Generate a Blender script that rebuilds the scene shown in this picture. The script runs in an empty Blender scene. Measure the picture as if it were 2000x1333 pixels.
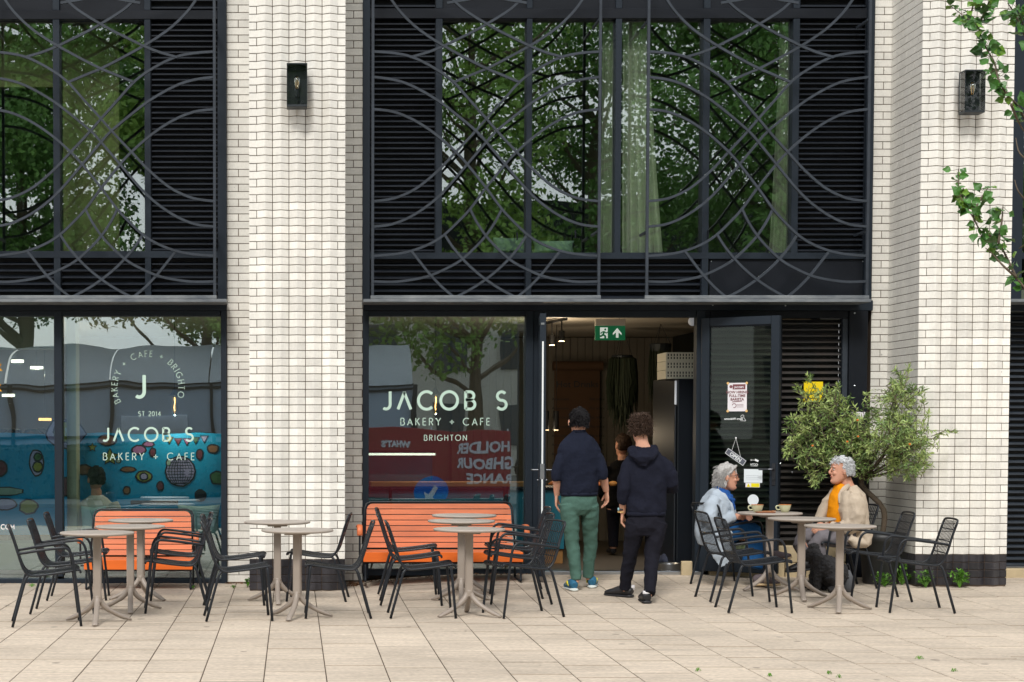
import bpy, math, random
from math import sin, cos, pi, radians, atan2, sqrt
from mathutils import Vector, Matrix, noise
random.seed(7)
scene = bpy.context.scene
COL = scene.collection
# ------------------------------------------------------------------ camera
FPX, VX, TILT, DCAM, HCAM = 3447.0, 572.0, 0.0401, 18.0, 1.551
CY = 843 + FPX*TILT
cam_d = bpy.data.cameras.new('camera'); cam = bpy.data.objects.new('camera', cam_d); COL.objects.link(cam)
cam.location = (0, -DCAM, HCAM); cam.rotation_euler = (pi/2 - math.atan(TILT), 0, 0)
cam_d.sensor_width = 36; cam_d.lens = FPX/2000*36
cam_d.shift_x = (1000-VX)/2000; cam_d.shift_y = (CY-666.5)/2000
cam_d.clip_start = 0.05; cam_d.clip_end = 2000
scene.camera = cam
# ------------------------------------------------------------------ world, sun, exposure
w = bpy.data.worlds.new('World'); scene.world = w; w.use_nodes = True
nt = w.node_tree; nt.nodes.clear()
SUN_EL, SUN_AZ = radians(43), radians(194)      # sun high in front of the facade behind thin cloud
sky = nt.nodes.new('ShaderNodeTexSky'); sky.sky_type = 'NISHITA'; sky.sun_disc = False
sky.sun_elevation = SUN_EL; sky.sun_rotation = SUN_AZ; sky.air_density = 1.0; sky.dust_density = 2.0
tc = nt.nodes.new('ShaderNodeTexCoord'); nz = nt.nodes.new('ShaderNodeTexNoise'); nz.inputs['Scale'].default_value = 2.6
nz.inputs['Detail'].default_value = 6; nz.inputs['Roughness'].default_value = .6
rmp = nt.nodes.new('ShaderNodeMapRange'); rmp.inputs[1].default_value = .30; rmp.inputs[2].default_value = .58
rmp.inputs[3].default_value = .45; rmp.inputs[4].default_value = 1.0
mx = nt.nodes.new('ShaderNodeMix'); mx.data_type = 'RGBA'; mx.inputs[7].default_value = (9.5, 9.6, 9.8, 1)
bg = nt.nodes.new('ShaderNodeBackground'); bg.inputs[1].default_value = .115
wo = nt.nodes.new('ShaderNodeOutputWorld')
nt.links.new(tc.outputs['Generated'], nz.inputs['Vector']); nt.links.new(nz.outputs['Fac'], rmp.inputs[0])
nt.links.new(rmp.outputs[0], mx.inputs[0]); nt.links.new(sky.outputs[0], mx.inputs[6])
nt.links.new(mx.outputs[2], bg.inputs[0]); nt.links.new(bg.outputs[0], wo.inputs[0])
sun_d = bpy.data.lights.new('sun', 'SUN'); sun_d.energy = 1.95; sun_d.angle = radians(14); sun_d.color = (1, .97, .92)
sun = bpy.data.objects.new('sun', sun_d); COL.objects.link(sun)
_az = SUN_AZ
sdir = Vector((sin(_az)*cos(SUN_EL), cos(_az)*cos(SUN_EL), sin(SUN_EL)))
sun.rotation_euler = sdir.to_track_quat('Z', 'Y').to_euler(); sun.location = (0, -20, 20)
scene.view_settings.view_transform = 'Standard'; scene.view_settings.look = 'None'
scene.view_settings.exposure = 0.30; scene.view_settings.gamma = 1
scene.view_settings.use_curve_mapping = False
cy = scene.cycles
cy.max_bounces = 8; cy.diffuse_bounces = 3; cy.glossy_bounces = 4; cy.transmission_bounces = 4; cy.transparent_max_bounces = 24
cy.caustics_reflective = False; cy.caustics_refractive = False
cy.use_denoising = True; cy.use_adaptive_sampling = True; cy.adaptive_threshold = .01
cy.sample_clamp_indirect = 6

# ------------------------------------------------------------------ picture -> place
def ray(px, py):
    dx = (px-VX)/FPX; dy = -(py-CY)/FPX; t = math.atan(TILT)
    return Vector((dx, cos(t)+dy*sin(t), -sin(t)+dy*cos(t)))
CAMP = Vector((0, -DCAM, HCAM))
def P(px, py, Y=0.0):
    r = ray(px, py); return CAMP + r*((Y+DCAM)/r.y)
def sst(a, b, x):
    t = min(1, max(0, (x-a)/(b-a))); return t*t*(3-2*t)
def gz(x, y):
    A = .10*sst(.3, 1.9, x) - .035*sst(4.0, 5.6, x)
    return A*min(1, max(0, 1+y/3.2))**1.3
def G(px, py):
    z = 0.0
    for _ in range(8):
        r = ray(px, py); p = CAMP + r*((z-HCAM)/r.z); z = gz(p.x, p.y)
    return Vector((p.x, p.y, z))
def XW(px, py=600, Y=0.0): return P(px, py, Y).x
def ZW(py, Y=0.0): return P(572, py, Y).z

# ------------------------------------------------------------------ materials
def lin(c): c /= 255; return c/12.92 if c <= .04045 else ((c+.055)/1.055)**2.4
def C(r, g, b, k=1.0): return (lin(r)*k, lin(g)*k, lin(b)*k, 1)
def M(name, col, rough=.6, metal=0, var=0, scale=4, stretch=(1, 1, 1), bump=0, bscale=60, bstretch=None, rnd=0, spec=.5, col2=None, detail=5, local=False, contrast=1):
    m = bpy.data.materials.new(name); m.use_nodes = True; t = m.node_tree; N = t.nodes; L = t.links
    b = N['Principled BSDF']; b.inputs['Roughness'].default_value = rough; b.inputs['Metallic'].default_value = metal
    b.inputs['Specular IOR Level'].default_value = spec; b.inputs['Base Color'].default_value = col
    if local: pos = N.new('ShaderNodeTexCoord').outputs['Object']
    else: pos = N.new('ShaderNodeNewGeometry').outputs['Position']
    cur = None
    if var or col2:
        mp = N.new('ShaderNodeMapping'); mp.inputs['Scale'].default_value = stretch; L.new(pos, mp.inputs[0])
        n = N.new('ShaderNodeTexNoise'); n.inputs['Scale'].default_value = scale; n.inputs['Detail'].default_value = detail
        n.inputs['Roughness'].default_value = .62; L.new(mp.outputs[0], n.inputs['Vector'])
        mr = N.new('ShaderNodeMapRange'); mr.inputs[1].default_value = .5-.22/contrast; mr.inputs[2].default_value = .5+.22/contrast; L.new(n.outputs['Fac'], mr.inputs[0])
        mix = N.new('ShaderNodeMix'); mix.data_type = 'RGBA'; L.new(mr.outputs[0], mix.inputs[0])
        c2 = col2 or tuple(min(1, c*(1+var)) for c in col[:3])+(1,)
        c1 = col if col2 else tuple(c*(1-var) for c in col[:3])+(1,)
        mix.inputs[6].default_value = c1; mix.inputs[7].default_value = c2; cur = mix.outputs[2]
    if rnd:
        oi = N.new('ShaderNodeObjectInfo'); mr2 = N.new('ShaderNodeMapRange'); L.new(oi.outputs['Random'], mr2.inputs[0])
        mr2.inputs[3].default_value = 1-rnd; mr2.inputs[4].default_value = 1+rnd*.6
        mm = N.new('ShaderNodeVectorMath'); mm.operation = 'SCALE'
        if cur: L.new(cur, mm.inputs[0])
        else: mm.inputs[0].default_value = col[:3]
        L.new(mr2.outputs[0], mm.inputs['Scale']); cur = mm.outputs[0]
    if cur: L.new(cur, b.inputs['Base Color'])
    if bump:
        mp2 = N.new('ShaderNodeMapping'); mp2.inputs['Scale'].default_value = bstretch or stretch; L.new(pos, mp2.inputs[0])
        n2 = N.new('ShaderNodeTexNoise'); n2.inputs['Scale'].default_value = bscale; n2.inputs['Detail'].default_value = 4; L.new(mp2.outputs[0], n2.inputs['Vector'])
        bp = N.new('ShaderNodeBump'); bp.inputs['Strength'].default_value = min(1, bump); bp.inputs['Distance'].default_value = .01*max(1, bump)
        L.new(n2.outputs['Fac'], bp.inputs['Height']); L.new(bp.outputs[0], b.inputs['Normal'])
    return m
def dirt(m, lo=.8, scale=.7, stretch=(1, 1, 1), specks=0, sscale=2.2, ssize=.05, grain=0, gscale=90, spcol=.35):
    t = m.node_tree; N = t.nodes; L = t.links; b = N['Principled BSDF']; bc = b.inputs['Base Color']
    src = bc.links[0].from_socket if bc.links else None; pos = N.new('ShaderNodeNewGeometry').outputs['Position']
    def scaled(sock, fac):
        v = N.new('ShaderNodeVectorMath'); v.operation = 'SCALE'
        if sock: L.new(sock, v.inputs[0])
        else: v.inputs[0].default_value = bc.default_value[:3]
        L.new(fac, v.inputs['Scale']); return v.outputs[0]
    mp = N.new('ShaderNodeMapping'); mp.inputs['Scale'].default_value = stretch; L.new(pos, mp.inputs[0])
    n = N.new('ShaderNodeTexNoise'); n.inputs['Scale'].default_value = scale; n.inputs['Detail'].default_value = 7; n.inputs['Roughness'].default_value = .7; L.new(mp.outputs[0], n.inputs['Vector'])
    r = N.new('ShaderNodeMapRange'); r.inputs[1].default_value = .34; r.inputs[2].default_value = .56; r.inputs[3].default_value = lo; r.inputs[4].default_value = 1.03; L.new(n.outputs['Fac'], r.inputs[0]); src = scaled(src, r.outputs[0])
    if grain:
        n2 = N.new('ShaderNodeTexNoise'); n2.inputs['Scale'].default_value = gscale; n2.inputs['Detail'].default_value = 3; L.new(mp.outputs[0], n2.inputs['Vector'])
        r2 = N.new('ShaderNodeMapRange'); r2.inputs[1].default_value = .35; r2.inputs[2].default_value = .65; r2.inputs[3].default_value = 1-grain; r2.inputs[4].default_value = 1+grain*.7; L.new(n2.outputs['Fac'], r2.inputs[0]); src = scaled(src, r2.outputs[0])
    if specks:
        v = N.new('ShaderNodeTexVoronoi'); v.inputs['Scale'].default_value = sscale; L.new(pos, v.inputs['Vector'])
        wn = N.new('ShaderNodeMath'); wn.operation = 'MULTIPLY'; sep = N.new('ShaderNodeSeparateColor'); L.new(v.outputs['Color'], sep.inputs[0]); L.new(sep.outputs[0], wn.inputs[0]); wn.inputs[1].default_value = ssize
        sb = N.new('ShaderNodeMath'); sb.operation = 'SUBTRACT'; L.new(v.outputs['Distance'], sb.inputs[0]); L.new(wn.outputs[0], sb.inputs[1])
        r3 = N.new('ShaderNodeMapRange'); r3.inputs[1].default_value = 0; r3.inputs[2].default_value = .02; r3.inputs[3].default_value = 1-specks; r3.inputs[4].default_value = 1; L.new(sb.outputs[0], r3.inputs[0]); src = scaled(src, r3.outputs[0])
    L.new(src, bc); return m
def EM(name, col, s):
    m = bpy.data.materials.new(name); m.use_nodes = True; b = m.node_tree.nodes['Principled BSDF']
    b.inputs['Base Color'].default_value = col; b.inputs['Emission Color'].default_value = col; b.inputs['Emission Strength'].default_value = s
    return m
def GL(name, tint, fac, wav=.0, wscale=1.2, rough=0.0, rtint=(1, 1, 1, 1)):
    m = bpy.data.materials.new(name); m.use_nodes = True; t = m.node_tree; N = t.nodes; L = t.links; N.clear()
    o = N.new('ShaderNodeOutputMaterial'); tr = N.new('ShaderNodeBsdfTransparent'); tr.inputs[0].default_value = tint
    gl = N.new('ShaderNodeBsdfGlossy'); gl.inputs['Roughness'].default_value = rough; gl.inputs[0].default_value = rtint
    mix = N.new('ShaderNodeMixShader'); fr = N.new('ShaderNodeFresnel'); fr.inputs[0].default_value = 1.45
    ad = N.new('ShaderNodeMath'); ad.operation = 'ADD'; ad.use_clamp = True; ad.inputs[1].default_value = fac
    L.new(fr.outputs[0], ad.inputs[0]); L.new(ad.outputs[0], mix.inputs[0]); L.new(tr.outputs[0], mix.inputs[1]); L.new(gl.outputs[0], mix.inputs[2])
    if wav:
        g = N.new('ShaderNodeNewGeometry'); mp = N.new('ShaderNodeMapping'); mp.inputs['Scale'].default_value = (1, 1, .7)
        n = N.new('ShaderNodeTexNoise'); n.inputs['Scale'].default_value = wscale; n.inputs['Detail'].default_value = 1.5
        bp = N.new('ShaderNodeBump'); bp.inputs['Strength'].default_value = 1; bp.inputs['Distance'].default_value = wav
        L.new(g.outputs['Position'], mp.inputs[0]); L.new(mp.outputs[0], n.inputs['Vector']); L.new(n.outputs['Fac'], bp.inputs['Height'])
        L.new(bp.outputs[0], gl.inputs['Normal']); 
    L.new(mix.outputs[0], o.inputs[0]); return m

# ------------------------------------------------------------------ mesh builder
def smooth_path(pts, n=6):
    pts = [Vector(p) for p in pts]; out = []
    for i in range(len(pts)-1):
        p0 = pts[max(0, i-1)]; p1 = pts[i]; p2 = pts[i+1]; p3 = pts[min(len(pts)-1, i+2)]
        for k in range(n):
            t = k/n; t2 = t*t; t3 = t2*t
            out.append(.5*((2*p1)+(p2-p0)*t+(2*p0-5*p1+4*p2-p3)*t2+(3*p1-p0-3*p2+p3)*t3))
    out.append(pts[-1]); return out
class MB:
    def __init__(s): s.v = []; s.f = []
    def add(s, vs, fs):
        o = len(s.v); s.v += [tuple(v) for v in vs]; s.f += [tuple(i+o for i in f) for f in fs]; return s
    def box(s, a, b, mtx=None):
        x0, y0, z0 = a; x1, y1, z1 = b
        vs = [Vector(p) for p in ((x0,y0,z0),(x1,y0,z0),(x1,y1,z0),(x0,y1,z0),(x0,y0,z1),(x1,y0,z1),(x1,y1,z1),(x0,y1,z1))]
        if mtx: vs = [mtx @ v for v in vs]
        return s.add(vs, [(0,3,2,1),(4,5,6,7),(0,1,5,4),(1,2,6,5),(2,3,7,6),(3,0,4,7)])
    def bbox(s, a, b, c=.004, mtx=None):            # box with chamfered edges
        x0, y0, z0 = a; x1, y1, z1 = b
        def ring(z, k): return [Vector(p) for p in ((x0+c+k,y0+k,z),(x1-c-k,y0+k,z),(x1-k,y0+c+k,z),(x1-k,y1-c-k,z),(x1-c-k,y1-k,z),(x0+c+k,y1-k,z),(x0+k,y1-c-k,z),(x0+k,y0+c+k,z))]
        vs = ring(z0, c)+ring(z0+c, 0)+ring(z1-c, 0)+ring(z1, c)
        if mtx: vs = [mtx @ v for v in vs]
        fs = [tuple(range(7, -1, -1)), tuple(range(24, 32))]
        for l in range(3):
            for i in range(8): j = (i+1) % 8; fs.append((l*8+i, l*8+j, l*8+8+j, l*8+8+i))
        return s.add(vs, fs)
    def tube(s, pts, r, n=8, cap=True, flat=None):     # r: float or list ; flat: (a,b) ellipse factors
        pts = [Vector(p) for p in pts]; m = len(pts); rs = r if isinstance(r, (list, tuple)) else [r]*m
        up = None; vs = []
        for i, p in enumerate(pts):
            t = (pts[min(i+1, m-1)]-pts[max(i-1, 0)]).normalized()
            if up is None: up = Vector((0, 0, 1)) if abs(t.z) < .9 else Vector((0, 1, 0))
            a = t.cross(up)
            if a.length < 1e-4: a = t.cross(Vector((1, 0, 0)))
            a.normalize(); b = a.cross(t).normalized(); up = b
            for k in range(n):
                an = 2*pi*k/n; q = (a*cos(an)+b*sin(an))*rs[i]; vs.append(p+q)
        fs = []
        for i in range(m-1):
            for k in range(n): l = (k+1) % n; fs.append((i*n+k, i*n+l, i*n+n+l, i*n+n+k))
        if cap: fs.append(tuple(range(n-1, -1, -1))); fs.append(tuple(range((m-1)*n, m*n)))
        return s.add(vs, fs)
    def limb(s, pts, rr, ref=(1, 0, 0), n=14):         # rr: list of (a,b): a along ref, b across
        pts = [Vector(p) for p in pts]; m = len(pts); vs = []; ref = Vector(ref)
        for i, p in enumerate(pts):
            t = (pts[min(i+1, m-1)]-pts[max(i-1, 0)]).normalized()
            a = (ref-t*ref.dot(t)).normalized(); b = t.cross(a).normalized()
            ra, rb = rr[i] if isinstance(rr[i], (tuple, list)) else (rr[i], rr[i])
            for k in range(n): an = 2*pi*k/n; vs.append(p+a*cos(an)*ra+b*sin(an)*rb)
        fs = []
        for i in range(m-1):
            for k in range(n): l = (k+1) % n; fs.append((i*n+k, i*n+l, i*n+n+l, i*n+n+k))
        fs.append(tuple(range(n-1, -1, -1))); fs.append(tuple(range((m-1)*n, m*n)))
        return s.add(vs, fs)
    def ell(s, c, r, n=12, m=8, mtx=None):
        c = Vector(c); vs = [c+Vector((0, 0, -r[2]))]
        for i in range(1, m):
            a = -pi/2+pi*i/m
            for k in range(n): b = 2*pi*k/n; vs.append(c+Vector((r[0]*cos(a)*cos(b), r[1]*cos(a)*sin(b), r[2]*sin(a))))
        vs.append(c+Vector((0, 0, r[2])))
        if mtx: vs = [mtx @ v for v in vs]
        fs = []
        for k in range(n): fs.append((0, 1+(k+1) % n, 1+k)); fs.append((len(vs)-1, 1+(m-2)*n+k, 1+(m-2)*n+(k+1) % n))
        for i in range(m-2):
            for k in range(n): l = (k+1) % n; o = 1+i*n; fs.append((o+k, o+l, o+n+l, o+n+k))
        return s.add(vs, fs)
    def lathe(s, prof, c=(0, 0, 0), n=24, mtx=None):   # prof (r,z)
        c = Vector(c); vs = []
        for r, z in prof:
            for k in range(n): a = 2*pi*k/n; vs.append(c+Vector((r*cos(a), r*sin(a), z)))
        if mtx: vs = [mtx @ v for v in vs]
        fs = []
        for i in range(len(prof)-1):
            for k in range(n): l = (k+1) % n; fs.append((i*n+k, i*n+l, i*n+n+l, i*n+n+k))
        fs.append(tuple(range(n-1, -1, -1))); o = (len(prof)-1)*n; fs.append(tuple(range(o, o+n)))
        return s.add(vs, fs)
    def bar(s, pts, w, d):                             # flat bar following pts in an XZ plane; w in plane, d along Y
        pts = [Vector(p) for p in pts]; m = len(pts); vs = []
        for i, p in enumerate(pts):
            t = (pts[min(i+1, m-1)]-pts[max(i-1, 0)]); t.y = 0; t.normalize(); a = Vector((-t.z, 0, t.x))*w/2; y = Vector((0, d/2, 0))
            vs += [p-a-y, p+a-y, p+a+y, p-a+y]
        fs = [(3, 2, 1, 0), (4*m-4, 4*m-3, 4*m-2, 4*m-1)]
        for i in range(m-1):
            for k in range(4): l = (k+1) % 4; fs.append((i*4+k, i*4+l, i*4+4+l, i*4+4+k))
        return s.add(vs, fs)
    def prism(s, poly, y0, y1):                        # polygon in XZ, extruded along Y
        n = len(poly); vs = [(x, y0, z) for x, z in poly]+[(x, y1, z) for x, z in poly]
        return s.add(vs, [tuple(range(n)), tuple(range(2*n-1, n-1, -1))]+[(i, i+n, (i+1) % n+n, (i+1) % n) for i in range(n)])
    def mesh(s, name, smooth=False):
        me = bpy.data.meshes.new(name); me.from_pydata(s.v, [], s.f); me.update()
        if smooth: me.shade_smooth()
        return me
    def build(s, name, mat, parent=None, smooth=False, loc=None):
        return obj(name, s.mesh(name, smooth), mat, parent, loc)
def obj(name, me, mat=None, parent=None, loc=None, rot=None):
    if mat and not me.materials: me.materials.append(mat)
    o = bpy.data.objects.new(name, me); COL.objects.link(o)
    if parent:
        o.parent = parent
    if loc is not None: o.location = loc
    if rot is not None: o.rotation_euler = rot
    return o
def lamp(name, loc, W, col=(1, .8, .55), rad=.05):
    d = bpy.data.lights.new(name, 'POINT'); d.energy = W; d.color = col; d.shadow_soft_size = .006; o = bpy.data.objects.new(name, d); COL.objects.link(o); o.location = loc; return o
def thing(name, label, cat, loc=(0, 0, 0), rz=0, group=None):
    o = bpy.data.objects.new(name, None); COL.objects.link(o); o.location = loc; o.rotation_euler = (0, 0, rz); o.empty_display_size = .1
    o['label'] = label; o['category'] = cat
    if group: o['group'] = group
    return o
def wp(name, mb, mat, root, smooth=False):            # part given in world coordinates
    o = mb.build(name, mat, None, smooth); o.parent = root; o.location = -root.location; return o
def tag(o, label, cat, group=None):
    o['label'] = label; o['category'] = cat
    if group: o['group'] = group
    return o
def struct(o): o['kind'] = 'structure'; return o
def copy_tree(r, loc=None, rz=None, label=None, parent=None):
    c = r.copy(); COL.objects.link(c)
    if parent: c.parent = parent
    for ch in list(r.children): copy_tree(ch, parent=c)
    if loc is not None: c.location = loc
    if rz is not None: c.rotation_euler = (0, 0, rz)
    if label: c['label'] = label
    return c
def fuse(name, mb, mat, parent, voxel=.008, it=3, disp=None, world=True):
    me = mb.mesh(name); o = bpy.data.objects.new(name, me); COL.objects.link(o)
    r = o.modifiers.new('r', 'REMESH'); r.mode = 'VOXEL'; r.voxel_size = voxel; r.adaptivity = 0
    if it: sm = o.modifiers.new('s', 'SMOOTH'); sm.factor = .5; sm.iterations = it
    dg = bpy.context.evaluated_depsgraph_get(); me2 = bpy.data.meshes.new_from_object(o.evaluated_get(dg))
    bpy.data.objects.remove(o)
    if disp:
        ns = [v.normal.copy() for v in me2.vertices]
        for v, n in zip(me2.vertices, ns):
            v.co = v.co + n*disp(v.co, n)
    me2.shade_smooth(); me2.name = name
    me2.materials.clear(); me2.materials.append(mat)
    o = bpy.data.objects.new(name, me2); COL.objects.link(o); o.parent = parent
    if world and parent: o.location = -parent.location
    return o
# ================================================================== MATERIALS
m_brick = M('glazed_white_brick', C(241, 238, 230, .98), .38, var=.05, scale=3, stretch=(1, 1, 3), bump=.35, bscale=30, bstretch=(1, 1, 9), rnd=.14)
dirt(m_brick, .86, .9, (2.5, 1, .5), specks=.35, sscale=7, ssize=.045, grain=.04, gscale=50)
m_brick2 = M('glazed_grey_brick', C(224, 221, 213, 1), .42, var=.06, scale=3, stretch=(1, 1, 3), bump=.35, bscale=30, bstretch=(1, 1, 9), rnd=.1)
dirt(m_brick2, .86, 1.1, (2, 1, .6), specks=.35, sscale=6, ssize=.05, grain=.05, gscale=50)
m_black = M('black_glazed_brick', C(24, 24, 30), .28, col2=C(64, 62, 66), scale=2.6, stretch=(3, 1, .6), contrast=1.1, bump=.3, bscale=40, rnd=.3)
m_mortar = M('brown_mortar', C(88, 74, 62), .9, var=.2, scale=8)
m_mortar2 = M('light_mortar', C(150, 144, 138), .9, var=.2, scale=8)
m_frame = M('slate_paint', C(33, 41, 50), .5, spec=.22, var=.14, scale=2.5, stretch=(1, 1, .4), bump=.04, bscale=90)
m_frame2 = M('slate_paint_dark', C(22, 26, 33), .5, spec=.2, var=.15, scale=3)
m_grille = M('grille_paint', C(54, 60, 68), .5, spec=.25, var=.22, scale=5, bump=.05, bscale=120)
m_rail = M('weathered_rail_paint', C(66, 74, 84), .5, col2=C(138, 142, 144), scale=4, stretch=(1, 3, 4), contrast=.8)
m_slat = M('louvre_paint', C(33, 38, 46), .45, spec=.25, var=.18, scale=3, stretch=(.6, 1, 4))
m_slat2 = M('shutter_paint_weathered', C(54, 58, 60), .42, spec=.35, col2=C(74, 64, 58), scale=1.5, stretch=(2, 1, .5), contrast=.8)
m_void = M('louvre_backing', C(16, 18, 22), .7)
m_glass = GL('upper_glass', (.94, .98, .92, 1), .175, wav=.004, wscale=.8, rtint=(.90, .97, 1, 1))
m_glass2 = GL('shopfront_glass', (.86, .94, .95, 1), .20, wav=.0036, wscale=1.0, rtint=(.84, .95, 1, 1))
m_glassd = GL('door_glass', (.80, .92, .84, 1), -.015, wav=.002, wscale=1.0)
m_letter = M('mint_vinyl', C(196, 224, 210), .5)
m_letter2 = M('white_vinyl', C(228, 232, 232), .5)
m_steel = M('brushed_steel', C(190, 195, 200), .3, 1)
m_slab = M('buff_paving', C(224, 208, 188, .76), .8, var=.17, scale=6, stretch=(.28, 4.5, 1), bump=.35, bscale=60, bstretch=(.3, 4, 1), rnd=.075, detail=8, contrast=1.2)
dirt(m_slab, .80, .8, (.6, 1, 1), specks=.5, sscale=3.2, ssize=.10, grain=.16, gscale=45)
m_joint = M('paving_joint', C(74, 62, 50), .95, var=.3, scale=10)
m_pave2 = M('far_paving', C(205, 190, 168, .75), .85, var=.12, scale=2, stretch=(.4, 2.5, 1))
m_asph = M('asphalt', (.055, .055, .06, 1), .85, var=.2, scale=1)
# ================================================================== BRICKWORK
CO = .0749; JT = .0065
def front_brick(x0, x1, h=CO-JT, dep=.09, c=.0025):
    m = MB(); m.v = [(x0, dep, 0), (x1, dep, 0), (x1, dep, h), (x0, dep, h), (x0, c, 0), (x1, c, 0), (x1, c, h), (x0, c, h), (x0+c, 0, c), (x1-c, 0, c), (x1-c, 0, h-c), (x0+c, 0, h-c)]
    m.f = [(0, 3, 2, 1)[::-1], (0, 1, 5, 4), (1, 2, 6, 5), (2, 3, 7, 6), (3, 0, 4, 7), (4, 5, 9, 8), (5, 6, 10, 9), (6, 7, 11, 10), (7, 4, 8, 11), (8, 9, 10, 11)]
    return m
def flute_brick(path, h=CO-JT, back=.09, c=.003):     # path: (x,y) front outline left to right
    n = len(path); cxm = (path[0][0]+path[-1][0])/2
    def ring(z, k): return [(x, y+k, z) for x, y in path]+[(path[-1][0], back, z), (path[0][0], back, z)]
    v = ring(0, c)+ring(c, 0)+ring(h-c, 0)+ring(h, c); k = n+2
    f = [tuple(range(k-1, -1, -1)), tuple(range(3*k, 4*k))]
    for l in range(3):
        for i in range(k): j = (i+1) % k; f.append((l*k+i, l*k+j, l*k+k+j, l*k+k+i))
    m = MB(); m.v = v; m.f = f; return m
def brick_strip(label, x0, x1, Y, cuts_a, cuts_b, z0, z1, backing_to, jm=m_mortar, joint_edge=True):
    r = thing('brick_wall', label, 'brick wall', ((x0+x1)/2, Y, gz((x0+x1)/2, Y)))
    wp('mortar_bed', MB().box((x0, Y+.006, -.05), (x1, backing_to, z1)), jm, r)
    meshes = []
    for cuts in (cuts_a, cuts_b):
        xs = [x0]+list(cuts)+[x1]; meshes.append([front_brick(a+(JT/2 if i else .001), b-(JT/2 if i < len(xs)-2 else .001), dep=.05).mesh('brick') for i, (a, b) in enumerate(zip(xs[:-1], xs[1:]))])
    k = 0; z = z0
    while z < z1-.02:
        for me in meshes[k % 2]:
            o = obj('brick', me, m_brick2, r); o.location = Vector((0, Y+random.uniform(-.0015, .0008), z))-r.location
        z += CO; k += 1
    return r
ZTOP = 6.75
xf_r = XW(708, 600)
brick_strip('narrow strip of grey-white bricks left of the central fluted pillar', XW(443), XW(492), 0.0, [], [XW(466)], .012, ZTOP, .5)
brick_strip('narrow strip of grey-white bricks between central pillar and the middle window', XW(672), XW(709), 0.0, [XW(690)], [XW(709)-.006], .03, ZTOP, .5)
brick_strip('strip of cream bricks in the recess left of the right-hand pillar', XW(1702), XW(1741.5), 0.0, [XW(1720)], [XW(1741.5)-.008], .065, ZTOP, .5)

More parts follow.
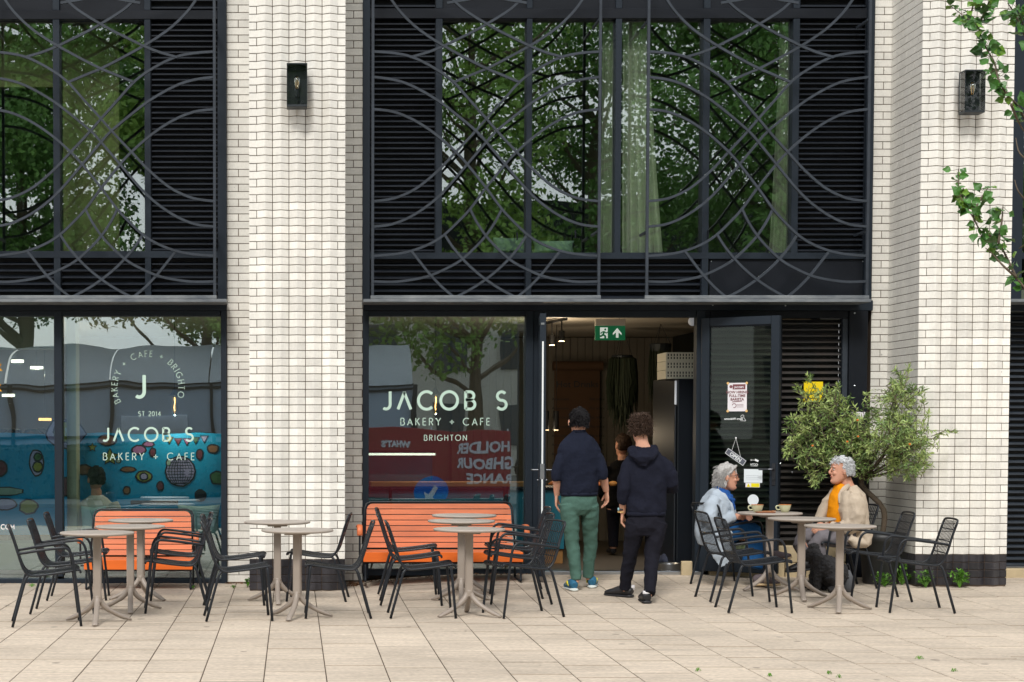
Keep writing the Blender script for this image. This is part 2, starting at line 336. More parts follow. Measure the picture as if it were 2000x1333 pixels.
def pillar(label, X0, W, z0, zb, side_len=.885, nsolo=300, sgn=0):
    Yf = -side_len
    r = thing('fluted_brick_pillar', label, 'brick pillar', (X0+W/2, Yf+.3, z0))
    k = W/.925; v = [0, .224, .383, .542, .701, .925]; rd = [.150, .3035, .4625, .6215, .775]; D = .047
    v = [a*k for a in v]; rd = [a*k for a in rd]; e0, e1 = .072*k, .853*k; j = JT/2
    def prof(a, b):   # outline of the whole front between a and b
        pts = [(0, 0), (e0, 0), (rd[0], -D), (v[1], 0), (rd[1], -D), (v[2], 0), (rd[2], -D), (v[3], 0), (rd[3], -D), (v[4], 0), (rd[4], -D), (e1, 0), (v[5], 0)]
        def yat(x):
            for p, q in zip(pts[:-1], pts[1:]):
                if p[0] <= x <= q[0]+1e-9: return p[1]+(q[1]-p[1])*(x-p[0])/max(1e-9, q[0]-p[0])
            return 0
        ins = []
        for p in pts:
            if a < p[0] < b:
                if p[1] < 0:      # slightly rounded arris
                    ins += [(p[0]-.012, yat(p[0]-.012)), (p[0], p[1]+.003), (p[0]+.012, yat(p[0]+.012))]
                else: ins.append(p)
        return [(a, yat(a))]+ins+[(b, yat(b))]
    A = [(0, e0-j), (e0+j, v[1]-j), (v[1]+j, v[2]-j), (v[2]+j, v[3]-j), (v[3]+j, v[4]-j), (v[4]+j, e1-j), (e1+j, v[5])]
    B = [(0, v[1]-j), (v[1]+j, v[2]-j), (v[2]+j, v[3]-j), (v[3]+j, v[4]-j), (v[4]+j, v[5])]
    MA = [flute_brick(prof(a, b)).mesh('brick') for a, b in A]; MBk = [flute_brick(prof(a, b)).mesh('brick') for a, b in B]
    MAk = [me.copy() for me in MA]; MBb = [me.copy() for me in MBk]
    # mortar core following the flutes
    pts = prof(0, v[5]); core = MB(); n = len(pts)+2
    poly = [(X0+x+(.004 if i == 0 else -.004 if i == len(pts)-1 else 0), Yf+y+.0085) for i, (x, y) in enumerate(pts)]+[(X0+v[5]-.004, .2), (X0+.004, .2)]
    core.v = [(x, y, -.05) for x, y in poly]+[(x, y, ZTOP) for x, y in poly]
    core.f = [tuple(range(n-1, -1, -1)), tuple(range(n, 2*n))]+[(i, (i+1) % n, (i+1) % n+n, i+n) for i in range(n)]
    wp('mortar_core', core, m_mortar, r)
    z = z0; c = 0; cnt = 0; rest = MB(); restk = MB()
    while z < ZTOP-.02:
        blk = z < zb-.01
        ms = (MAk if c % 2 == 0 else MBb) if blk else (MA if c % 2 == 0 else MBk)
        for me in ms:
            if cnt < nsolo:
                o = obj('brick', me, m_black if blk else m_brick, r); o.location = Vector((X0, Yf+random.uniform(-.001, .0008), z))-r.location
                if blk: o['label'] = 'black glazed brick at the foot of the pillar'
                cnt += 1
            else: rest.add([Vector(p.co)+Vector((X0, Yf, z)) for p in me.vertices], [tuple(p.vertices) for p in me.polygons])
        # returns, both sides
        tgt = restk if blk else rest; nb = 4; L = side_len-.012
        edges = [Yf+.004]+([Yf+.004+L*i/4 for i in (1, 2, 3)] if c % 2 else [Yf+.004+L*(i-.5)/4 for i in (1, 2, 3, 4)])+[-.004]
        for a, b in zip(edges[:-1], edges[1:]):
            a2, b2 = a+(0 if a == edges[0] else j), b-j
            tgt.box((X0-.001, a2, z), (X0+.06, b2, z+CO-JT)); tgt.box((X0+v[5]-.06, a2, z), (X0+v[5]+.001, b2, z+CO-JT))
        z += CO; c += 1
    o = wp('brickwork', rest, m_brick, r); o['kind'] = 'stuff'; o['label'] = 'white brickwork of the pillar sides and its upper courses'
    if restk.v: o = wp('plinth_brickwork', restk, m_black, r); o['kind'] = 'stuff'; o['label'] = 'black brickwork round the sides of the pillar foot'
    return r
pillar('fluted white brick pillar in the centre-left, with black brick foot', XW(487, 600, -.885), .925, .012, .30)
pillar('fluted white brick pillar at the right edge, behind the tree branches', 6.05, .885, .06, .36)

# ================================================================== FRAMES, WINDOWS
ZL = 2.82           # underside of lintel
def fr(m, px0, px1, z0, z1, y0=-.04, y1=.10, py=300):
    return m.bbox((XW(px0, py), y0, z0), (XW(px1, py), y1, z1), .003)
def pane(r, px0, px1, z0, z1, mat, Y=.055, py=300, name='pane'):
    return wp(name, MB().box((XW(px0, py), Y, z0), (XW(px1, py), Y+.008, z1)), mat, r)
z = lambda py: ZW(py)
zs_up = (z(492), z(504)); ztr0, ztr1 = z(38), z(22)   # bottom sill of upper windows, head transom
def slats(r, px0, px1, za, zb, n, mat, py=300, Y=.0, dep=.05, nm='slat', tilt=.030, backing=True, bm=None):
    x0, x1 = XW(px0, py), XW(px1, py); pitch = (zb-za)/n
    me = MB(); t = .0035; h = tilt
    me.v = [(x0-x1)/2 and (sx*(x1-x0)/2, y, zz) for sx in (-1, 1) for y, zz in ((0, 0), (dep, h), (dep, h+t), (.006, t+.004), (0, .013), (-.003, .013), (-.003, 0))]
    me.f = [tuple(range(6, -1, -1)), tuple(range(7, 14))]+[(i, (i+1) % 7, (i+1) % 7+7, i+7) for i in range(7)]
    mesh = me.mesh(nm)
    for i in range(n):
        o = obj(nm, mesh, mat, r); o.location = Vector(((x0+x1)/2, Y+.004, za+pitch*(i+.18)))-r.location
    if backing: wp('backing', MB().box((x0, Y+.075, za), (x1, Y+.085, zb)), bm or m_void, r)
def louvre(label, px0, px1, za, zb, n, mat=m_slat, Y=.0, py=300, rim=True, group=None, **kw):
    r = thing('louvre_panel', label, 'louvre', ((XW(px0, py)+XW(px1, py))/2, Y, za), group=group)
    slats(r, px0+1.2, px1-1.2, za+.008, zb-.004, n, mat, py, Y, **kw)
    if rim:
        m = MB(); x0, x1 = XW(px0, py), XW(px1, py)
        wp('side_trim', MB().box((x0, Y-.004, za), (x0+.006, Y+.07, zb)), m_frame2, r); wp('side_trim', MB().box((x1-.006, Y-.004, za), (x1, Y+.07, zb)), m_frame2, r)
    return r
ZA = ZTOP-.3
# ---- left bay, upper
r = thing('upper_window', 'tall green-tinted window over the left shopfront behind curved grille', 'window', (-2.2, 0, zs_up[0]))
m = MB(); fr(m, -420, 426, zs_up[0], zs_up[1]); m2 = MB(); fr(m2, -420, 426, ztr1-.09, ztr1); wp('transom', m2, m_frame2, r)
for a, b in ((105, 118), (283, 295), (-112, -100), (-330, -318)): fr(m, a, b, ZL+.06, zs_up[0]-.001, y0=-.036); fr(m, a, b, zs_up[1]+.001, ztr1-.091, y0=-.036); fr(m, a, b, ztr1+.001, ZTOP, y0=-.036)
fr(m, 426, 443, ZL+.06, ZTOP, y0=-.06)
fr(m, -420, 426, ZTOP-.01, ZTOP+.1)
wp('frame', m, m_frame, r)
for a, b in ((-318, -112), (-100, 105), (118, 283)):
    pane(r, a, b, zs_up[1], ztr1-.09, m_glass); pane(r, a, b, ztr1, ZTOP, m_frame2, Y=.0, name='head_panel')
louvre('black louvre panel with curved bars across it, right of left upper window', 295, 426, zs_up[1]+.004, ztr1-.094, 43)
louvre('short louvre panel above the left transom of the left upper window', 295, 426, ztr1+.004, ZTOP-.02, 12)
louvre('low louvre strip at the far left, under the upper window', -100, 105, ZL+.062, zs_up[0]-.004, 7)
louvre('wide low louvre strip under left upper window, right of its mullion', 118, 426, ZL+.062, zs_up[0]-.004, 7)
louvre('low louvre strip left of the picture under the upper window', -318, -112, ZL+.062, zs_up[0]-.004, 7)
# ---- middle bay, upper
r = thing('upper_window', 'wide upper window over the cafe door with pale curtains behind', 'window', (3.3, 0, zs_up[0]))
m = MB(); zs2 = (z(495), z(506)); t2 = z(38)
fr(m, 708, 722, ZL+.06, ZTOP, y0=-.06, y1=.12); fr(m, 1688, 1702, ZL+.06, ZTOP, y0=-.06, y1=.12)
fr(m, 722, 1688, zs2[0], zs2[1]); m2 = MB(); fr(m2, 722, 1688, t2, t2+.10); wp('transom', m2, m_frame2, r)
for a, b in ((850, 863), (1027, 1038), (1200, 1212), (1371, 1384), (1545, 1558)):
    fr(m, a, b, zs2[1]+.001, t2-.001, y0=-.036); fr(m, a, b, t2+.101, ZTOP, y0=-.036)
for a, b in ((1027, 1038), (1371, 1384)): fr(m, a, b, ZL+.06, zs2[0]-.001, y0=-.036)
fr(m, 722, 1688, ZTOP-.01, ZTOP+.1)
wp('frame', m, m_frame, r)
for a, b in ((863, 1027), (1038, 1200), (1212, 1371), (1384, 1545)):
    pane(r, a, b, zs2[1], t2, m_glass); pane(r, a, b, t2+.1, ZTOP, m_frame2, Y=.0, name='head_panel')
mm = MB(); 
for px, py in ((1010, 462), (1124, 458), (1383, 458), (1556, 462)): p = P(px, py, -.05); mm.bbox((p.x-.006, -.062, p.z-.04), (p.x+.006, -.036, p.z+.04), .002)
wp('window_catch', mm, m_frame2, r)
louvre('tall black louvre panel behind the grille, left of the curtained upper window', 722, 850, zs2[1]+.004, t2-.004, 44)
louvre('tall black louvre panel behind the grille, right of the curtained upper window', 1558, 1688, zs2[1]+.004, t2-.004, 44)
louvre('black louvre top panel at upper left corner of the middle bay', 722, 850, t2+.104, ZTOP-.02, 12)
louvre('black louvre top panel at upper right corner of the middle bay', 1558, 1688, t2+.104, ZTOP-.02, 12)
louvre('low black louvre strip above the middle shopfront window', 722, 1027, ZL+.062, zs2[0]-.004, 7)
louvre('low black louvre strip above the cafe entrance', 1038, 1371, ZL+.062, zs2[0]-.004, 7)
r = thing('spandrel_panel', 'flat dark riveted metal panel above the shutter', 'panel', ((XW(1384)+XW(1688))/2, 0, ZL+.06))
wp('sheet', MB().bbox((XW(1385, 540), -.012, ZL+.064), (XW(1687, 540), .02, zs2[0]-.004), .003), m_frame2, r)
mm = MB()
for px, py in ((1392, 514), (1688, 514), (1392, 588), (1534, 588)): p = P(px-3, py-3, -.01); mm.ell((p.x, -.014, p.z), (.007, .005, .007), 8, 5)
wp('rivet', mm, m_steel, r)
# ---- lintels (projecting steel shelf the grilles stand on)
def lintel(label, px0, px1):
    x0, x1 = XW(px0), XW(px1); r = thing('lintel', label, 'lintel', ((x0+x1)/2, 0, ZL))
    wp('beam', MB().bbox((x0, -.05, ZL-.045), (x1, .10, ZL+.058), .003), m_frame, r)
    wp('shelf', MB().bbox((XW(px0, 600, -.45)+.003, -.45, ZL+.012), (XW(px1, 600, -.45)-.003, -.052, ZL+.042), .002), m_rail, r)
    return r
lintel('dark steel beam with projecting shelf above the left shopfront', -420, 443)
lintel('dark steel beam with projecting shelf above middle window and entrance', 709, 1702)
# ---- grilles
def gp(a, b): return P(700+a/2.2217, b/2.2217, -.42)
RAW = {'L1': [(70,225),(160,232),(240,250),(330,295),(410,352),(480,430),(555,515),(620,590),(690,665),(745,725),(810,785),(870,828),(950,862),(1042,875)],
 'L2': [(70,335),(160,348),(240,375),(345,435),(430,500),(515,572),(558,620),(640,718),(730,825),(800,890),(880,943),(960,975),(1042,985)],
 'L3': [(70,475),(160,487),(250,525),(340,585),(425,660),(475,715),(558,820),(620,905),(670,960),(735,1022),(800,1062),(880,1092),(960,1106),(1042,1112)],
 'L4': [(485,905),(515,965),(555,1025),(600,1075),(660,1130),(720,1165),(795,1198),(870,1215),(950,1224),(1042,1222)],
 'L5': [(375,1015),(410,1070),(455,1125),(500,1170),(555,1215),(620,1258),(692,1303)], 'L6': [(235,1090),(270,1135),(315,1192),(370,1250),(425,1303)],
 'T1': [(130,-40),(150,0),(190,55),(250,115),(310,160),(370,198),(430,232),(500,270),(560,300),(620,325),(695,357)],
 'T2': [(375,-50),(405,-10),(450,35),(500,70),(558,105),(620,140),(690,175),(745,202),(810,228),(885,250)]}
# the part above the picture repeats the pattern, mirrored upward, until the top of the facade
zmid = [(70, -60), (160, -72), (250, -110), (340, -170), (425, -245)]
def grille(label, xc, hw, posts=True):
    c0 = gp(556, 600).x; r = thing('metal_grille', label, 'grille', (xc, -.42, ZL+.042), group='curved metal window grilles')
    ratio = hw/(gp(1042, 600).x-c0)
    ztop = ZTOP-.02
    for k in RAW:
        pts = [gp(*p) for p in RAW[k]]; pts = [Vector(((p.x-c0)*ratio, -.42, max(p.z, ZL+.05))) for p in pts]
        pts = smooth_path(pts, 4)
        for s in (1, -1):
            q = [Vector((xc+s*p.x, -.42+(.0 if s > 0 else .004), p.z)) for p in pts]
            wp('curved_bar', MB().bar(q, .0235, .028 if s > 0 else .026), m_grille, r)
    # bars above the picture
    for s in (1, -1):
        for zoff in (0, .55):
            q = smooth_path([(xc-s*hw, -.42, 6.15+zoff), (xc-s*hw*.5, -.42, 6.08+zoff), (xc, -.42, 5.85+zoff), (xc+s*hw*.35, -.42, 5.75+zoff if zoff else 5.77)], 4)
            q = [p for p in q if p.z < ztop]
            if len(q) > 2: wp('curved_bar', MB().bar(q, .0235, .024), m_grille, r)
    pm = MB()
    for s in (1, -1):
        wp('post', MB().bbox((xc+s*hw-.014, -.438, ZL+.043), (xc+s*hw+.014, -.402, ztop), .003), m_grille, r)
    wp('bottom_rail', MB().bbox((xc-hw-.02, -.445, ZL+.043), (xc+hw+.02, -.398, ZL+.078), .003), m_rail, r)
    wp('top_rail', MB().bbox((xc-hw-.02, -.445, ztop), (xc+hw+.02, -.398, ztop+.035), .003), m_rail, r)
    br = MB()
    for s in (1, -1):
        for zz in (ZL+.7, 5.6): br.bbox((xc+s*(hw-.008)-.012, -.40, zz), (xc+s*(hw-.008)+.012, -.04, zz+.024), .002)
    wp('bracket', br, m_grille, r)
hw = (P(1171, 300, -.42).x-P(728, 300, -.42).x)/2
grille('curved-bar metal grille before the left upper window', P(197.5, 300, -.42).x, hw)
grille('curved-bar metal grille left of the gap, before the middle upper window', P(949.5, 300, -.42).x, hw)
grille('curved-bar metal grille right of the gap, before the middle upper window', P(1480.5, 300, -.42).x, (P(1696, 300, -.42).x-P(1265, 300, -.42).x)/2)
# ================================================================== SHOPFRONTS
zb = .0
def shop(label, xs, zbot, panes, kick=None):
    pass
r_ws = thing('shopfront_window', 'left shopfront window with a mint JACOB S logo', 'shop window', (XW(277), 0, 0))
m = MB(); P8 = 800
fr(m, 432, 443, 0, ZL-.046, y0=-.05, py=P8); fr(m, 107, 122, .07, ZL-.046, y0=-.04, py=P8); fr(m, -107, -93, .07, ZL-.046, y0=-.04, py=P8); fr(m, -420, -400, 0, ZL-.046, y0=-.04, py=P8)
fr(m, -400, 432, 0.0, .045, y0=-.03, py=P8); fr(m, -399, 431, ZL-.10, ZL-.047, y0=-.03, py=P8)
wp('frame', m, m_frame, r_ws)
for a, b in ((-400, -107), (-93, 107), (122, 432)): pane(r_ws, a, b, .045, ZL-.1, m_glass2, py=P8)
r_wm = thing('shopfront_window', 'middle shopfront window with large JACOB S lettering behind a bench', 'shop window', (XW(870), 0, .1))
m = MB(); fr(m, 708, 720, .05, ZL-.046, y0=-.05, py=P8); fr(m, 1026, 1040, .10, ZL-.046, y0=-.04, py=P8)
fr(m, 720, 1026, .08, .14, y0=-.03, py=P8); fr(m, 720, 1026, ZL-.10, ZL-.047, y0=-.03, py=P8)
wp('frame', m, m_frame, r_wm); pane(r_wm, 720, 1026, .14, ZL-.1, m_glass2, py=P8)
r = thing('door_frame', 'dark metal frame round the open cafe entrance with bright threshold', 'door frame', (XW(1210), 0, .1))
m = MB(); fr(m, 1040.5, 1060, .115, ZL-.046, y0=-.02, py=P8); fr(m, 1358, 1374, .115, ZL-.046, y0=-.04, py=P8); fr(m, 1060.5, 1357.5, ZL-.11, ZL-.046, y0=-.02, py=P8)
wp('jamb_and_head', m, m_frame, r)
wp('threshold', MB().bbox((XW(1040), -.09, .05), (XW(1374), .12, .128), .006), m_steel, r)
# doors : leaf built along local +X from its hinge, standing at local z 0
def door(label, hinge, ang, Wd, flip):
    r = thing('door', label, 'door', hinge, ang)
    H = ZL-.12-.14; s = -1 if flip else 1; fw = .085
    m = MB(); T = .03
    def bx(x0, x1, z0, z1): a, b = sorted((s*x0, s*x1)); m.bbox((a, -T, z0), (b, T, z1), .004)
    bx(0, fw, 0, H); bx(Wd-fw, Wd, 0, H); bx(fw, Wd-fw, 0, .22); bx(fw, Wd-fw, H-fw, H)
    m.build('leaf_frame', m_frame, r)
    a, b = sorted((s*fw, s*(Wd-fw))); MB().box((a, -.006, .22), (b, .006, H-fw)).build('pane', m_glassd, r)
    a, b = sorted((s*fw, s*(Wd-fw))); mm = MB()
    for yy in (-.016, .010): mm.box((a, yy, .22), (b, yy+.006, .232)); mm.box((a, yy, H-fw-.012), (b, yy+.006, H-fw))
    mm.build('glazing_bead', m_frame2, r)
    hm = MB(); xh = s*(Wd-fw/2)
    for yy in (-1, 1):
        hm.bbox((xh-.017, min(yy*T, yy*(T+.008)), .88), (xh+.017, max(yy*T, yy*(T+.008)), 1.10), .003)
        hm.tube([(xh, yy*T, 1.04), (xh, yy*(T+.06), 1.04), (xh-s*.03, yy*(T+.068), 1.04), (xh-s*.13, yy*(T+.068), 1.04)], .009, 8)
        hm.tube([(xh, yy*(T+.004), .94), (xh, yy*(T+.018), .94)], .010, 8)
    hm.build('handle', M('door_handle_metal', C(70, 72, 76), .35, .8), r)
    return r, H
hl = Vector((XW(1055, P8), -.045, .135))
door_l, HD = door('left leaf of the cafe door, open and seen edge-on', hl, 0, .77, False)
# edge-on: the leaf points at the camera from its hinge
tgt = atan2(-DCAM-hl.y, -hl.x); door_l.rotation_euler = (0, 0, tgt+radians(1.3))
e = MB(); e.box((.771, -.008, .28), (.7725, .008, HD-.27)); e.build('lock_strip', m_letter2, door_l)
e = MB(); e.bbox((.7705, -.02, HD-.11), (.776, .012, HD-.09), .001).bbox((.7705, -.02, .95), (.774, .02, 1.1), .001); e.build('latch', m_steel, door_l)
hr = Vector((XW(1367, P8), -.075, .135))
door_r, _ = door('right leaf of the cafe door, folded back with posters on the glass', hr, 0, .80, False)
door_r.rotation_euler = (0, 0, -radians(33))
# ================================================================== SHUTTERED OPENING RIGHT OF THE DOOR
r = thing('shutter_surround', 'dark frame round the louvred shutter behind the olive bush', 'door frame', (XW(1600), 0, .08))
m = MB(); fr(m, 1374.5, 1384, .10, ZL-.046, y0=-.03, py=P8); fr(m, 1654, 1690, .06, ZL-.046, y0=-.05, py=P8); fr(m, 1384.5, 1653.5, ZL-.12, ZL-.047, y0=-.03, py=P8)
fr(m, 1510, 1524, .40, ZL-.121, y0=-.02, py=P8); wp('jambs', m, m_frame2, r)
mm = MB()
for px, py in ((1669, 612), (1669, 754), (1524, 906), (1547, 923), (1392, 596), (1534, 597)): p = P(px, py, -.05); mm.ell((p.x, -.053, p.z), (.009, .005, .009), 8, 5)
wp('rivet', mm, m_steel, r)
pw = MB(); pw.bbox((XW(1643, P8), -.02, .44), (XW(1653.5, P8), .06, ZL-.121), .004); wp('guide_rail', pw, m_grille, r)
louvre('weathered black louvre shutter with yellow warning sign, behind the bush', 1525, 1642, .42, ZL-.125, 36, mat=m_slat2, py=P8, Y=.0, dep=.06, tilt=.036)
louvre('green-lit louvre shutter seen through the open door leaf', 1385, 1509, .42, ZL-.125, 36, mat=m_slat2, py=P8, Y=.0, dep=.06, tilt=.036)
m_stone = M('pale_stone_block', C(205, 186, 150, .8), .85, var=.14, scale=5, bump=.3, bscale=40)
for i, (a, b) in enumerate(((1384, 1530), (1531.5, 1650))):
    r = thing('stone_plinth', ('stone plinth under the shutter behind the open door leaf', 'pale two-course stone plinth under the shutter, behind the tables')[i], 'stone plinth', (XW((a+b)/2), 0, .08))
    for k in range(2):
        n = 3
        for q in range(n):
            x0 = XW(a, P8)+(XW(b, P8)-XW(a, P8))*q/n; x1 = XW(a, P8)+(XW(b, P8)-XW(a, P8))*(q+1)/n
            wp('stone_block', MB().bbox((x0+.003, -.10-.02*(1-k), .05+k*.17), (x1-.003, .08, .05+k*.17+.166), .006), m_stone, r)
r = thing('door_stop_block', 'small pale stone block beside the threshold right of the steel bowl', 'stone block', tuple(P(1341, 1118, -.12)))
p = P(1341, 1116, -.12); wp('block', MB().bbox((p.x-.055, -.14, .06), (p.x+.055, -.095, .235), .006), m_stone, r)
# ================================================================== BAY RIGHT OF THE RIGHT PILLAR
r = thing('upper_window', 'sliver of dark upper window right of the right-hand pillar', 'window', (7.9, 0, ZL))
m = MB(); m.bbox((6.95, -.06, ZL+.06), (XW(1990), .1, ZTOP), .003).bbox((XW(1990)+.001, -.04, zs2[0]), (9.2, .1, zs2[1]), .003).bbox((8.9, -.04, ZL+.06), (8.97, .1, zs2[0]-.001), .003)
wp('frame', m, m_frame, r); wp('pane', MB().box((XW(1990), .055, zs2[1]), (9.2, .063, ZTOP)), m_glass, r)
lintel('steel beam right of the right-hand pillar', 1936, 2230)
louvre('grey ridged louvre shutter at the right edge beside the pillar', 1940, 2120, .16, ZL-.05, 42, mat=m_grille, dep=.05)
r = thing('rear_wall_base', 'buff kerb under the shutter at the right edge', 'kerb', (7.8, 0, .06)); wp('kerb', MB().bbox((6.95, -.10, .0), (9.2, .1, .155), .008), m_stone, r)
# side walls closing the building + parapet above what is seen
m_wall = M('grey_render', C(120, 118, 114), .9, var=.1)
r = thing('brick_wall', 'plain upper wall above the windows, out of the picture', 'wall', (2.5, .3, ZTOP+.1)); wp('wall_face', MB().box((-6.5, .0, ZTOP+.101), (12, .6, 11)), m_brick2, r)
r = thing('brick_wall', 'plain wall continuing beyond the left shopfront', 'wall', (-6, .3, 0)); wp('wall_face', MB().box((-9.5, -.05, -.05), (XW(-421), .5, 11)), m_brick2, r)
r = thing('brick_wall', 'plain wall continuing beyond the right shutter', 'wall', (10.6, .3, 0)); wp('wall_face', MB().box((9.21, -.05, -.05), (14, .5, ZTOP+.1)), m_brick2, r)
# ================================================================== LETTERING (stroke letters)
def arc(cx, cy_, rx, ry, a0, a1, n=14): return [(cx+rx*cos(radians(a0+(a1-a0)*i/n)), cy_+ry*sin(radians(a0+(a1-a0)*i/n))) for i in range(n+1)]
GLY = {
 'J': (.46, [[(.40, 1), (.40, .27)]+arc(.17, .27, .23, .25, 0, -130, 10)]),
 '^': (.78, [[(.02, 0), (.38, .97)], [(.36, .97), (.74, 0)]]),
 'A': (.74, [[(.02, 0), (.37, .97)], [(.35, .97), (.70, 0)], [(.14, .32), (.58, .32)]]),
 'C': (.88, [arc(.48, .5, .46, .49, 48, 312, 22)]), 'O': (1.0, [arc(.5, .5, .47, .49, 0, 360, 32)]),
 'B': (.60, [[(.06, 0), (.06, 1)], [(.06, .98), (.30, .98)]+arc(.30, .76, .22, .22, 90, -90, 10)+[(.06, .54)], [(.06, .53), (.32, .53)]+arc(.32, .275, .26, .255, 90, -90, 10)+[(.06, .02)]]),
 'S': (.62, [arc(.30, .74, .24, .24, 35, 255, 14)+arc(.30, .26, .26, .25, 80, -150, 16)]),
 'K': (.62, [[(.05, 0), (.05, 1)], [(.05, .42), (.54, 1)], [(.20, .60), (.58, 0)]]), 'E': (.50, [[(.46, .98), (.05, .98)], [(.05, 1), (.05, 0)], [(.05, .02), (.46, .02)], [(.05, .52), (.42, .52)]]),
 'R': (.60, [[(.05, 0), (.05, 1)], [(.05, .98), (.28, .98)]+arc(.28, .74, .24, .24, 90, -90, 10)+[(.05, .50)], [(.26, .50), (.56, 0)]]),
 'Y': (.66, [[(.02, 1), (.33, .48)], [(.64, 1), (.33, .48)], [(.33, .50), (.33, 0)]]), 'F': (.48, [[(.44, .98), (.05, .98)], [(.05, 1), (.05, 0)], [(.05, .52), (.40, .52)]]),
 '+': (.7, [[(.05, .45), (.65, .45)], [(.35, .75), (.35, .15)]]), 'I': (.12, [[(.06, 0), (.06, 1)]]), 'G': (.92, [arc(.48, .5, .46, .49, 48, 350, 22)+[(.56, .42)]]),
 'H': (.68, [[(.05, 0), (.05, 1)], [(.62, 0), (.62, 1)], [(.05, .52), (.62, .52)]]), 'T': (.56, [[(.02, .98), (.54, .98)], [(.28, 1), (.28, 0)]]),
 'N': (.72, [[(.05, 0), (.05, 1)], [(.05, .98), (.66, .02)], [(.66, 0), (.66, 1)]]), ' ': (.45, []),
 'P': (.58, [[(.05, 0), (.05, 1)], [(.05, .98), (.28, .98)]+arc(.28, .72, .26, .26, 90, -90, 10)+[(.05, .46)]]), 'L': (.46, [[(.05, 1), (.05, 0)], [(.05, .02), (.44, .02)]]),
 'U': (.68, [[(.05, 1), (.05, .32)]+arc(.335, .32, .285, .31, 180, 360, 12)+[(.62, 1)]]), 'D': (.72, [[(.05, 0), (.05, 1)], [(.05, .98), (.24, .98)]+arc(.24, .5, .42, .48, 90, -90, 16)+[(.05, .02)]]),
 'M': (.86, [[(.05, 0), (.05, 1)], [(.05, .98), (.42, .25)], [(.42, .25), (.80, .98)], [(.80, 1), (.80, 0)]]), 'W': (1.0, [[(.02, 1), (.26, 0)], [(.26, 0), (.5, .9)], [(.5, .9), (.74, 0)], [(.74, 0), (.98, 1)]]),
 'V': (.7, [[(.02, 1), (.35, .02)], [(.35, .02), (.68, 1)]]), '-': (.4, [[(.06, .45), (.34, .45)]]), '.': (.2, [[(.06, .03), (.14, .03)]]), '/': (.4, [[(.02, 0), (.38, 1)]]),
 '2': (.56, [arc(.28, .72, .24, .26, 160, -30, 12)+[(.04, .02)], [(.04, .02), (.54, .02)]]), '0': (.62, [arc(.31, .5, .26, .49, 0, 360, 24)]), '1': (.34, [[(.06, .8), (.22, .98)], [(.22, 1), (.22, 0)]]),
 '4': (.60, [[(.42, 0), (.42, 1)], [(.42, .98), (.04, .30)], [(.02, .30), (.58, .30)]]), "'": (.14, [[(.07, 1), (.07, .78)]]),
}
def ribbon(mb, pts, wd, f):
    n = len(pts); L = []; R = []
    for i in range(n):
        a = pts[max(0, i-1)]; b = pts[min(n-1, i+1)]; dx, dy = b[0]-a[0], b[1]-a[1]; l = math.hypot(dx, dy) or 1; nx, ny = -dy/l*wd/2, dx/l*wd/2
        L.append((pts[i][0]+nx, pts[i][1]+ny)); R.append((pts[i][0]-nx, pts[i][1]-ny))
    q = [f(*p) for p in L]+[f(*p) for p in R]
    mb.add(q, [(i, i+1, n+i+1, n+i) for i in range(n-1)])
def wtext(s, sp): return sum(GLY[c][0]+sp for c in s)-sp
def text_line(mb, s, cx, base, h, sp, wd, place):   # place(x,z)->Vector
    x = cx-wtext(s, sp)*h/2
    for c in s:
        wdt, st = GLY[c]
        for pl in st: ribbon(mb, [(x+p[0]*h, base+p[1]*h) for p in pl], wd*h, place)
        x += (wdt+sp)*h
def fit(s, width, h): return (width/h-sum(GLY[c][0] for c in s))/(len(s)-1)
YG = .045
def line_px(name, root, s, px0, px1, pyt, pyb, wd, mat, Y=YG):
    a = P(px0, pyb, Y); b = P(px1, pyt, Y); h = b.z-a.z; Wd = b.x-a.x; mb = MB()
    text_line(mb, s, (a.x+b.x)/2, a.z, h, fit(s, Wd, h), wd, lambda x, zz: Vector((x, Y, zz)))
    return wp(name, mb, mat, root)
line_px('large_lettering', r_wm, 'J^COB S', 748, 991, 765, 800, .16, m_letter)
line_px('lettering', r_wm, 'BAKERY + CAFE', 782, 957, 817, 831, .11, m_letter)
line_px('lettering', r_wm, 'BRIGHTON', 828, 912, 850, 861, .11, m_letter)
line_px('large_lettering', r_ws, 'J^COB S', 201, 378, 836, 862, .15, m_letter)
line_px('lettering', r_ws, 'BAKERY + CAFE', 201, 380, 885, 899, .10, m_letter)
line_px('lettering', r_ws, 'ST 2014', 270, 314, 804, 813, .11, m_letter)
a = P(265, 777, YG); b = P(296, 733, YG); mb = MB()
hh = b.z-a.z; ribbon(mb, [(x*hh*.95+a.x-.0, a.z+y*hh*1.0) for x, y in GLY['J'][1][0]], .19*hh*.8, lambda x, zz: Vector((x, YG, zz))); mb2 = mb
wp('monogram', mb2, m_letter, r_ws)
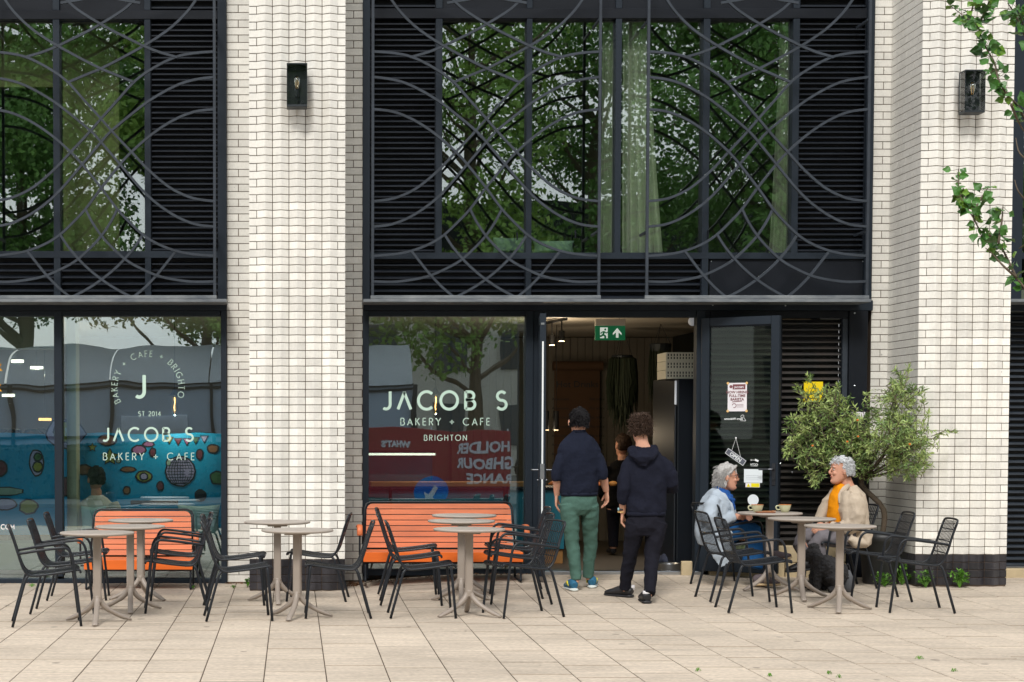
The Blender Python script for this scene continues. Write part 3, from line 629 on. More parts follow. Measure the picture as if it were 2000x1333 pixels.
def arc_text(s, cpx, cpy, rpx, a0, a1, hpx, wd):
    c = P(cpx, cpy, YG); k = P(cpx+1, cpy, YG).x-c.x; R = rpx*k; h = hpx*k; mb = MB(); tot = sum(GLY[ch][0]+.0 for ch in s); n = len(s)
    span = radians(a0-a1)*R; sp = (span/h-tot)/(n-1); x = 0
    for ch in s:
        wdt, st = GLY[ch]; th = radians(a0)-(x+wdt*h/2)/R
        for pl in st:
            def pf(u, v, th=th, wdt=wdt):
                lu, lv = u-wdt*h/2, v; return Vector((c.x+cos(th)*(R+lv)+sin(th)*lu, YG, c.z+sin(th)*(R+lv)-cos(th)*lu))
            ribbon(mb, [(p[0]*h, p[1]*h) for p in pl], wd*h, pf)
            if ch not in '+O C' and len(pl) == 2 and abs(pl[0][0]-pl[1][0]) < .02:     # little serifs
                for e_ in pl: ribbon(mb, [((e_[0]-.12)*h, e_[1]*h), ((e_[0]+.12)*h, e_[1]*h)], .06*h, pf)
        x += (wdt+sp)*h
    return mb
wp('curved_lettering', arc_text('BAKERY + CAFE + BRIGHTO', 289, 757, 60, 208, -18, 11.5, .085), m_letter, r_ws)
line_px('lettering', r_ws, 'COM', 2, 28, 1025, 1034, .2, m_letter2)
m_yel = M('orange_vinyl', C(235, 175, 40), .5)
mb = MB()
for (x0, y0, x1, y1) in ((-14, 716, 3, 712), (-10, 745, -2, 765)): pass
for cx_, cy_ in ((-2, 717), (-3, 757)):
    q = [P(cx_-6, cy_-5, YG), P(cx_+5, cy_-6, YG), P(cx_+1, cy_+1, YG), P(cx_+7, cy_+8, YG), P(cx_-8, cy_+6, YG)]; mb.add(q, [(0, 1, 2, 3, 4)])
wp('logo_mark', mb, m_yel, r_ws)

# Blender's own font for the small print
def btext(name, s, h, mat, parent, loc, rot, align='CENTER', ext=.0004, mirror=False, bold=0):
    cu = bpy.data.curves.new(name, 'FONT'); cu.body = s; cu.size = h; cu.align_x = align; cu.extrude = ext; cu.resolution_u = 2; cu.offset = bold
    o = bpy.data.objects.new(name, cu); COL.objects.link(o)
    me = bpy.data.meshes.new_from_object(o.evaluated_get(bpy.context.evaluated_depsgraph_get())); bpy.data.objects.remove(o); me.materials.clear()
    if mirror:
        for v in me.vertices: v.co.x *= -1
    o = obj(name, me, mat, parent); o.location = loc; o.rotation_euler = rot; return o
# ---- things on the folded-back door leaf: positions in the leaf's own plane
HP = radians(-33); ux = Vector((cos(HP), sin(HP), 0)); nrm = Vector((sin(HP), -cos(HP), 0))   # nrm points to the street
def dpt(px, py, off=.012):
    o = hr+nrm*off; rr = ray(px, py); k = (o-CAMP).dot(nrm)/rr.dot(nrm); return CAMP+rr*k
RZ = (pi/2, 0, HP)
def sheet(name, label, cat, pxs, pys, mat, off=.012, th=.001, group=None):
    c = dpt((pxs[0]+pxs[1])/2, (pys[0]+pys[1])/2, off); a = dpt(pxs[0], pys[1], off); b = dpt(pxs[1], pys[0], off)
    W_ = (Vector((b.x, b.y, 0))-Vector((a.x, a.y, 0))).length; H_ = b.z-a.z
    r = thing(name, label, cat, tuple(c), HP, group)
    MB().box((-W_/2, -th, -H_/2), (W_/2, 0, H_/2)).build('sheet', mat, r); return r, W_, H_
m_paper = M('white_paper', C(232, 228, 232), .7); m_mar = M('maroon_ink', C(122, 70, 76), .7); m_paperm = M('pale_paper', C(226, 234, 238), .6)
R0 = (pi/2, 0, 0)
r, W_, H_ = sheet('hiring_poster', 'NOW HIRING FULL-TIME BARISTA poster on the door glass', 'poster', (1421, 1459), (748, 804), m_paper)
MB().box((-W_*.24, -.0022, H_*.27), (W_*.42, -.0012, H_*.45)).build('masthead', m_mar, r)
btext('lettering', "JACOB'S", .026, m_paper, r, (W_*.09, -.003, H_*.315), R0, bold=.0006)
b = MB(); b.lathe([(.016, -.001), (.016, .001)], n=14, mtx=Matrix.Translation((-W_*.33, -.002, H_*.37)) @ Matrix.Rotation(pi/2, 4, 'X')); b.build('cup_mark', m_mar, r)
for i, s in enumerate(('NOW HIRING', 'FULL-TIME', 'BARISTA')): btext('lettering', s, .036, m_mar, r, (0, -.003, H_*(.13-.125*i)), R0, bold=.0010)
b = MB(); b.bar([(-.05, -.003, -.048), (.05, -.003, -.040)], .007, .001).bar(arc and [(-.03+.02*cos(t/3), -.003, -.085+.02*sin(t/3)) for t in range(-6, 10)], .006, .001); b.build('spoon_drawing', m_mar, r)
b = MB(); [b.box((-.005, -.0022, -.075-.013*i), (.065, -.0012, -.072-.013*i)) for i in range(3)]; b.build('small_print', m_mar, r)
m_tape = M('amber_sticker_dot', C(226, 186, 120), .5)
for sx in (-1, 1):
    for sz in (-1, 1): MB().lathe([(.013, -.001), (.013, .001)], n=14, mtx=Matrix.Translation((sx*W_*.49, -.003, sz*H_*.49)) @ Matrix.Rotation(pi/2, 4, 'X')).build('corner_sticker', m_tape, r)
c = dpt(1438, 818); r = thing('dog_sticker', 'white dog outline sticker reading backwards, under the poster', 'sticker', tuple(c), HP)
btext('lettering', 'Dogs Welcome', .030, m_letter2, r, (-.028, 0, -.012), R0, mirror=True, bold=.0009)
b = MB(); b.bar(smooth_path([(.045, 0, -.022), (.052, 0, .004), (.046, 0, .022), (.062, 0, .037), (.078, 0, .028), (.076, 0, .012), (.088, 0, -.004), (.096, 0, -.02), (.088, 0, -.024), (.06, 0, -.022), (.045, 0, -.022)], 3), .004, .001); b.bar([(.062, 0, .016), (.066, 0, -.018)], .003, .001); b.build('dog_drawing', m_letter2, r)
# OPEN sign hanging crooked on a string
c = dpt(1437, 893, .03); r = thing('open_sign', 'crooked grey OPEN sign hanging on a string behind the glass', 'sign', tuple(c), HP)
tl = Matrix.Rotation(radians(34), 4, 'Y')
b = MB(); b.box((-.115, -.004, -.032), (.115, .004, .032), tl); b.build('board', M('open_sign_grey', C(88, 92, 104), .5), r)
b = MB(); [b.add([tl @ Vector(v) for v in MB().box(a_, b_).v], MB().box(a_, b_).f) for a_, b_ in (((-.112, -.0055, -.030), (.112, -.0045, -.026)), ((-.112, -.0055, .026), (.112, -.0045, .030)), ((-.112, -.0055, -.030), (-.108, -.0045, .030)), ((.108, -.0055, -.030), (.112, -.0045, .030)))]; b.build('border', m_letter2, r)
btext('lettering', 'OPEN', .052, m_letter2, r, tl @ Vector((0, -.0055, -.018)), (pi/2, radians(34), 0), bold=.0014)
b = MB(); top = dpt(1438, 856, .03)-c; lx = 0.0; b.tube([(-.045, 0, .055), (0, 0, top.z)], .0018, 5).tube([(.05, 0, 0.0), (0, 0, top.z)], .0018, 5).ell((0, 0, top.z), (.010, .006, .010)); b.build('string', m_letter2, r)
c = dpt(1473, 903); r = thing('camera_sticker', 'small white CCTV notice reading backwards above the certificate', 'sticker', tuple(c), HP)
btext('lettering', 'CCTV', .030, m_letter2, r, (0, 0, -.036), R0, mirror=True, bold=.001)
b = MB(); b.box((-.005, 0, .016), (.035, .001, .036), Matrix.Rotation(radians(25), 4, 'Y')).box((-.035, 0, .012), (-.030, .001, .03)).box((-.03, 0, .018), (.0, .001, .022)).box((-.035, 0, -.042), (.035, .001, -.040)); b.build('camera_drawing', m_letter2, r)
r, W_, H_ = sheet('certificate', 'white certificate taped to the door glass beside the woman', 'notice', (1453, 1489), (917, 943), m_paperm)
b = MB(); [b.box((-W_*.4, -.0018, H_*(.02-.13*i)), (W_*.3, -.0012, H_*(.035-.13*i))) for i in range(3)]; b.build('small_print', M('grey_ink', C(150, 160, 170), .7), r)
r, W_, H_ = sheet('warning_label', 'small yellow warning label under the certificate on the door', 'sticker', (1456, 1484), (944, 952), m_paper)
m_yw = M('warning_yellow', C(236, 222, 10), .5)
MB().box((-W_*.1, -.0022, -H_*.42), (W_*.47, -.0012, H_*.42)).build('yellow_band', m_yw, r); MB().prism([(-W_*.42, -H_*.4), (-W_*.16, -H_*.4), (-W_*.29, H_*.4)], -.0022, -.0012).build('triangle', m_yw, r)
c = dpt(1471, 977); r = thing('round_sticker', 'blank white disc sticker low on the door glass', 'sticker', tuple(c), HP)
MB().lathe([(.056, -.001), (.056, .001)], n=36, mtx=Matrix.Rotation(pi/2, 4, 'X')).build('disc', m_paperm, r)
# yellow warning sign + white notice near the shutter
a = P(1570, 746, -.02); b_ = P(1607, 782, -.02); r = thing('warning_sign', 'yellow square sign with black triangle outline, half hidden by the bush', 'sign', ((a.x+b_.x)/2, -.02, b_.z))
wp('plate', MB().bbox((a.x, -.024, b_.z-.02), (b_.x, -.018, a.z), .002), M('sign_yellow', C(246, 214, 8), .5), r)
mb = MB(); xm, zm = (a.x+b_.x)/2, (a.z+b_.z)/2; mb.bar([(xm-.055, -.026, zm-.075), (xm, -.026, zm+.055), (xm+.055, -.026, zm-.075), (xm-.055, -.026, zm-.075)], .008, .002); wp('triangle', mb, m_void, r)
a = P(1664, 805, -.06); b_ = P(1692, 818, -.06); r = thing('notice', 'small white notice on the dark post behind the olive bush', 'notice', ((a.x+b_.x)/2, -.055, b_.z))
wp('sheet', MB().box((a.x, -.056, b_.z), (b_.x-.01, -.052, a.z)), m_paper, r)

# ================================================================== WALL LAMPS
m_lampm = M('lamp_black_metal', C(42, 48, 52), .45, .3); m_lglass = GL('lamp_glass', (.95, .97, .96, 1), -.02)
m_bulb = GL('bulb_glass', (1, .93, .75, 1), .25, rtint=(1, 1, 1, 1)); m_fil = M('brass_filament', C(255, 190, 90), .3, .6)
def wall_lamp(label, px, py0, py1, Yw):
    a = P(px, py1, Yw-.06); b = P(px, py0, Yw-.06); r = thing('wall_lamp', label, 'wall lamp', (a.x, Yw-.05, a.z), group='box lanterns on the pillars')
    H = b.z-a.z; w2 = .097; D = .15
    MB().bbox((-w2, -.012, 0), (w2, .012, H), .003).build('back_plate', m_lampm, r)
    MB().bbox((-.05, .0, H*.3), (.05, .055, H*.7), .004).build('wall_bracket', m_lampm, r)
    MB().bbox((-w2, -D, H-.014), (w2, -.0125, H), .003).build('lid', m_lampm, r)
    MB().bbox((-w2, -D, 0), (w2, -.0125, .022), .003).build('base', m_lampm, r)
    m = MB()
    for sx in (-1, 1): m.box((sx*w2-.004 if sx > 0 else -w2, -D, .0225), (w2 if sx > 0 else -w2+.004, -D+.004, H-.0145))
    m.build('corner_post', m_lampm, r)
    g = MB(); g.box((-w2+.004, -D+.0005, .0225), (w2-.004, -D+.003, H-.0145)).box((-w2+.0005, -D+.005, .0225), (-w2+.003, -.0125, H-.0145)).box((w2-.003, -D+.005, .0225), (w2-.0005, -.0125, H-.0145)); g.build('glass', m_lglass, r)
    c = (0, -.08, 0)
    MB().lathe([(.014, .10), (.019, .105), (.019, .17), (.016, .175)], c, 14).tube([(0, -.08, .023), (0, -.08, .10)], .006, 8).build('lamp_holder', m_lampm, r)
    MB().lathe([(.013, .176), (.018, .20), (.028, .235), (.031, .262), (.026, .285), (.012, .298)], c, 16).build('bulb', m_bulb, r, True)
    MB().tube([(-.008, -.08, .18), (-.010, -.08, .25), (0, -.08, .27), (.010, -.08, .25), (.008, -.08, .18)], .0025, 5).build('filament', m_fil, r)
    return r
wall_lamp('box lantern with a filament bulb on the central pillar', 580, 129, 214, -.885-.047)
wall_lamp('box lantern with a filament bulb on the right pillar behind the branch', 1893, 142, 225, -.885-.047)
# ================================================================== GROUND
rp = bpy.data.objects.new('pavement', None); COL.objects.link(rp); rp['kind'] = 'structure'
def sheet_grid(name, x0, x1, y0, y1, nx, ny, dz, mat):
    m = MB(); vs = [(x0+(x1-x0)*i/nx, y0+(y1-y0)*j/ny) for j in range(ny+1) for i in range(nx+1)]
    m.v = [(x, y, gz(x, y)+dz) for x, y in vs]; m.f = [(j*(nx+1)+i, j*(nx+1)+i+1, (j+1)*(nx+1)+i+1, (j+1)*(nx+1)+i) for j in range(ny) for i in range(nx)]
    return m.build(name, mat)
SW, SL = .394, .60
SX0 = -.97-SW*6; NXS = 29; SY0 = -7.85
o = sheet_grid('joint_bed', SX0-.002, SX0+SW*NXS+.002, SY0, .12, 58, 30, -.0035, m_joint); o.parent = rp
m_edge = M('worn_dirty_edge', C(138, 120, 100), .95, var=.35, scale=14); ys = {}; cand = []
for i in range(NXS):
    off = random.choice([0, .2, .3, .4, .1, .5])+random.uniform(-.03, .03); y = SY0
    yy = [SY0]; y = SY0+off if off > .12 else SY0+off+SL
    while y < .10: yy.append(y); y += SL+random.uniform(-.012, .012)
    yy.append(.11)
    for a, b in zip(yy[:-1], yy[1:]):
        if b-a > .06: cand.append((i, a, b))
def inview(i, a, b):
    x = SX0+SW*(i+.5); y = (a+b)/2; s = FPX/(DCAM+y); px = VX+x*s; return -SW*s < px < 2000+SW*s and (HCAM*s+843) < 1333+SL*s*.3
cand.sort(key=lambda c: (not inview(*c), c[1]))
rest = MB()
for n, (i, a, b) in enumerate(cand):
    x0 = SX0+SW*i+.0035; x1 = x0+SW-.007; g1 = random.choice((.005, .010, .014)); y0 = a+g1; y1 = b-g1; t = random.uniform(-.0004, .0022)
    dxx = random.uniform(-.0015, .0015)
    ci = random.choice((.0015, .0015, .003, .005)); top = [(x, y, gz(x, y)+t) for x, y in ((x0+.003, y0+ci), (x1-.003, y0+ci), (x1-.003, y1-.003), (x0+.003, y1-.003))]
    low = [(x, y, gz(x, y)-.0022+t) for x, y in ((x0, y0), (x1, y0), (x1, y1), (x0, y1))]; bot = [(x, y, zq-.05) for x, y, zq in low]
    fs = [(0, 1, 2, 3)]+[(k+4, (k+1) % 4+4, (k+1) % 4, k) for k in range(4)]+[(k+8, (k+1) % 4+8, (k+1) % 4+4, k+4) for k in range(4)]
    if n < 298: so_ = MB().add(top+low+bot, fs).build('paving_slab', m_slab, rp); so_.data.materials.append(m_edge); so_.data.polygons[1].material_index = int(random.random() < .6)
    else: rest.add(top+low+bot, fs)
o = rest.build('paving', m_slab, rp); o['kind'] = 'stuff'
sx1 = SX0+SW*NXS
m = MB(); m.box((-40, -10.4, -.09), (60, SY0-.002, -.004)).box((-40, SY0-.001, -.09), (SX0-.003, .2, -.004)); m.build('far_paving', m_pave2, rp)
sheet_grid('far_paving', sx1+.003, 40, SY0-.001, .2, 20, 6, -.004, m_pave2).parent = rp
o = MB().box((-300, -400, -.30), (300, 60, -.16)).build('ground', M('dark_ground', C(96, 92, 84), .95, var=.1, scale=.3)); struct(o)
o = MB().box((-120, -19.9, -.159), (120, -10.41, -.10)).build('road', m_asph); struct(o)
o = MB().bbox((-120, -19.85, -.09), (120, -10.39, -.02), .01).build('x', m_asph); bpy.data.objects.remove(o)
kb = MB()
for i in range(60): kb.bbox((-28+i*.95, -10.56, -.098), (-28+i*.95+.94, -10.405, .0), .01)
o = kb.build('kerb', m_stone); struct(o)
o = MB().box((-120, -60, -.159), (120, -19.905, -.02)).build('far_pavement', M('far_pavement_grey', C(110, 108, 104), .85, var=.1)); struct(o)
# ================================================================== INTERIORS
def room(nm, x0, x1, y0, y1, z0, z1, mw, mf, mc):
    o = MB().box((x0, y1, z0), (x1, y1+.1, z1)).build(nm+'_back_wall', mw); struct(o)
    o = MB().box((x0-.1, y0, z0), (x0, y1+.1, z1)).box((x1, y0, z0), (x1+.1, y1+.1, z1)).build(nm+'_side_wall', mw); struct(o)
    o = MB().box((x0-.1, y0, z0-.1), (x1+.1, y1+.1, z0)).build(nm+'_floor', mf); struct(o)
    o = MB().box((x0-.1, y0, z1), (x1+.1, y1+.1, z1+.1)).build(nm+'_ceiling', mc); struct(o)
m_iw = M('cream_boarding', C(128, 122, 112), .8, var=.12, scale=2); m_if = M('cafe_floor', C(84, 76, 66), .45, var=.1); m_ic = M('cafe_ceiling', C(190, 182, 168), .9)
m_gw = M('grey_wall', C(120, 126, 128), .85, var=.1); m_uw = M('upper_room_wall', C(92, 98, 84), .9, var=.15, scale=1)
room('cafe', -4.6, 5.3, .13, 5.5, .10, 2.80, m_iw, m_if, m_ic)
room('upper_room', -4.6, 9.1, .13, 4.2, 3.0, 6.7, m_uw, m_uw, m_uw)
# boarding on the back wall behind the door
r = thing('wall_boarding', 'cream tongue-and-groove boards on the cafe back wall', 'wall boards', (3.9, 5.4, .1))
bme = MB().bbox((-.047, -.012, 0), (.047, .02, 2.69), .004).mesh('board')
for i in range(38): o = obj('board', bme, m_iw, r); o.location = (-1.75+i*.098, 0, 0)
m_drk = M('dark_green_wall', C(30, 34, 30), .9)
wp('green_panel', MB().box((5.0, 2.2, .12), (5.28, 5.3, 2.79)), m_drk, thing('planted_wall', 'dark planted wall at the back right of the cafe', 'wall', (5.1, 3.8, .1)))
# exit sign
a = P(1162, 665, 1.0); b = P(1221, 637, 1.0); t_ = P(1162, 624, 1.0)
r = thing('exit_sign', 'green emergency exit sign with running figure and arrow over the door', 'sign', ((a.x+b.x)/2, 1.0, a.z))
m_ex = EM('exit_green', C(10, 98, 60), .35); m_exw = EM('exit_white', C(225, 235, 228), .45)
wp('panel', MB().bbox((a.x, .99, a.z), (b.x, 1.01, b.z), .002), m_ex, r); wp('housing', MB().bbox((a.x, .97, b.z+.001), (b.x, 1.03, t_.z), .004), M('sign_housing', C(205, 200, 190), .5), r)
wp('suspension', MB().tube([(a.x+.06, 1.0, t_.z), (a.x+.08, 1.0, 2.8)], .002, 5).tube([(b.x-.06, 1.0, t_.z), (b.x-.08, 1.0, 2.8)], .002, 5), m_lampm, r)
def ep(px, py): return P(px, py, .988)
def poly(mb, pts, Y): mb.add([Vector((ep(*p).x, Y, ep(*p).z)) for p in pts], [tuple(range(len(pts)))]); return mb
mb = MB(); poly(mb, [(1172, 640), (1187, 640), (1187, 661), (1172, 661)], .988)
poly(mb, [(1205.5, 641), (1214, 651), (1214, 655), (1208, 649.5), (1208, 660), (1203, 660), (1203, 649.5), (1197, 655), (1197, 651)], .988); wp('pictogram', mb, m_exw, r)
mb = MB(); c = ep(1182, 644); mb.lathe([(.011, -.001), (.011, .001)], n=12, mtx=Matrix.Translation((c.x, .984, c.z)) @ Matrix.Rotation(pi/2, 4, 'X'))
for pl, wd in (([(1180, 648), (1178, 654), (1182, 657), (1182, 661)], .022), ([(1178, 654), (1174, 657), (1169, 657)], .02), ([(1180, 648), (1176, 649), (1173, 652)], .012), ([(1180, 648), (1184, 651), (1187, 649)], .012)):
    mb.bar([Vector((ep(*p).x, .985, ep(*p).z)) for p in pl], wd, .002)
wp('running_figure', mb, m_ex, r)
# brown paper menu roll
a = P(1087, 850, 5.0); b = P(1177, 714, 5.0); r = thing('menu_roll', 'brown kraft paper menu roll hung on the back wall', 'menu board', ((a.x+b.x)/2, 5.2, a.z-.5))
m_kr = M('kraft_paper', C(96, 70, 50), .85, var=.12, scale=3)
wp('paper', MB().box((a.x, 5.2, a.z-.5), (b.x, 5.215, b.z)), m_kr, r); wp('roller', MB().tube([(a.x-.03, 5.16, b.z), (b.x+.03, 5.16, b.z)], .06, 12), m_kr, r)
btext('handwriting', 'Hot Drinks', .12, m_lampm, r, Vector(((a.x+b.x)/2, 5.19, b.z-.28))-r.location, R0)
for i in range(9):
    for sx, tx in ((-.22, 'Americano'), (.26, 'Flat white')): btext('handwriting', tx, .05, m_lampm, r, Vector(((a.x+b.x)/2+sx, 5.19, b.z-.45-.12*i))-r.location, R0)
# hanging plant (long trailing)
m_trail = M('trailing_plant', C(34, 44, 26), .8, var=.3, scale=20)
def hanging(label, px, py0, py1, hwpx, Y, n=420):
    t0 = P(px, py0, Y); b0 = P(px, py1, Y); wv = P(px+hwpx, py0, Y).x-t0.x; r = thing('hanging_plant', label, 'hanging plant', tuple(t0))
    MB().lathe([(.06, -.02), (.12, .02), (.13, .10), (.12, .11)], (0, 0, 0), 14).build('pot', m_lampm, r)
    st = MB(); zc = 2.8-t0.z
    for k in range(3): a = k*2.1; st.tube([(cos(a)*.12, sin(a)*.12, .1), (0, 0, zc)], .003, 4)
    st.build('hanger', m_lampm, r); m = MB()
    for k in range(n):
        a = random.uniform(0, 2*pi); q = sqrt(random.random())*wv; L = (t0.z-b0.z)*random.uniform(.45, 1)*(1-.35*(q/wv)**2); x, y = q*cos(a), q*sin(a)
        pts = [(x*.5, y*.5, .10), (x*.9, y*.9, .06), (x, y, -.1), (x*1.02+random.uniform(-.02, .02), y, -L*.6), (x+random.uniform(-.03, .03), y, -L)]
        m.tube(pts, [.008, .012, .012, .01, .003], 3, False)
    o = m.build('trailing_stems', m_trail, r); o['kind'] = 'stuff'
hanging('long trailing plant hanging from the ceiling beyond the doorway', 1215, 712, 850, 29, 3.2)
hanging('leafy trailing plant hanging above the drinks fridge', 1290, 690, 820, 22, 2.6, 200)
# fridge
m_fr = M('fridge_black', C(24, 28, 34), .35); m_frw = EM('fridge_header', C(190, 194, 200), .22); m_int = EM('fridge_interior', C(50, 62, 64), .03)  # header glows faintly, standing in for daylight on its face
fx0, fx1 = XW(1283, 900, .55), XW(1316, 900, .55)+.0; r = thing('drinks_fridge', 'tall black glass-door drinks fridge just inside the doorway', 'fridge', (XW(1330, 900, .8), .8, .10))
fa = P(1282, 741, .6); Zt = P(1316, 741, .6).z; rot = Matrix.Translation((XW(1316, 900, .55), .45, 0)) @ Matrix.Rotation(radians(14), 4, 'Z')
# body: front-left corner turned so both faces show
def wb(nm, a_, b_, mat, c_=.006): return wp(nm, MB().bbox(a_, b_, c_, rot), mat, r)
wb('cabinet', (0.02, 0, .10), (.72, .60, Zt), m_fr); 
rotd = rot @ Matrix.Rotation(radians(58), 4, 'Z')
def wd_(nm, a_, b_, mat, c_=.004): return wp(nm, MB().bbox(a_, b_, c_, rotd), mat, r)
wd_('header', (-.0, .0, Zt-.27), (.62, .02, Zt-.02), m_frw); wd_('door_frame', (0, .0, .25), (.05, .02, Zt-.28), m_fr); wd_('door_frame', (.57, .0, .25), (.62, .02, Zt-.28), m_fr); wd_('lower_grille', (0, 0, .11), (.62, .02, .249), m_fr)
wd_('interior', (.051, .012, .25), (.569, .018, Zt-.28), m_int, .002)
sm_ = MB()
for k in range(5): sm_.box((.055, .002, .42+k*.27), (.565, .010, .44+k*.27), rotd)
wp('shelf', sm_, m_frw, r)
# crates on the fridge
m_cr = M('white_crate', C(214, 212, 196), .6)
for k in range(3):
    zc = Zt+.003+k*.093; cx0 = XW(1303, 700, .5); r = thing('bakery_crate', ('lowest white perforated crate on top of the fridge', 'middle white perforated crate of the stack on the fridge', 'topmost white perforated crate on the fridge')[k], 'crate', (cx0+.25, .8, zc), group='crates stacked on the drinks fridge')
    x0, x1, y0, y1 = cx0, cx0+.46, .55, 1.0; m = MB()
    for (a_, b_) in (((x0, y0, zc+.001), (x1, y1, zc+.008)), ((x0, y0, zc+.075), (x1, y0+.015, zc+.09)), ((x0, y0, zc+.008), (x1, y0+.015, zc+.02)), ((x0, y1-.015, zc+.008), (x1, y1, zc+.09)), ((x0, y0+.015, zc+.008), (x0+.015, y1-.015, zc+.09)), ((x1-.015, y0+.015, zc+.008), (x1, y1-.015, zc+.09)), ((x0, y0+.001, zc+.042), (x1, y0+.014, zc+.052))): m.box(a_, b_)
    for i in range(15): m.box((x0+i*.0315, y0+.002, zc+.02), (x0+i*.0315+.017, y0+.013, zc+.075))
    wp('crate_body', m, m_cr, r); wp('crate_lining', MB().box((x0+.017, y0+.02, zc+.01), (x1-.017, y0+.025, zc+.085)), m_drk, r)
# counter, display case
m_teal = M('teal_counter', C(20, 112, 132), .5, var=.08); m_ply = M('plywood_base', C(170, 122, 66), .6, var=.15, scale=3, stretch=(.3, 1, 4)); m_wd = M('wood_shelf', C(216, 150, 88), .5, var=.1, scale=4, stretch=(.4, 2, 2))
YC = 1.3; ca = XW(640, 900, YC); cb = XW(1103, 900, YC)
r = thing('serving_counter', 'teal cafe counter on a plywood base, seen through door and window', 'counter', ((ca+cb)/2, YC, .1))
wp('counter_front', MB().bbox((ca, YC, ZW(1073, YC)), (cb, YC+.5, ZW(957, YC)), .004), m_teal, r); wp('counter_base', MB().bbox((ca, YC+.03, .10), (cb-.01, YC+.45, ZW(1073, YC)-.002), .004), m_ply, r)
gm = MB()
for i in range(int((cb-ca)/.07)): gm.box((ca+i*.07, YC-.004, ZW(1073, YC)+.004), (ca+i*.07+.062, YC-.0005, ZW(957, YC)-.004))
wp('counter_boards', gm, m_teal, r); wp('counter_top', MB().bbox((ca-.02, YC-.05, ZW(957, YC)+.001), (cb+.02, YC+.55, ZW(957, YC)+.03), .004), m_frame2, r)
r = thing('display_case', 'glass pastry display case with lit strip behind the middle window', 'display case', (XW(800), 1.5, ZW(957, YC)+.03))
zc0 = ZW(957, YC)+.032; zc1 = ZW(888, YC)+.02; da, db = XW(700, 900, YC), XW(850, 900, YC)
wp('glass_front', MB().box((da, YC+.0, zc0), (db, YC+.008, zc1)), m_lglass, r); wp('case_top', MB().bbox((da, YC, zc1+.001), (db, YC+.4, zc1+.02), .003), m_frame2, r); wp('case_back', MB().box((da, YC+.40, zc0), (db, YC+.42, zc1)), m_teal, r)
wp('light_strip', MB().box((da, YC+.012, zc1-.03), (db, YC+.03, zc1-.006)), EM('strip_light', (1, .95, .75, 1), 1.6), r)
ZS = ZW(941, .35); r = thing('window_shelf', 'orange-brown wooden bar shelf across the middle window', 'shelf', (XW(870), .3, ZS))
wp('shelf_board', MB().bbox((XW(722, 940, .3), .12, ZS-.045), (XW(1025, 940, .3), .45, ZS), .004), m_wd, r); wp('bracket', MB().bbox((XW(760, 940, .3), .13, ZS-.7), (XW(764, 940, .3), .4, ZS-.046), .002).bbox((XW(985, 940, .3), .13, ZS-.7), (XW(989, 940, .3), .4, ZS-.046), .002), m_frame2, r)
past = [C(205, 140, 70), C(190, 110, 50), C(225, 175, 110), C(160, 80, 50), C(214, 120, 60)]
pms = [M('pastry_crust', c, .6, var=.2, scale=30) for c in past]
PG = 'pastries laid out on the counter'
for k in range(12):
    x = ca+1.5+k*.17+random.uniform(-.03, .03); lv = random.choice((zc0, zc0+.0)); y = YC+random.uniform(.06, .3)
    m = MB(); sc = random.uniform(.8, 1.2); kind = k % 3
    if kind == 0: m.limb([(-.06*sc, 0, .02), (-.03*sc, .01, .028), (0, .014, .03), (.03*sc, .01, .028), (.06*sc, 0, .02)], [.008, .022, .028, .022, .008], (0, 0, 1), 8)
    elif kind == 1: m.lathe([(.03, 0), (.045, .02), (.05, .035), (.03, .05), (.01, .055)], n=12)
    else: m.bbox((-.05, -.04, 0), (.05, .04, .04), .012)
    o = m.build('pastry', pms[k % 5], None, True, (x, y, lv+.001)); tag(o, ('golden crescent pastry', 'round brown bun', 'square cake slice')[kind]+' on the lit cafe counter', 'pastry', PG+' '+('crescents', 'buns', 'slices')[kind])
# pendants and track light
m_glow = EM('warm_filament', (1, .50, .14, 1), 10); m_glowb = GL('pendant_glass', (1, .96, .85, 1), .08)
def pendant(label, px, py_top, py_bulb, Y, big=True):
    b = P(px, py_bulb, Y); r = thing('pendant_lamp', label, 'pendant lamp', tuple(b))
    MB().tube([(0, 0, .10), (0, 0, 2.79-b.z)], .004, 6).build('cable', m_lampm, r); MB().lathe([(.05, 0), (.05, .02)], (0, 0, 2.778-b.z), 16).build('ceiling_rose', m_lampm, r)
    MB().lathe([(.02, .10), (.055, .10), (.06, .09), (.03, .13), (.018, .16)], n=16).build('lamp_cap', m_lampm, r)
    MB().lathe([(.018, .09), (.03, .04), (.036, -.05), (.03, -.10), (.01, -.12)], n=16).build('bulb', m_glowb, r, True); MB().tube([(0, 0, .07), (.003, 0, .02), (-.004, 0, -.03), (0, 0, -.07)], .0045, 6).build('filament', m_glow, r); lamp('pendant_light', (b.x, b.y, b.z-.16), 11)
pendant('glowing pendant bulb behind the left window lettering', 341, 640, 790, .5)
pendant('glowing pendant bulb behind the C of the middle window lettering', 851, 620, 788, .6)
m_tube = M('black_tube_lamp', C(18, 18, 20), .5); m_glow2 = EM('warm_spot', (1, .72, .4, 1), 6)
for i, px in enumerate((1067, 1086)):
    b = P(px, 840, 2.6); r = thing('tube_pendant', ('slim black tube pendant at the left jamb', 'slim black tube pendant left of the menu roll')[i], 'pendant lamp', tuple(b))
    MB().tube([(0, 0, 0), (0, 0, .22)], .032, 12).build('tube', m_tube, r); MB().tube([(0, 0, .22), (0, 0, 2.79-b.z)], .004, 5).build('cable', m_tube, r); MB().lathe([(.026, -.004), (.026, -.001)], n=12).build('light_disc', m_glow2, r); lamp('tube_light', (b.x, b.y, b.z-.06), 4)
a = P(1062, 657, 2.0); b = P(1106, 640, 1.2); r = thing('track_light', 'black ceiling track with two spotlights inside the doorway', 'spotlights', ((a.x+b.x)/2, 1.6, a.z))
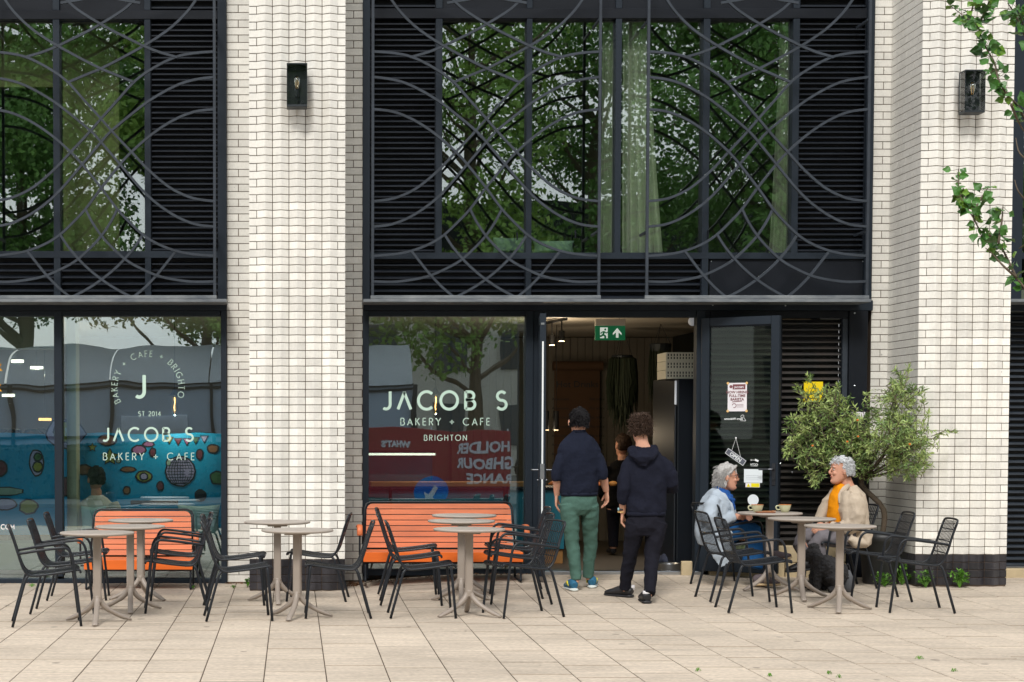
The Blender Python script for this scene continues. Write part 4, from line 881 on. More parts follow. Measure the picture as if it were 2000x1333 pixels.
a.z = b.z = 2.77; wp('track', MB().tube([a, b], .018, 6), m_tube, r)
for px, py, Y in ((1078, 665, 1.8), (1097, 657, 1.35)):
    c = P(px, py, Y); wp('spotlight', MB().tube([(c.x, Y, c.z+.06), (c.x, Y, c.z-.05)], .035, 12).tube([(c.x, Y, c.z+.06), (c.x, Y, 2.77)], .008, 6), m_tube, r); wp('lens', MB().lathe([(.028, 0), (.028, .003)], (c.x, Y, c.z-.056), 12), m_glow2, r); lamp('spot_glow', (c.x, Y, c.z-.12), 6)
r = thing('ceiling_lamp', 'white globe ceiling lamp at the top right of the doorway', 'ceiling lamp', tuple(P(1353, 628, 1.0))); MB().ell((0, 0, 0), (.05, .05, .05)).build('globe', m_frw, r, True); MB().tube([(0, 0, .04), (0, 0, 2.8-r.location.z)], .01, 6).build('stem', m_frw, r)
# steel bowl inside the threshold, dark bag
c = P(1307, 1108, .35); r = thing('dog_bowl', 'shiny steel dog bowl just inside the threshold', 'bowl', (c.x, .35, .101)); MB().lathe([(.09, 0), (.12, .02), (.125, .075), (.13, .08), (.118, .078), (.11, .03), (.06, .012)], n=28).build('bowl', m_steel, r, True)
m = MB(); m.ell((0, 0, .08), (.17, .12, .09), 14, 8); c = P(1318, 1105, .7); r = thing('dark_bag', 'crumpled dark blue bag behind the steel bowl', 'bag', (c.x, .75, .10)); fuse('bag_body', m, M('navy_cloth', C(34, 40, 58), .8), r, .012, 2, lambda co, n: .02*noise.noise(co*14), False)
# ================================================================== LEFT SHOPFRONT INTERIOR
m_ban = M('turquoise_cloth', C(0, 146, 200), .7, col2=C(6, 174, 226), scale=1.2, contrast=.7)
YB = .75; r_b = thing('cloth_banner', 'turquoise cloth banner painted with doodles behind the left window', 'banner', (XW(200, 900, YB), YB, ZW(1040, YB)))
x0, x1 = XW(-380, 900, YB), XW(436, 900, YB); z0_, z1_ = ZW(1045, YB), ZW(845, YB); m = MB(); nx, nz_ = 90, 12
def wavy(x, zz): return .018*sin(x*5+zz*1.6)+.012*sin(x*13-zz*3)
def bz(x, f): sag = -.02*abs(sin(x*3.1)); return z0_+(z1_+sag-z0_)*f
for s in (0, .006):
    pass
vs = []; 
for j in range(nz_+1):
    for i in range(nx+1): x = x0+(x1-x0)*i/nx; zz = bz(x, j/nz_); vs.append((x, YB+wavy(x, zz), zz))
back = [(x, y+.006, zz) for x, y, zz in vs]; n_ = len(vs); fs = [(j*(nx+1)+i, j*(nx+1)+i+1, (j+1)*(nx+1)+i+1, (j+1)*(nx+1)+i) for j in range(nz_) for i in range(nx)]
m.add(vs+back, fs+[tuple(k+n_ for k in f[::-1]) for f in fs]); wp('cloth', m, m_ban, r_b, True)
dc = {'pink': M('doodle_pink', C(168, 108, 160), .7), 'yel': M('doodle_yellow', C(150, 156, 70), .7), 'red': M('doodle_red', C(110, 52, 70), .7), 'or': M('doodle_orange', C(140, 96, 70), .7), 'grn': M('doodle_green', C(74, 116, 74), .7), 'lil': M('doodle_lilac', C(170, 165, 205), .7), 'blk': M('doodle_black', C(24, 30, 48), .7), 'cre': M('doodle_cream', C(150, 176, 164), .7)}
def doodle(nm, pts, col, ly=0, outline=True):
    ctr = Vector((sum(p[0] for p in pts)/len(pts), sum(p[1] for p in pts)/len(pts)))
    def w3(px, py, off): p = P(px, py, YB); return Vector((p.x, YB+wavy(p.x, p.z)-off, p.z))
    if outline:
        big = [(ctr.x+(p[0]-ctr.x)*(1+3.2/max(6, (Vector(p)-ctr).length)), ctr.y+(p[1]-ctr.y)*(1+3.2/max(6, (Vector(p)-ctr).length))) for p in pts]
        m = MB(); v = [w3(*p, .008+ly) for p in big]; m.add([w3(ctr.x, ctr.y, .008+ly)]+v, [(0, i+1, (i+1) % len(v)+1) for i in range(len(v))]); wp('doodle_outline', m, dc['blk'], r_b)
    m = MB(); v = [w3(*p, .011+ly) for p in pts]; m.add([w3(ctr.x, ctr.y, .011+ly)]+v, [(0, i+1, (i+1) % len(v)+1) for i in range(len(v))]); wp(nm, m, dc[col], r_b)
def star(cx_, cy_, R, r_=None, n=5, a0=-90): r_ = r_ or R*.45; return [(cx_+(R if i % 2 == 0 else r_)*cos(radians(a0+180*i/n)), cy_+(R if i % 2 == 0 else r_)*sin(radians(a0+180*i/n))) for i in range(2*n)]
def blob(cx_, cy_, rx, ry, n=14, j=.12, a=0): return [(cx_+rx*(1+random.uniform(-j, j))*cos(2*pi*i/n), cy_+ry*(1+random.uniform(-j, j))*sin(2*pi*i/n)) for i in range(n)]
doodle('star_doodle', star(215, 893, 15), 'yel'); doodle('star_doodle', star(181, 874, 7), 'yel'); doodle('ball_doodle', blob(352, 921, 27, 28, j=.03), 'lil')
bl = MB()
for i in range(-4, 5):
    q = [P(352+i*5.6*cos(t), 921+27*sin(t), YB) for t in [(-1.2+2.4*k/8) for k in range(9)]]; bl.bar([Vector((p.x, YB+wavy(p.x, p.z)-.014, p.z)) for p in q], .006, .001)
    hw_ = 26*sqrt(max(.05, 1-(i/4.6)**2)); q = [P(352-hw_+2*hw_*k/4, 921+i*5.8, YB) for k in range(5)]; bl.bar([Vector((p.x, YB+wavy(p.x, p.z)-.014, p.z)) for p in q], .006, .001)
wp('ball_grid', bl, dc['blk'], r_b)
for nm, cx_, cy_, rx, ry, c_ in (('cloud_doodle', 271, 879, 12, 7, 'pink'), ('cloud_doodle', 290, 868, 9, 4, 'pink'), ('leaf_doodle', 298, 884, 5, 7, 'red'), ('fruit_doodle', 281, 931, 14, 10, 'yel'), ('fruit_core', 281, 931, 6, 5, 'lil'), ('mushroom_doodle', 165, 918, 15, 8, 'or'), ('mushroom_doodle', 182, 929, 9, 8, 'red'), ('boat_doodle', 251, 917, 13, 4, 'or'), ('candle_doodle', 313, 950, 5, 7, 'red'), ('button_doodle', 391, 968, 9, 9, 'blk'), ('stone_doodle', 425, 934, 13, 11, 'grn'), ('berry_doodle', 390, 888, 5, 9, 'red'), ('crab_doodle', 416, 877, 10, 7, 'or'), ('shell_doodle', 248, 958, 5, 6, 'or'), ('rainbow_doodle', 128, 848, 36, 28, 'lil'), ('rainbow_core', 130, 844, 24, 19, 'yel'), ('rainbow_core', 132, 842, 14, 11, 'cre'), ('camera_doodle', 72, 903, 12, 24, 'lil'), ('camera_lens', 74, 893, 6, 6, 'grn'), ('camera_lens', 74, 912, 8, 8, 'yel'), ('cup_doodle', 128, 950, 20, 16, 'red'), ('pineapple_doodle', 56, 990, 16, 13, 'yel'), ('bird_doodle', 10, 960, 34, 7, 'cre'), ('pillow_doodle', 10, 985, 24, 9, 'lil'), ('log_doodle', 210, 860, 16, 9, 'or'), ('cherry_doodle', 0, 915, 12, 14, 'red'), ('tooth_doodle', 232, 900, 4, 4, 'cre'), ('drop_doodle', 330, 905, 4, 6, 'cre')):
    doodle(nm, blob(cx_, cy_, rx, ry), c_, ly=.006 if ('core' in nm or 'lens' in nm) else 0)
for i in range(5): doodle('bunting_doodle', [(325+i*17, 855+3*sin(i)), (337+i*17, 855+3*sin(i)), (331+i*17, 866+3*sin(i))], ('yel', 'red', 'pink', 'grn', 'lil')[i])
# seat, cushions, column, wall
m_cush = M('mint_cushion', C(190, 226, 220), .85, var=.08, scale=6, bump=.3, bscale=8)
r = thing('window_bench', 'dark bench ledge inside the left window', 'bench', (-1.6, .45, .1)); wp('ledge', MB().bbox((XW(-300, 1060), .16, .12), (XW(430, 1060), .62, .40), .006), M('pale_green_board', C(120, 142, 122), .7), r); wp('rail', MB().bbox((XW(255, 1000, .5), .5, ZW(986, .5)), (XW(348, 1000, .5), .54, ZW(978, .5)), .003), m_frame2, r)
def cushion(label, px0, px1, py0, py1, Y):
    a = P(px0, py1, Y); b = P(px1, py0, Y); r = thing('cushion', label, 'cushion', ((a.x+b.x)/2, Y, a.z)); Wd, H = (b.x-a.x)/2, (b.z-a.z)/2; m = MB(); n = 14; vs = []; fs = []
    for s in (-1, 1):
        for j in range(n+1):
            for i in range(n+1):
                u, v = -1+2*i/n, -1+2*j/n; th = .07*((1-u**4)*(1-v**4))**.5; pin = 1-.10*(1-abs(v)**1.5)*abs(u)**2; pin2 = 1-.10*(1-abs(u)**1.5)*abs(v)**2
                vs.append((u*Wd*pin, s*th, H+v*H*pin2))
    N1 = (n+1)**2
    for j in range(n):
        for i in range(n): a_ = j*(n+1)+i; q = (a_, a_+1, a_+n+2, a_+n+1); fs.append(q); fs.append(tuple(k+N1 for k in q[::-1]))
    m.add(vs, fs); m.build('cushion_body', m_cush, r, True); MB().bar([(0, -.002-.07, H*1.2), (.0, -.073, H*1.0)], .004, .002).build('seam', m_cush, r); return r
cushion('mint cushion at the right end of the left window, above the orange bench', 347, 430, 986, 1052, .3)
cushion('mint cushion standing at the left of the window behind the small bench', 158, 208, 988, 1060, .3)
m_colm = M('cream_plaster', C(196, 200, 172), .85, var=.06)
o = MB().bbox((XW(132, 800, .3), .22, .10), (XW(151, 800, .3), .50, 2.79), .006).build('column', m_colm); tag(o, 'cream column just inside the left shopfront window', 'column')
o = MB().bbox((XW(30, 650, .5), .6, 2.42), (XW(106, 650, .5), .8, 2.79), .004).build('bulkhead', m_colm); tag(o, 'olive-cream ceiling bulkhead behind the far-left pane', 'bulkhead')
o = MB().bbox((XW(-300, 650, .5), .6, 2.42), (XW(29.6, 650, .5), .8, 2.79), .004).build('bulkhead', m_colm); tag(o, 'olive-cream ceiling bulkhead at the left picture edge', 'bulkhead')
for i, (px, py) in enumerate(((34, 708), (72, 721), (16, 775), (88, 822))):
    c = P(px, py, 3.0); r = thing('ceiling_spot', ('upper pale disc light seen in the far-left pane', 'second pale disc light, right of the upper one', 'lower warm disc light at the left edge', 'small orange lamp low in the far-left pane')[i], 'ceiling lamp', tuple(c)); MB().lathe([(.075, 0), (.075, .03)], n=18).build('disc', EM('disc_glow', (1, .9, .72, 1) if i < 3 else (1, .5, .15, 1), 3), r); lamp('disc_light', (c.x, c.y, c.z-.08), 7); MB().tube([(0, 0, .03), (0, 0, max(.05, 2.8-c.z))], .004, 5).build('stem', m_lampm, r)
# palm in far-left pane
m_palm = M('palm_leaf', C(46, 72, 40), .6, var=.2); c = P(45, 850, 1.6); r = thing('potted_palm', 'spiky potted palm behind the far-left window pane', 'potted plant', (c.x, 1.6, .10)); MB().lathe([(.14, 0), (.18, .3), (.17, .31), (.15, .29)], n=18).build('pot', m_lampm, r); MB().tube([(0, 0, .25), (.01, 0, c.z-.1)], .02, 8).build('stem', m_ply, r)
for k in range(22):
    a = random.uniform(0, 2*pi); L = random.uniform(.35, .6); u = Vector((cos(a), sin(a)*.6, 0)); m = MB(); pts = [Vector((0, 0, c.z-.1))+u*L*t+Vector((0, 0, .34*t-.42*t*t)) for t in (0, .25, .5, .75, 1)]; m.limb(pts, [(.008, .003), (.022, .003), (.024, .003), (.016, .003), (.003, .002)], (-u.y, u.x, 0), 6); m.build('leaf', m_palm, r)
# upper room: curtains, blinds, pillows
m_cur = M('sage_curtain', C(236, 242, 230), .85, var=.06, scale=3)
def curtain(label, tl_, tr_, bl_, br_, Y, pyt=20, pyb=492):
    r = thing('curtain', label, 'curtain', (XW((bl_+br_)/2, 400, Y), Y, 3.05)); m = MB(); n = 40; rows = 12; vs = []
    zt, zb_ = 6.6, ZW(pyb+6, Y)
    for s in (0, 1):
        for j in range(rows+1):
            f = j/rows; e_ = f**1.6; l = (tl_+(bl_-tl_)*e_); rr_ = (tr_+(br_-tr_)*e_)
            for i in range(n+1):
                u = i/n; px = l+(rr_-l)*u; x = (px-VX)/FPX*(DCAM+Y); vs.append((x, Y+.035*sin(u*28+f)+.01*sin(u*61)+s*.006, zt+(zb_-zt)*f))
    N1 = (rows+1)*(n+1); fs = []
    for j in range(rows):
        for i in range(n): a_ = j*(n+1)+i; q = (a_, a_+n+1, a_+n+2, a_+1); fs.append(q); fs.append(tuple(k+N1 for k in q[::-1]))
    m.add(vs, fs); wp('cloth', m, m_cur, r, True); return r
curtain('wide pale green curtain gathered in the middle of the upper window', 1211, 1255, 1213, 1290, .24)
curtain('narrow pale green curtain edge left of the centre mullion', 1172, 1199, 1171, 1199, .24)
curtain('narrow pale green curtain towards the right end of upper window', 1518, 1538, 1499, 1532, .24)
m_ob = M('olive_blind', C(168, 172, 126), .85, var=.05)
for a_, b_, lab in ((-10, 103, 'olive roller blind behind the far-left upper pane'), (122, 232, 'long cream wall panel behind the left upper window')):
    lo = ZW(150) if a_ < 0 else ZW(492); o = MB().bbox((XW(a_, 300, .5), .55, lo), (XW(b_, 300, .5), .60, 6.5), .004).build('blind', m_ob); tag(o, lab, 'blind')
cushion('crumpled pale green pillow on the sill of the upper window', 962, 1028, 464, 497, .5); cushion('grey-blue pillow on the sill of upper window, right of the green one', 1040, 1122, 470, 497, .6)
# person inside the left window (white sweater, seen through glass)
# ================================================================== TABLES
m_tab = M('taupe_plastic', C(176, 166, 156, .88), .5, var=.05, scale=6, bump=.04, bscale=200)
m_leg = M('taupe_column', C(164, 152, 141, .85), .45, var=.05, scale=5)
tab = thing('cafe_table', '', 'table')
MB().lathe([(.05, .700), (.275, .716), (.297, .722), (.300, .728), (.300, .733), (.297, .738), (.27, .739), (.002, .7385)], n=56).build('tabletop', m_tab, tab, True)
MB().bbox((-.033, -.033, .20), (.033, .033, .702), .010).lathe([(.034, .17), (.037, .20), (.037, .215), (.034, .222)], n=20).bbox((-.09, -.09, .694), (.09, .09, .705), .004).build('column', m_leg, tab)
for k in range(3):
    a = 2*pi*k/3; u = Vector((cos(a), sin(a), 0)); pts = smooth_path([u*.006+Vector((0, 0, .235)), u*.022+Vector((0, 0, .185)), u*.06+Vector((0, 0, .135)), u*.12+Vector((0, 0, .092)), u*.21+Vector((0, 0, .046)), u*.30+Vector((0, 0, .012))], 3)
    m = MB().limb(pts, [(.024, .024)]*3+[(.023, .023)]*6+[(.023, .019)]*(len(pts)-11)+[(.023, .012), (.021, .008)], (-u.y, u.x, 0), 12); m.build('leg', m_leg, tab, True)
TL = [('taupe round table nearest the camera in the far-left group', 190.5, 1217, -88), ('second taupe table of the far-left group, between its two neighbours', 255, 1194, -85), ('rearmost taupe table of the left group, in front of the small orange bench', 275.5, 1171, 80),
 ('rear one of the two tables before the central fluted pillar', 541.7, 1177, -88), ('front one of the two tables before the central pillar', 580.8, 1207.5, -105),
 ('front table before the long orange bench, with speckled top', 915.7, 1204, 88), ('middle one of three tables before the long orange bench', 900.5, 1177, -95), ('rearmost table close to the long orange bench', 906, 1160, 95),
 ('table with two cups between the seated couple', 1502, 1153, 85), ('empty table just in front of the seated couple', 1564, 1170, -100), ('nearest taupe table of the right-hand group, beside the empty armchairs', 1639, 1193, -108)]
TB = []
for i, (lab, px, py, rz) in enumerate(TL):
    g = G(px, py); o = tab if i == 0 else copy_tree(tab); o.location = g; o.rotation_euler = (0, 0, radians(rz)); o['label'] = lab; o['group'] = 'round taupe cafe tables'; TB.append(g)
# ================================================================== CHAIRS
m_ch = M('dark_slate_steel', C(22, 27, 34), .42, .0, var=.1, scale=6, spec=.4)
def chair(arms):
    r = thing('armchair' if arms else 'side_chair', '', 'chair'); ox = -.265
    prof = [(-.022, .785), (.012, .69), (.045, .585), (.072, .50), (.092, .455), (.122, .420), (.17, .407), (.30, .418), (.43, .436), (.505, .449), (.532, .446), (.538, .430)]
    path = smooth_path([(x+ox, 0, z_) for x, z_ in prof], 3)
    wz = lambda p: .205 if p.z > .6 else .215
    rails = MB()
    L = [Vector((p.x, wz(p), p.z)) for p in path]; Rr = [Vector((p.x, -wz(p), p.z)) for p in path]
    tp = path[0]; fp = path[-1]
    top = [Rr[2], Rr[1], Vector((tp.x, -.192, tp.z+.0)), Vector((tp.x-.006, -.15, tp.z+.010)), Vector((tp.x-.012, 0, tp.z+.014)), Vector((tp.x-.006, .15, tp.z+.010)), Vector((tp.x, .192, tp.z)), L[1], L[2]]
    rails.tube(L[1:], .0095, 8).tube(Rr[1:], .0095, 8).tube(smooth_path(top, 3), .0095, 8)
    rails.tube([L[-1], R_] if False else [Vector((fp.x, .215, fp.z)), Vector((fp.x, -.215, fp.z))], .008, 8)
    rails.build('seat_and_back_frame', m_ch, r, True)
    n = 10
    for i in range(n):
        y = -.18+.36*i/(n-1); q = [Vector((p.x, y*(wz(p)/.215), p.z-.0)) for p in path]
        pr = MB(); vs = []
        for j, p in enumerate(q):
            t = (q[min(j+1, len(q)-1)]-q[max(j-1, 0)]).normalized(); nn = Vector((-t.z, 0, t.x))*.0022; w2 = Vector((0, .0052, 0)); vs += [p-w2-nn, p+w2-nn, p+w2+nn, p-w2+nn]
        m_ = len(q); fs = [(3, 2, 1, 0), (4*m_-4, 4*m_-3, 4*m_-2, 4*m_-1)]+[(a*4+k, a*4+(k+1) % 4, a*4+4+(k+1) % 4, a*4+4+k) for a in range(m_-1) for k in range(4)]
        pr.add(vs, fs).build('slat', m_ch, r)
    cb = MB()
    for (x, z_) in ((.004, .71), (.035, .61), (.068, .51), (.20, .400), (.36, .418), (.48, .436)): cb.tube([(x+ox-.004, -.212, z_), (x+ox-.004, .212, z_)], .005, 6)
    cb.build('cross_rods', m_ch, r)
    for s in (-1, 1):
        MB().tube(smooth_path([(.135+ox, s*.205, .412), (.112+ox, s*.216, .392), (.09+ox, s*.221, .33), (ox, s*.232, .004)], 3), .0115, 8).build('leg', m_ch, r, True)
        if arms:
            MB().tube(smooth_path([(.045+ox, s*.218, .583), (.20+ox, s*.238, .607), (.38+ox, s*.25, .628), (.43+ox, s*.25, .622), (.462+ox, s*.25, .585), (.478+ox, s*.248, .52), (.505+ox, s*.243, .30), (.54+ox, s*.236, .004)], 4), .0112, 8).build('arm_and_leg', m_ch, r, True)
            MB().tube([(.487+ox, s*.213, .444), (.487+ox, s*.247, .446)], .008, 6).build('arm_joint', m_ch, r)
        else:
            MB().tube(smooth_path([(.49+ox, s*.20, .442), (.498+ox, s*.222, .432), (.505+ox, s*.226, .39), (.54+ox, s*.232, .004)], 3), .0115, 8).build('leg', m_ch, r, True)
    return r
arm0, side0 = chair(True), chair(False); used = {arm0.name: False, side0.name: False}
def place(proto, lab, nr, nf, adj=0, grp=True):
    a, b = G(*nr), G(*nf); d = b-a; d.z = 0; left_facing = d.x < 0
    th0 = atan2(d.y, d.x); ax = pi if left_facing else 0.0; dev = (th0-ax+pi) % (2*pi)-pi; th = ax+max(-radians(5), min(radians(5), dev))+radians(adj); u = Vector((cos(th), sin(th), 0)); side = Vector((-u.y, u.x, 0))*(1 if not left_facing else -1)   # towards the far pair of legs
    c = (a+b)/2+side*.232
    o = proto if not used[proto.name] else copy_tree(proto); used[proto.name] = True
    c.z = gz(c.x, c.y); o.location = c; o.rotation_euler = (0, 0, th); o['label'] = lab; o['group'] = 'dark steel cafe armchairs' if proto is arm0 else 'dark steel cafe side chairs without arms'
    return o
CH = [(arm0, 'leftmost armchair, nearest the camera, facing the front left table', (25.4, 1226.8), (155, 1223.9), 4),
 (arm0, 'second armchair from the left edge, just behind the leftmost one', (58, 1200.8), (182.4, 1200.4), 0),
 (arm0, 'rear armchair left of the small orange bench, partly behind a tabletop', (89.7, 1174.5), (207, 1174), 0),
 (arm0, 'armchair facing left, right of the middle left table, before the small bench', (405.5, 1198), (288.5, 1199.9), 0),
 (arm0, 'armchair facing left closest to the right end of the small orange bench', (409.4, 1173.6), (297, 1175), 0),
 (side0, 'side chair facing right, left of the central tables, nearer the camera', (403.2, 1215.5), (529.3, 1214), 0),
 (side0, 'side chair facing right, left of the central tables, farther back', (399, 1182.8), (512.7, 1184.7), 4),
 (side0, 'side chair facing left, close to the right side of the central pillar', (675.6, 1177), (562, 1176), 0),
 (side0, 'side chair facing left in front of the central pillar, its back touching the next group', (725.3, 1209.7), (599, 1209.7), 0),
 (side0, 'nearest of three side chairs at the left of the long orange bench', (762.8, 1209), (888, 1209.5), 2),
 (side0, 'middle of three side chairs at the left of the long orange bench', (744, 1185.3), (860, 1184.5), 1),
 (side0, 'rearmost of three side chairs at the left of the long orange bench', (739.4, 1164), (849, 1163), 0),
 (arm0, 'nearest armchair behind the man in green trousers, its back turned to us', (1103, 1205.7), (983.8, 1210), 10),
 (arm0, 'middle armchair at the right end of the long orange bench', (1076.8, 1183.4), (962.3, 1183.4), 2),
 (arm0, 'rearmost armchair by the right end of the long orange bench', (1072, 1163), (958, 1163), 0),
 (arm0, 'armchair the grey-coated woman sits on', (1403, 1152), (1500, 1146), 20),
 (arm0, 'empty armchair just behind the nearest one, in front of the seated woman', (1384.4, 1178.8), (1503.4, 1178), 0),
 (arm0, 'empty armchair nearest the camera, in front of the seated woman', (1420, 1199.6), (1546.6, 1199.6), 0),
 (arm0, 'armchair the grey-haired man sits on, beside the planter', (1714, 1151.6), (1606, 1152.5), 0),
 (arm0, 'empty armchair facing left between the nearest right table and the rightmost chair', (1780.6, 1178.4), (1664.4, 1177), 0),
 (arm0, 'rightmost empty armchair, in front of the right-hand pillar', (1865.6, 1200.6), (1739.4, 1198.5), 0)]
CO_ = [place(*c) for c in CH]
# ================================================================== BENCHES
m_or = M('orange_wood', C(208, 112, 66), .5, var=.24, scale=3, stretch=(.5, 1, 5), rnd=.07, bump=.06, bscale=40, bstretch=(.4, 1, 8)); m_or2 = M('orange_wood_seat', C(224, 104, 30), .5, var=.1, scale=3, stretch=(.5, 1, 5))
def bench(label, Xc, Wb, Ws, Hb, nsl, gzv, Yb=-.28):
    r = thing('orange_bench', label, 'bench', (Xc, Yb-.25, gzv)); hs = .30; lean = .12
    pitch = (Hb-.012-hs-.01)/nsl; rc = .06
    def yb(zz): return .24+lean*(zz-hs)/(Hb-hs)-.05
    for k in range(nsl):
        z0 = hs+.012+pitch*k; z1 = z0+pitch-.008; w0 = Wb/2+.02*(1-k/nsl); n = 8
        zt = lambda x: z1
        m = MB(); xs = [-w0+2*w0*i/24 for i in range(25)]; prof = []
        if k == nsl-1:
            poly = [(-w0, z0), (w0, z0)]+[(w0-rc+rc*cos(a), z1-rc+rc*sin(a)) for a in [pi/2*i/6 for i in range(7)]]+[(-w0+rc+rc*cos(a), z1-rc+rc*sin(a)) for a in [pi/2+pi/2*i/6 for i in range(7)]]
            poly = [(x, max(z0, zz)) for x, zz in poly]
        else: poly = [(-w0, z0), (w0, z0), (w0, z1), (-w0, z1)]
        nn = len(poly); m.v = [(x, yb(zz), zz) for x, zz in poly]+[(x, yb(zz)+.02, zz) for x, zz in poly]
        m.f = [tuple(range(nn)), tuple(range(2*nn-1, nn-1, -1))]+[(i, i+nn, (i+1) % nn+nn, (i+1) % nn) for i in range(nn)]
        m.build('back_slat', m_or, r)
    ns = 5
    for k in range(ns): y0 = -.27+k*.088; MB().bbox((-Ws/2, y0, hs-.026-.0*k), (Ws/2, y0+.080, hs-.004), .003).build('seat_slat', m_or, r)
    MB().bbox((-Ws/2, -.29, hs-.098), (Ws/2, -.272, hs-.003), .004).build('front_board', m_or2, r)
    f = MB(); w0 = Wb/2+.022
    out = [(-w0-.02, yb(hs), hs), (-w0, yb(Hb-rc), Hb-rc), (-w0+.018, yb(Hb), Hb-.018), (-w0+rc, yb(Hb), Hb), (w0-rc, yb(Hb), Hb), (w0-.018, yb(Hb), Hb-.018), (w0, yb(Hb-rc), Hb-rc), (w0+.02, yb(hs), hs)]
    f.tube([Vector((x, y+.012, zz)) for x, y, zz in out], .010, 8)
    f.tube([(-Ws/2+.01, -.262, hs-.105), (Ws/2-.01, -.262, hs-.105)], .010, 6).tube([(-Ws/2+.01, .18, hs-.04), (Ws/2-.01, .18, hs-.04)], .010, 6); f.build('steel_frame', m_ch, r, True)
    for s in (-1, 1):
        x = s*(Ws/2-.02); MB().tube(smooth_path([(x, -.20, hs-.03), (x, -.25, hs-.12), (x, -.26, .05), (x, -.24, .012), (x, .16, .012), (x, .20, .05), (x, .20, hs-.03)], 3), .011, 7).build('leg_loop', m_ch, r, True)
        x2 = s*(Ws/2+.035); MB().tube(smooth_path([(x2, .17, hs+.20), (x2, -.20, hs+.245), (x2, -.27, hs+.20), (x2, -.26, hs-.03)], 3), .010, 7).tube([(x2, -.26, hs-.06), (x-.0, -.25, hs-.06)], .009, 6).build('arm_support', m_ch, r, True)
        a = MB(); a.limb(smooth_path([(x2, .10, hs+.225), (x2, -.10, hs+.25), (x2, -.24, hs+.255), (x2, -.285, hs+.22), (x2, -.29, hs+.16)], 3), [(.028, .011)]*13, (1, 0, 0), 8); a.build('armrest', m_or, r, True)
    return r
bench('small orange slatted bench in front of the left shop window', XW(278.5, 1040, -.3), .955, 1.06, .765, 8, 0.0)
bench('long orange slatted bench in front of the middle shop window', XW(857.5, 1040, -.3), 1.44, 1.56, .765, 8, .075)
# ================================================================== ON THE TABLE
m_cup = M('sage_stoneware', C(196, 196, 160), .3); m_rim = M('orange_rim', C(196, 120, 66), .4); m_cof = M('coffee', C(70, 40, 24), .3)
tz = TB[8].z+.7395
def cup(label, px, py, Yo):
    g = P(px, py, TB[8].y+Yo); r = thing('coffee_cup', label, 'cup', (g.x, TB[8].y+Yo, tz), radians(180)); r['group'] = 'sage green coffee cups'
    MB().lathe([(.028, 0), (.032, .004), (.045, .025), (.054, .055), (.057, .072), (.0575, .073), (.053, .072), (.049, .052), (.04, .022), (.004, .010)], n=28).build('bowl', m_cup, r, True)
    MB().lathe([(.0535, .0705), (.058, .0705), (.0585, .0745), (.053, .0745)], n=28).build('rim', m_rim, r); MB().lathe([(.047, .055), (.047, .057)], n=20).build('coffee', m_cof, r)
    MB().tube(smooth_path([(.052, 0, .06), (.078, 0, .06), (.084, 0, .042), (.07, 0, .024), (.046, 0, .026)], 4), .0065, 8).build('handle', m_cup, r, True); return r
cup('sage coffee cup on the left of the table, nearer the woman', 1479, 990, -.02); cup('sage coffee cup on the right of the table, nearer the man', 1533, 990, .0)
g = P(1495, 999, TB[8].y-.12); r = thing('wooden_tray', 'small brown wooden board with a spoon on the couple\'s table', 'wooden board', (g.x, TB[8].y-.12, tz)); MB().bbox((-.085, -.05, 0), (.085, .05, .012), .004).build('board', M('brown_wood', C(140, 88, 58), .55, var=.1), r); MB().limb([(-.03, 0, .016), (.05, .0, .016), (.075, 0, .017), (.10, 0, .017)], [(.003, .002), (.003, .002), (.011, .003), (.006, .002)], (0, 1, 0), 8).build('spoon', m_wd, r)
# ================================================================== PLANTS
m_olive = M('olive_leaf', C(142, 164, 96, .95), .5, col2=C(178, 196, 116, .95), scale=9); m_olive2 = M('olive_leaf_darker_kind', C(96, 124, 66, .9), .5, col2=C(122, 148, 82), scale=9)  # second leaf tone is a darker green, mixed in at random twig by twig
m_bark = M('grey_bark', C(92, 80, 66), .9, var=.25, scale=14, bump=.5, bscale=30)
YO = -1.12; gp_ = G(1698, 1133); pot = thing('olive_bush', 'big olive bush in a black planter behind the seated man', 'potted tree', (gp_.x, -.62, gz(gp_.x, -.62)))
PZ = pot.location.z
MB().lathe([(.16, 0), (.17, .01), (.205, .42), (.225, .43), (.225, .50), (.212, .50), (.20, .44), (.19, .43), (.01, .43)], n=36).build('planter', M('black_planter', C(40, 42, 44), .5, var=.1), pot, True)
MB().lathe([(.19, .425), (.01, .445)], n=20).build('soil', M('dark_soil', C(60, 46, 36), .95, var=.3, scale=30), pot)
BL = [(1690, 885, 55, 34, -.8), (1735, 870, 40, 36, -.9), (1655, 862, 40, 36, -.8), (1598, 790, 42, 38, -.9), (1565, 840, 34, 40, -1.0), (1562, 880, 26, 34, -1.05), (1610, 850, 55, 45, -1.0), (1592, 905, 44, 30, -1.15), (1640, 800, 42, 34, -.9), (1668, 845, 50, 46, -1.1), (1722, 792, 46, 44, -1.05), (1700, 850, 60, 48, -1.2), (1752, 765, 26, 34, -1.15), (1756, 842, 50, 42, -1.25), (1725, 895, 60, 34, -1.25), (1795, 860, 40, 32, -1.3), (1790, 905, 32, 24, -1.3), (1640, 890, 60, 34, -1.1), (1680, 905, 40, 30, -1.2)]
TIP = [((1760, 770), (1773, 718)), ((1735, 760), (1722, 730)), ((1770, 780), (1808, 760)), ((1800, 850), (1812, 805)), ((1820, 855), (1866, 845)), ((1575, 780), (1556, 758)), ((1630, 790), (1637, 752)), ((1580, 750), (1579, 738)), ((1600, 920), (1588, 945)), ((1760, 900), (1772, 935)), ((1545, 880), (1535, 890)), ((1800, 905), (1812, 912)), ((1650, 925), (1640, 930)), ((1690, 915), (1700, 935)), ((1600, 930), (1592, 948))]
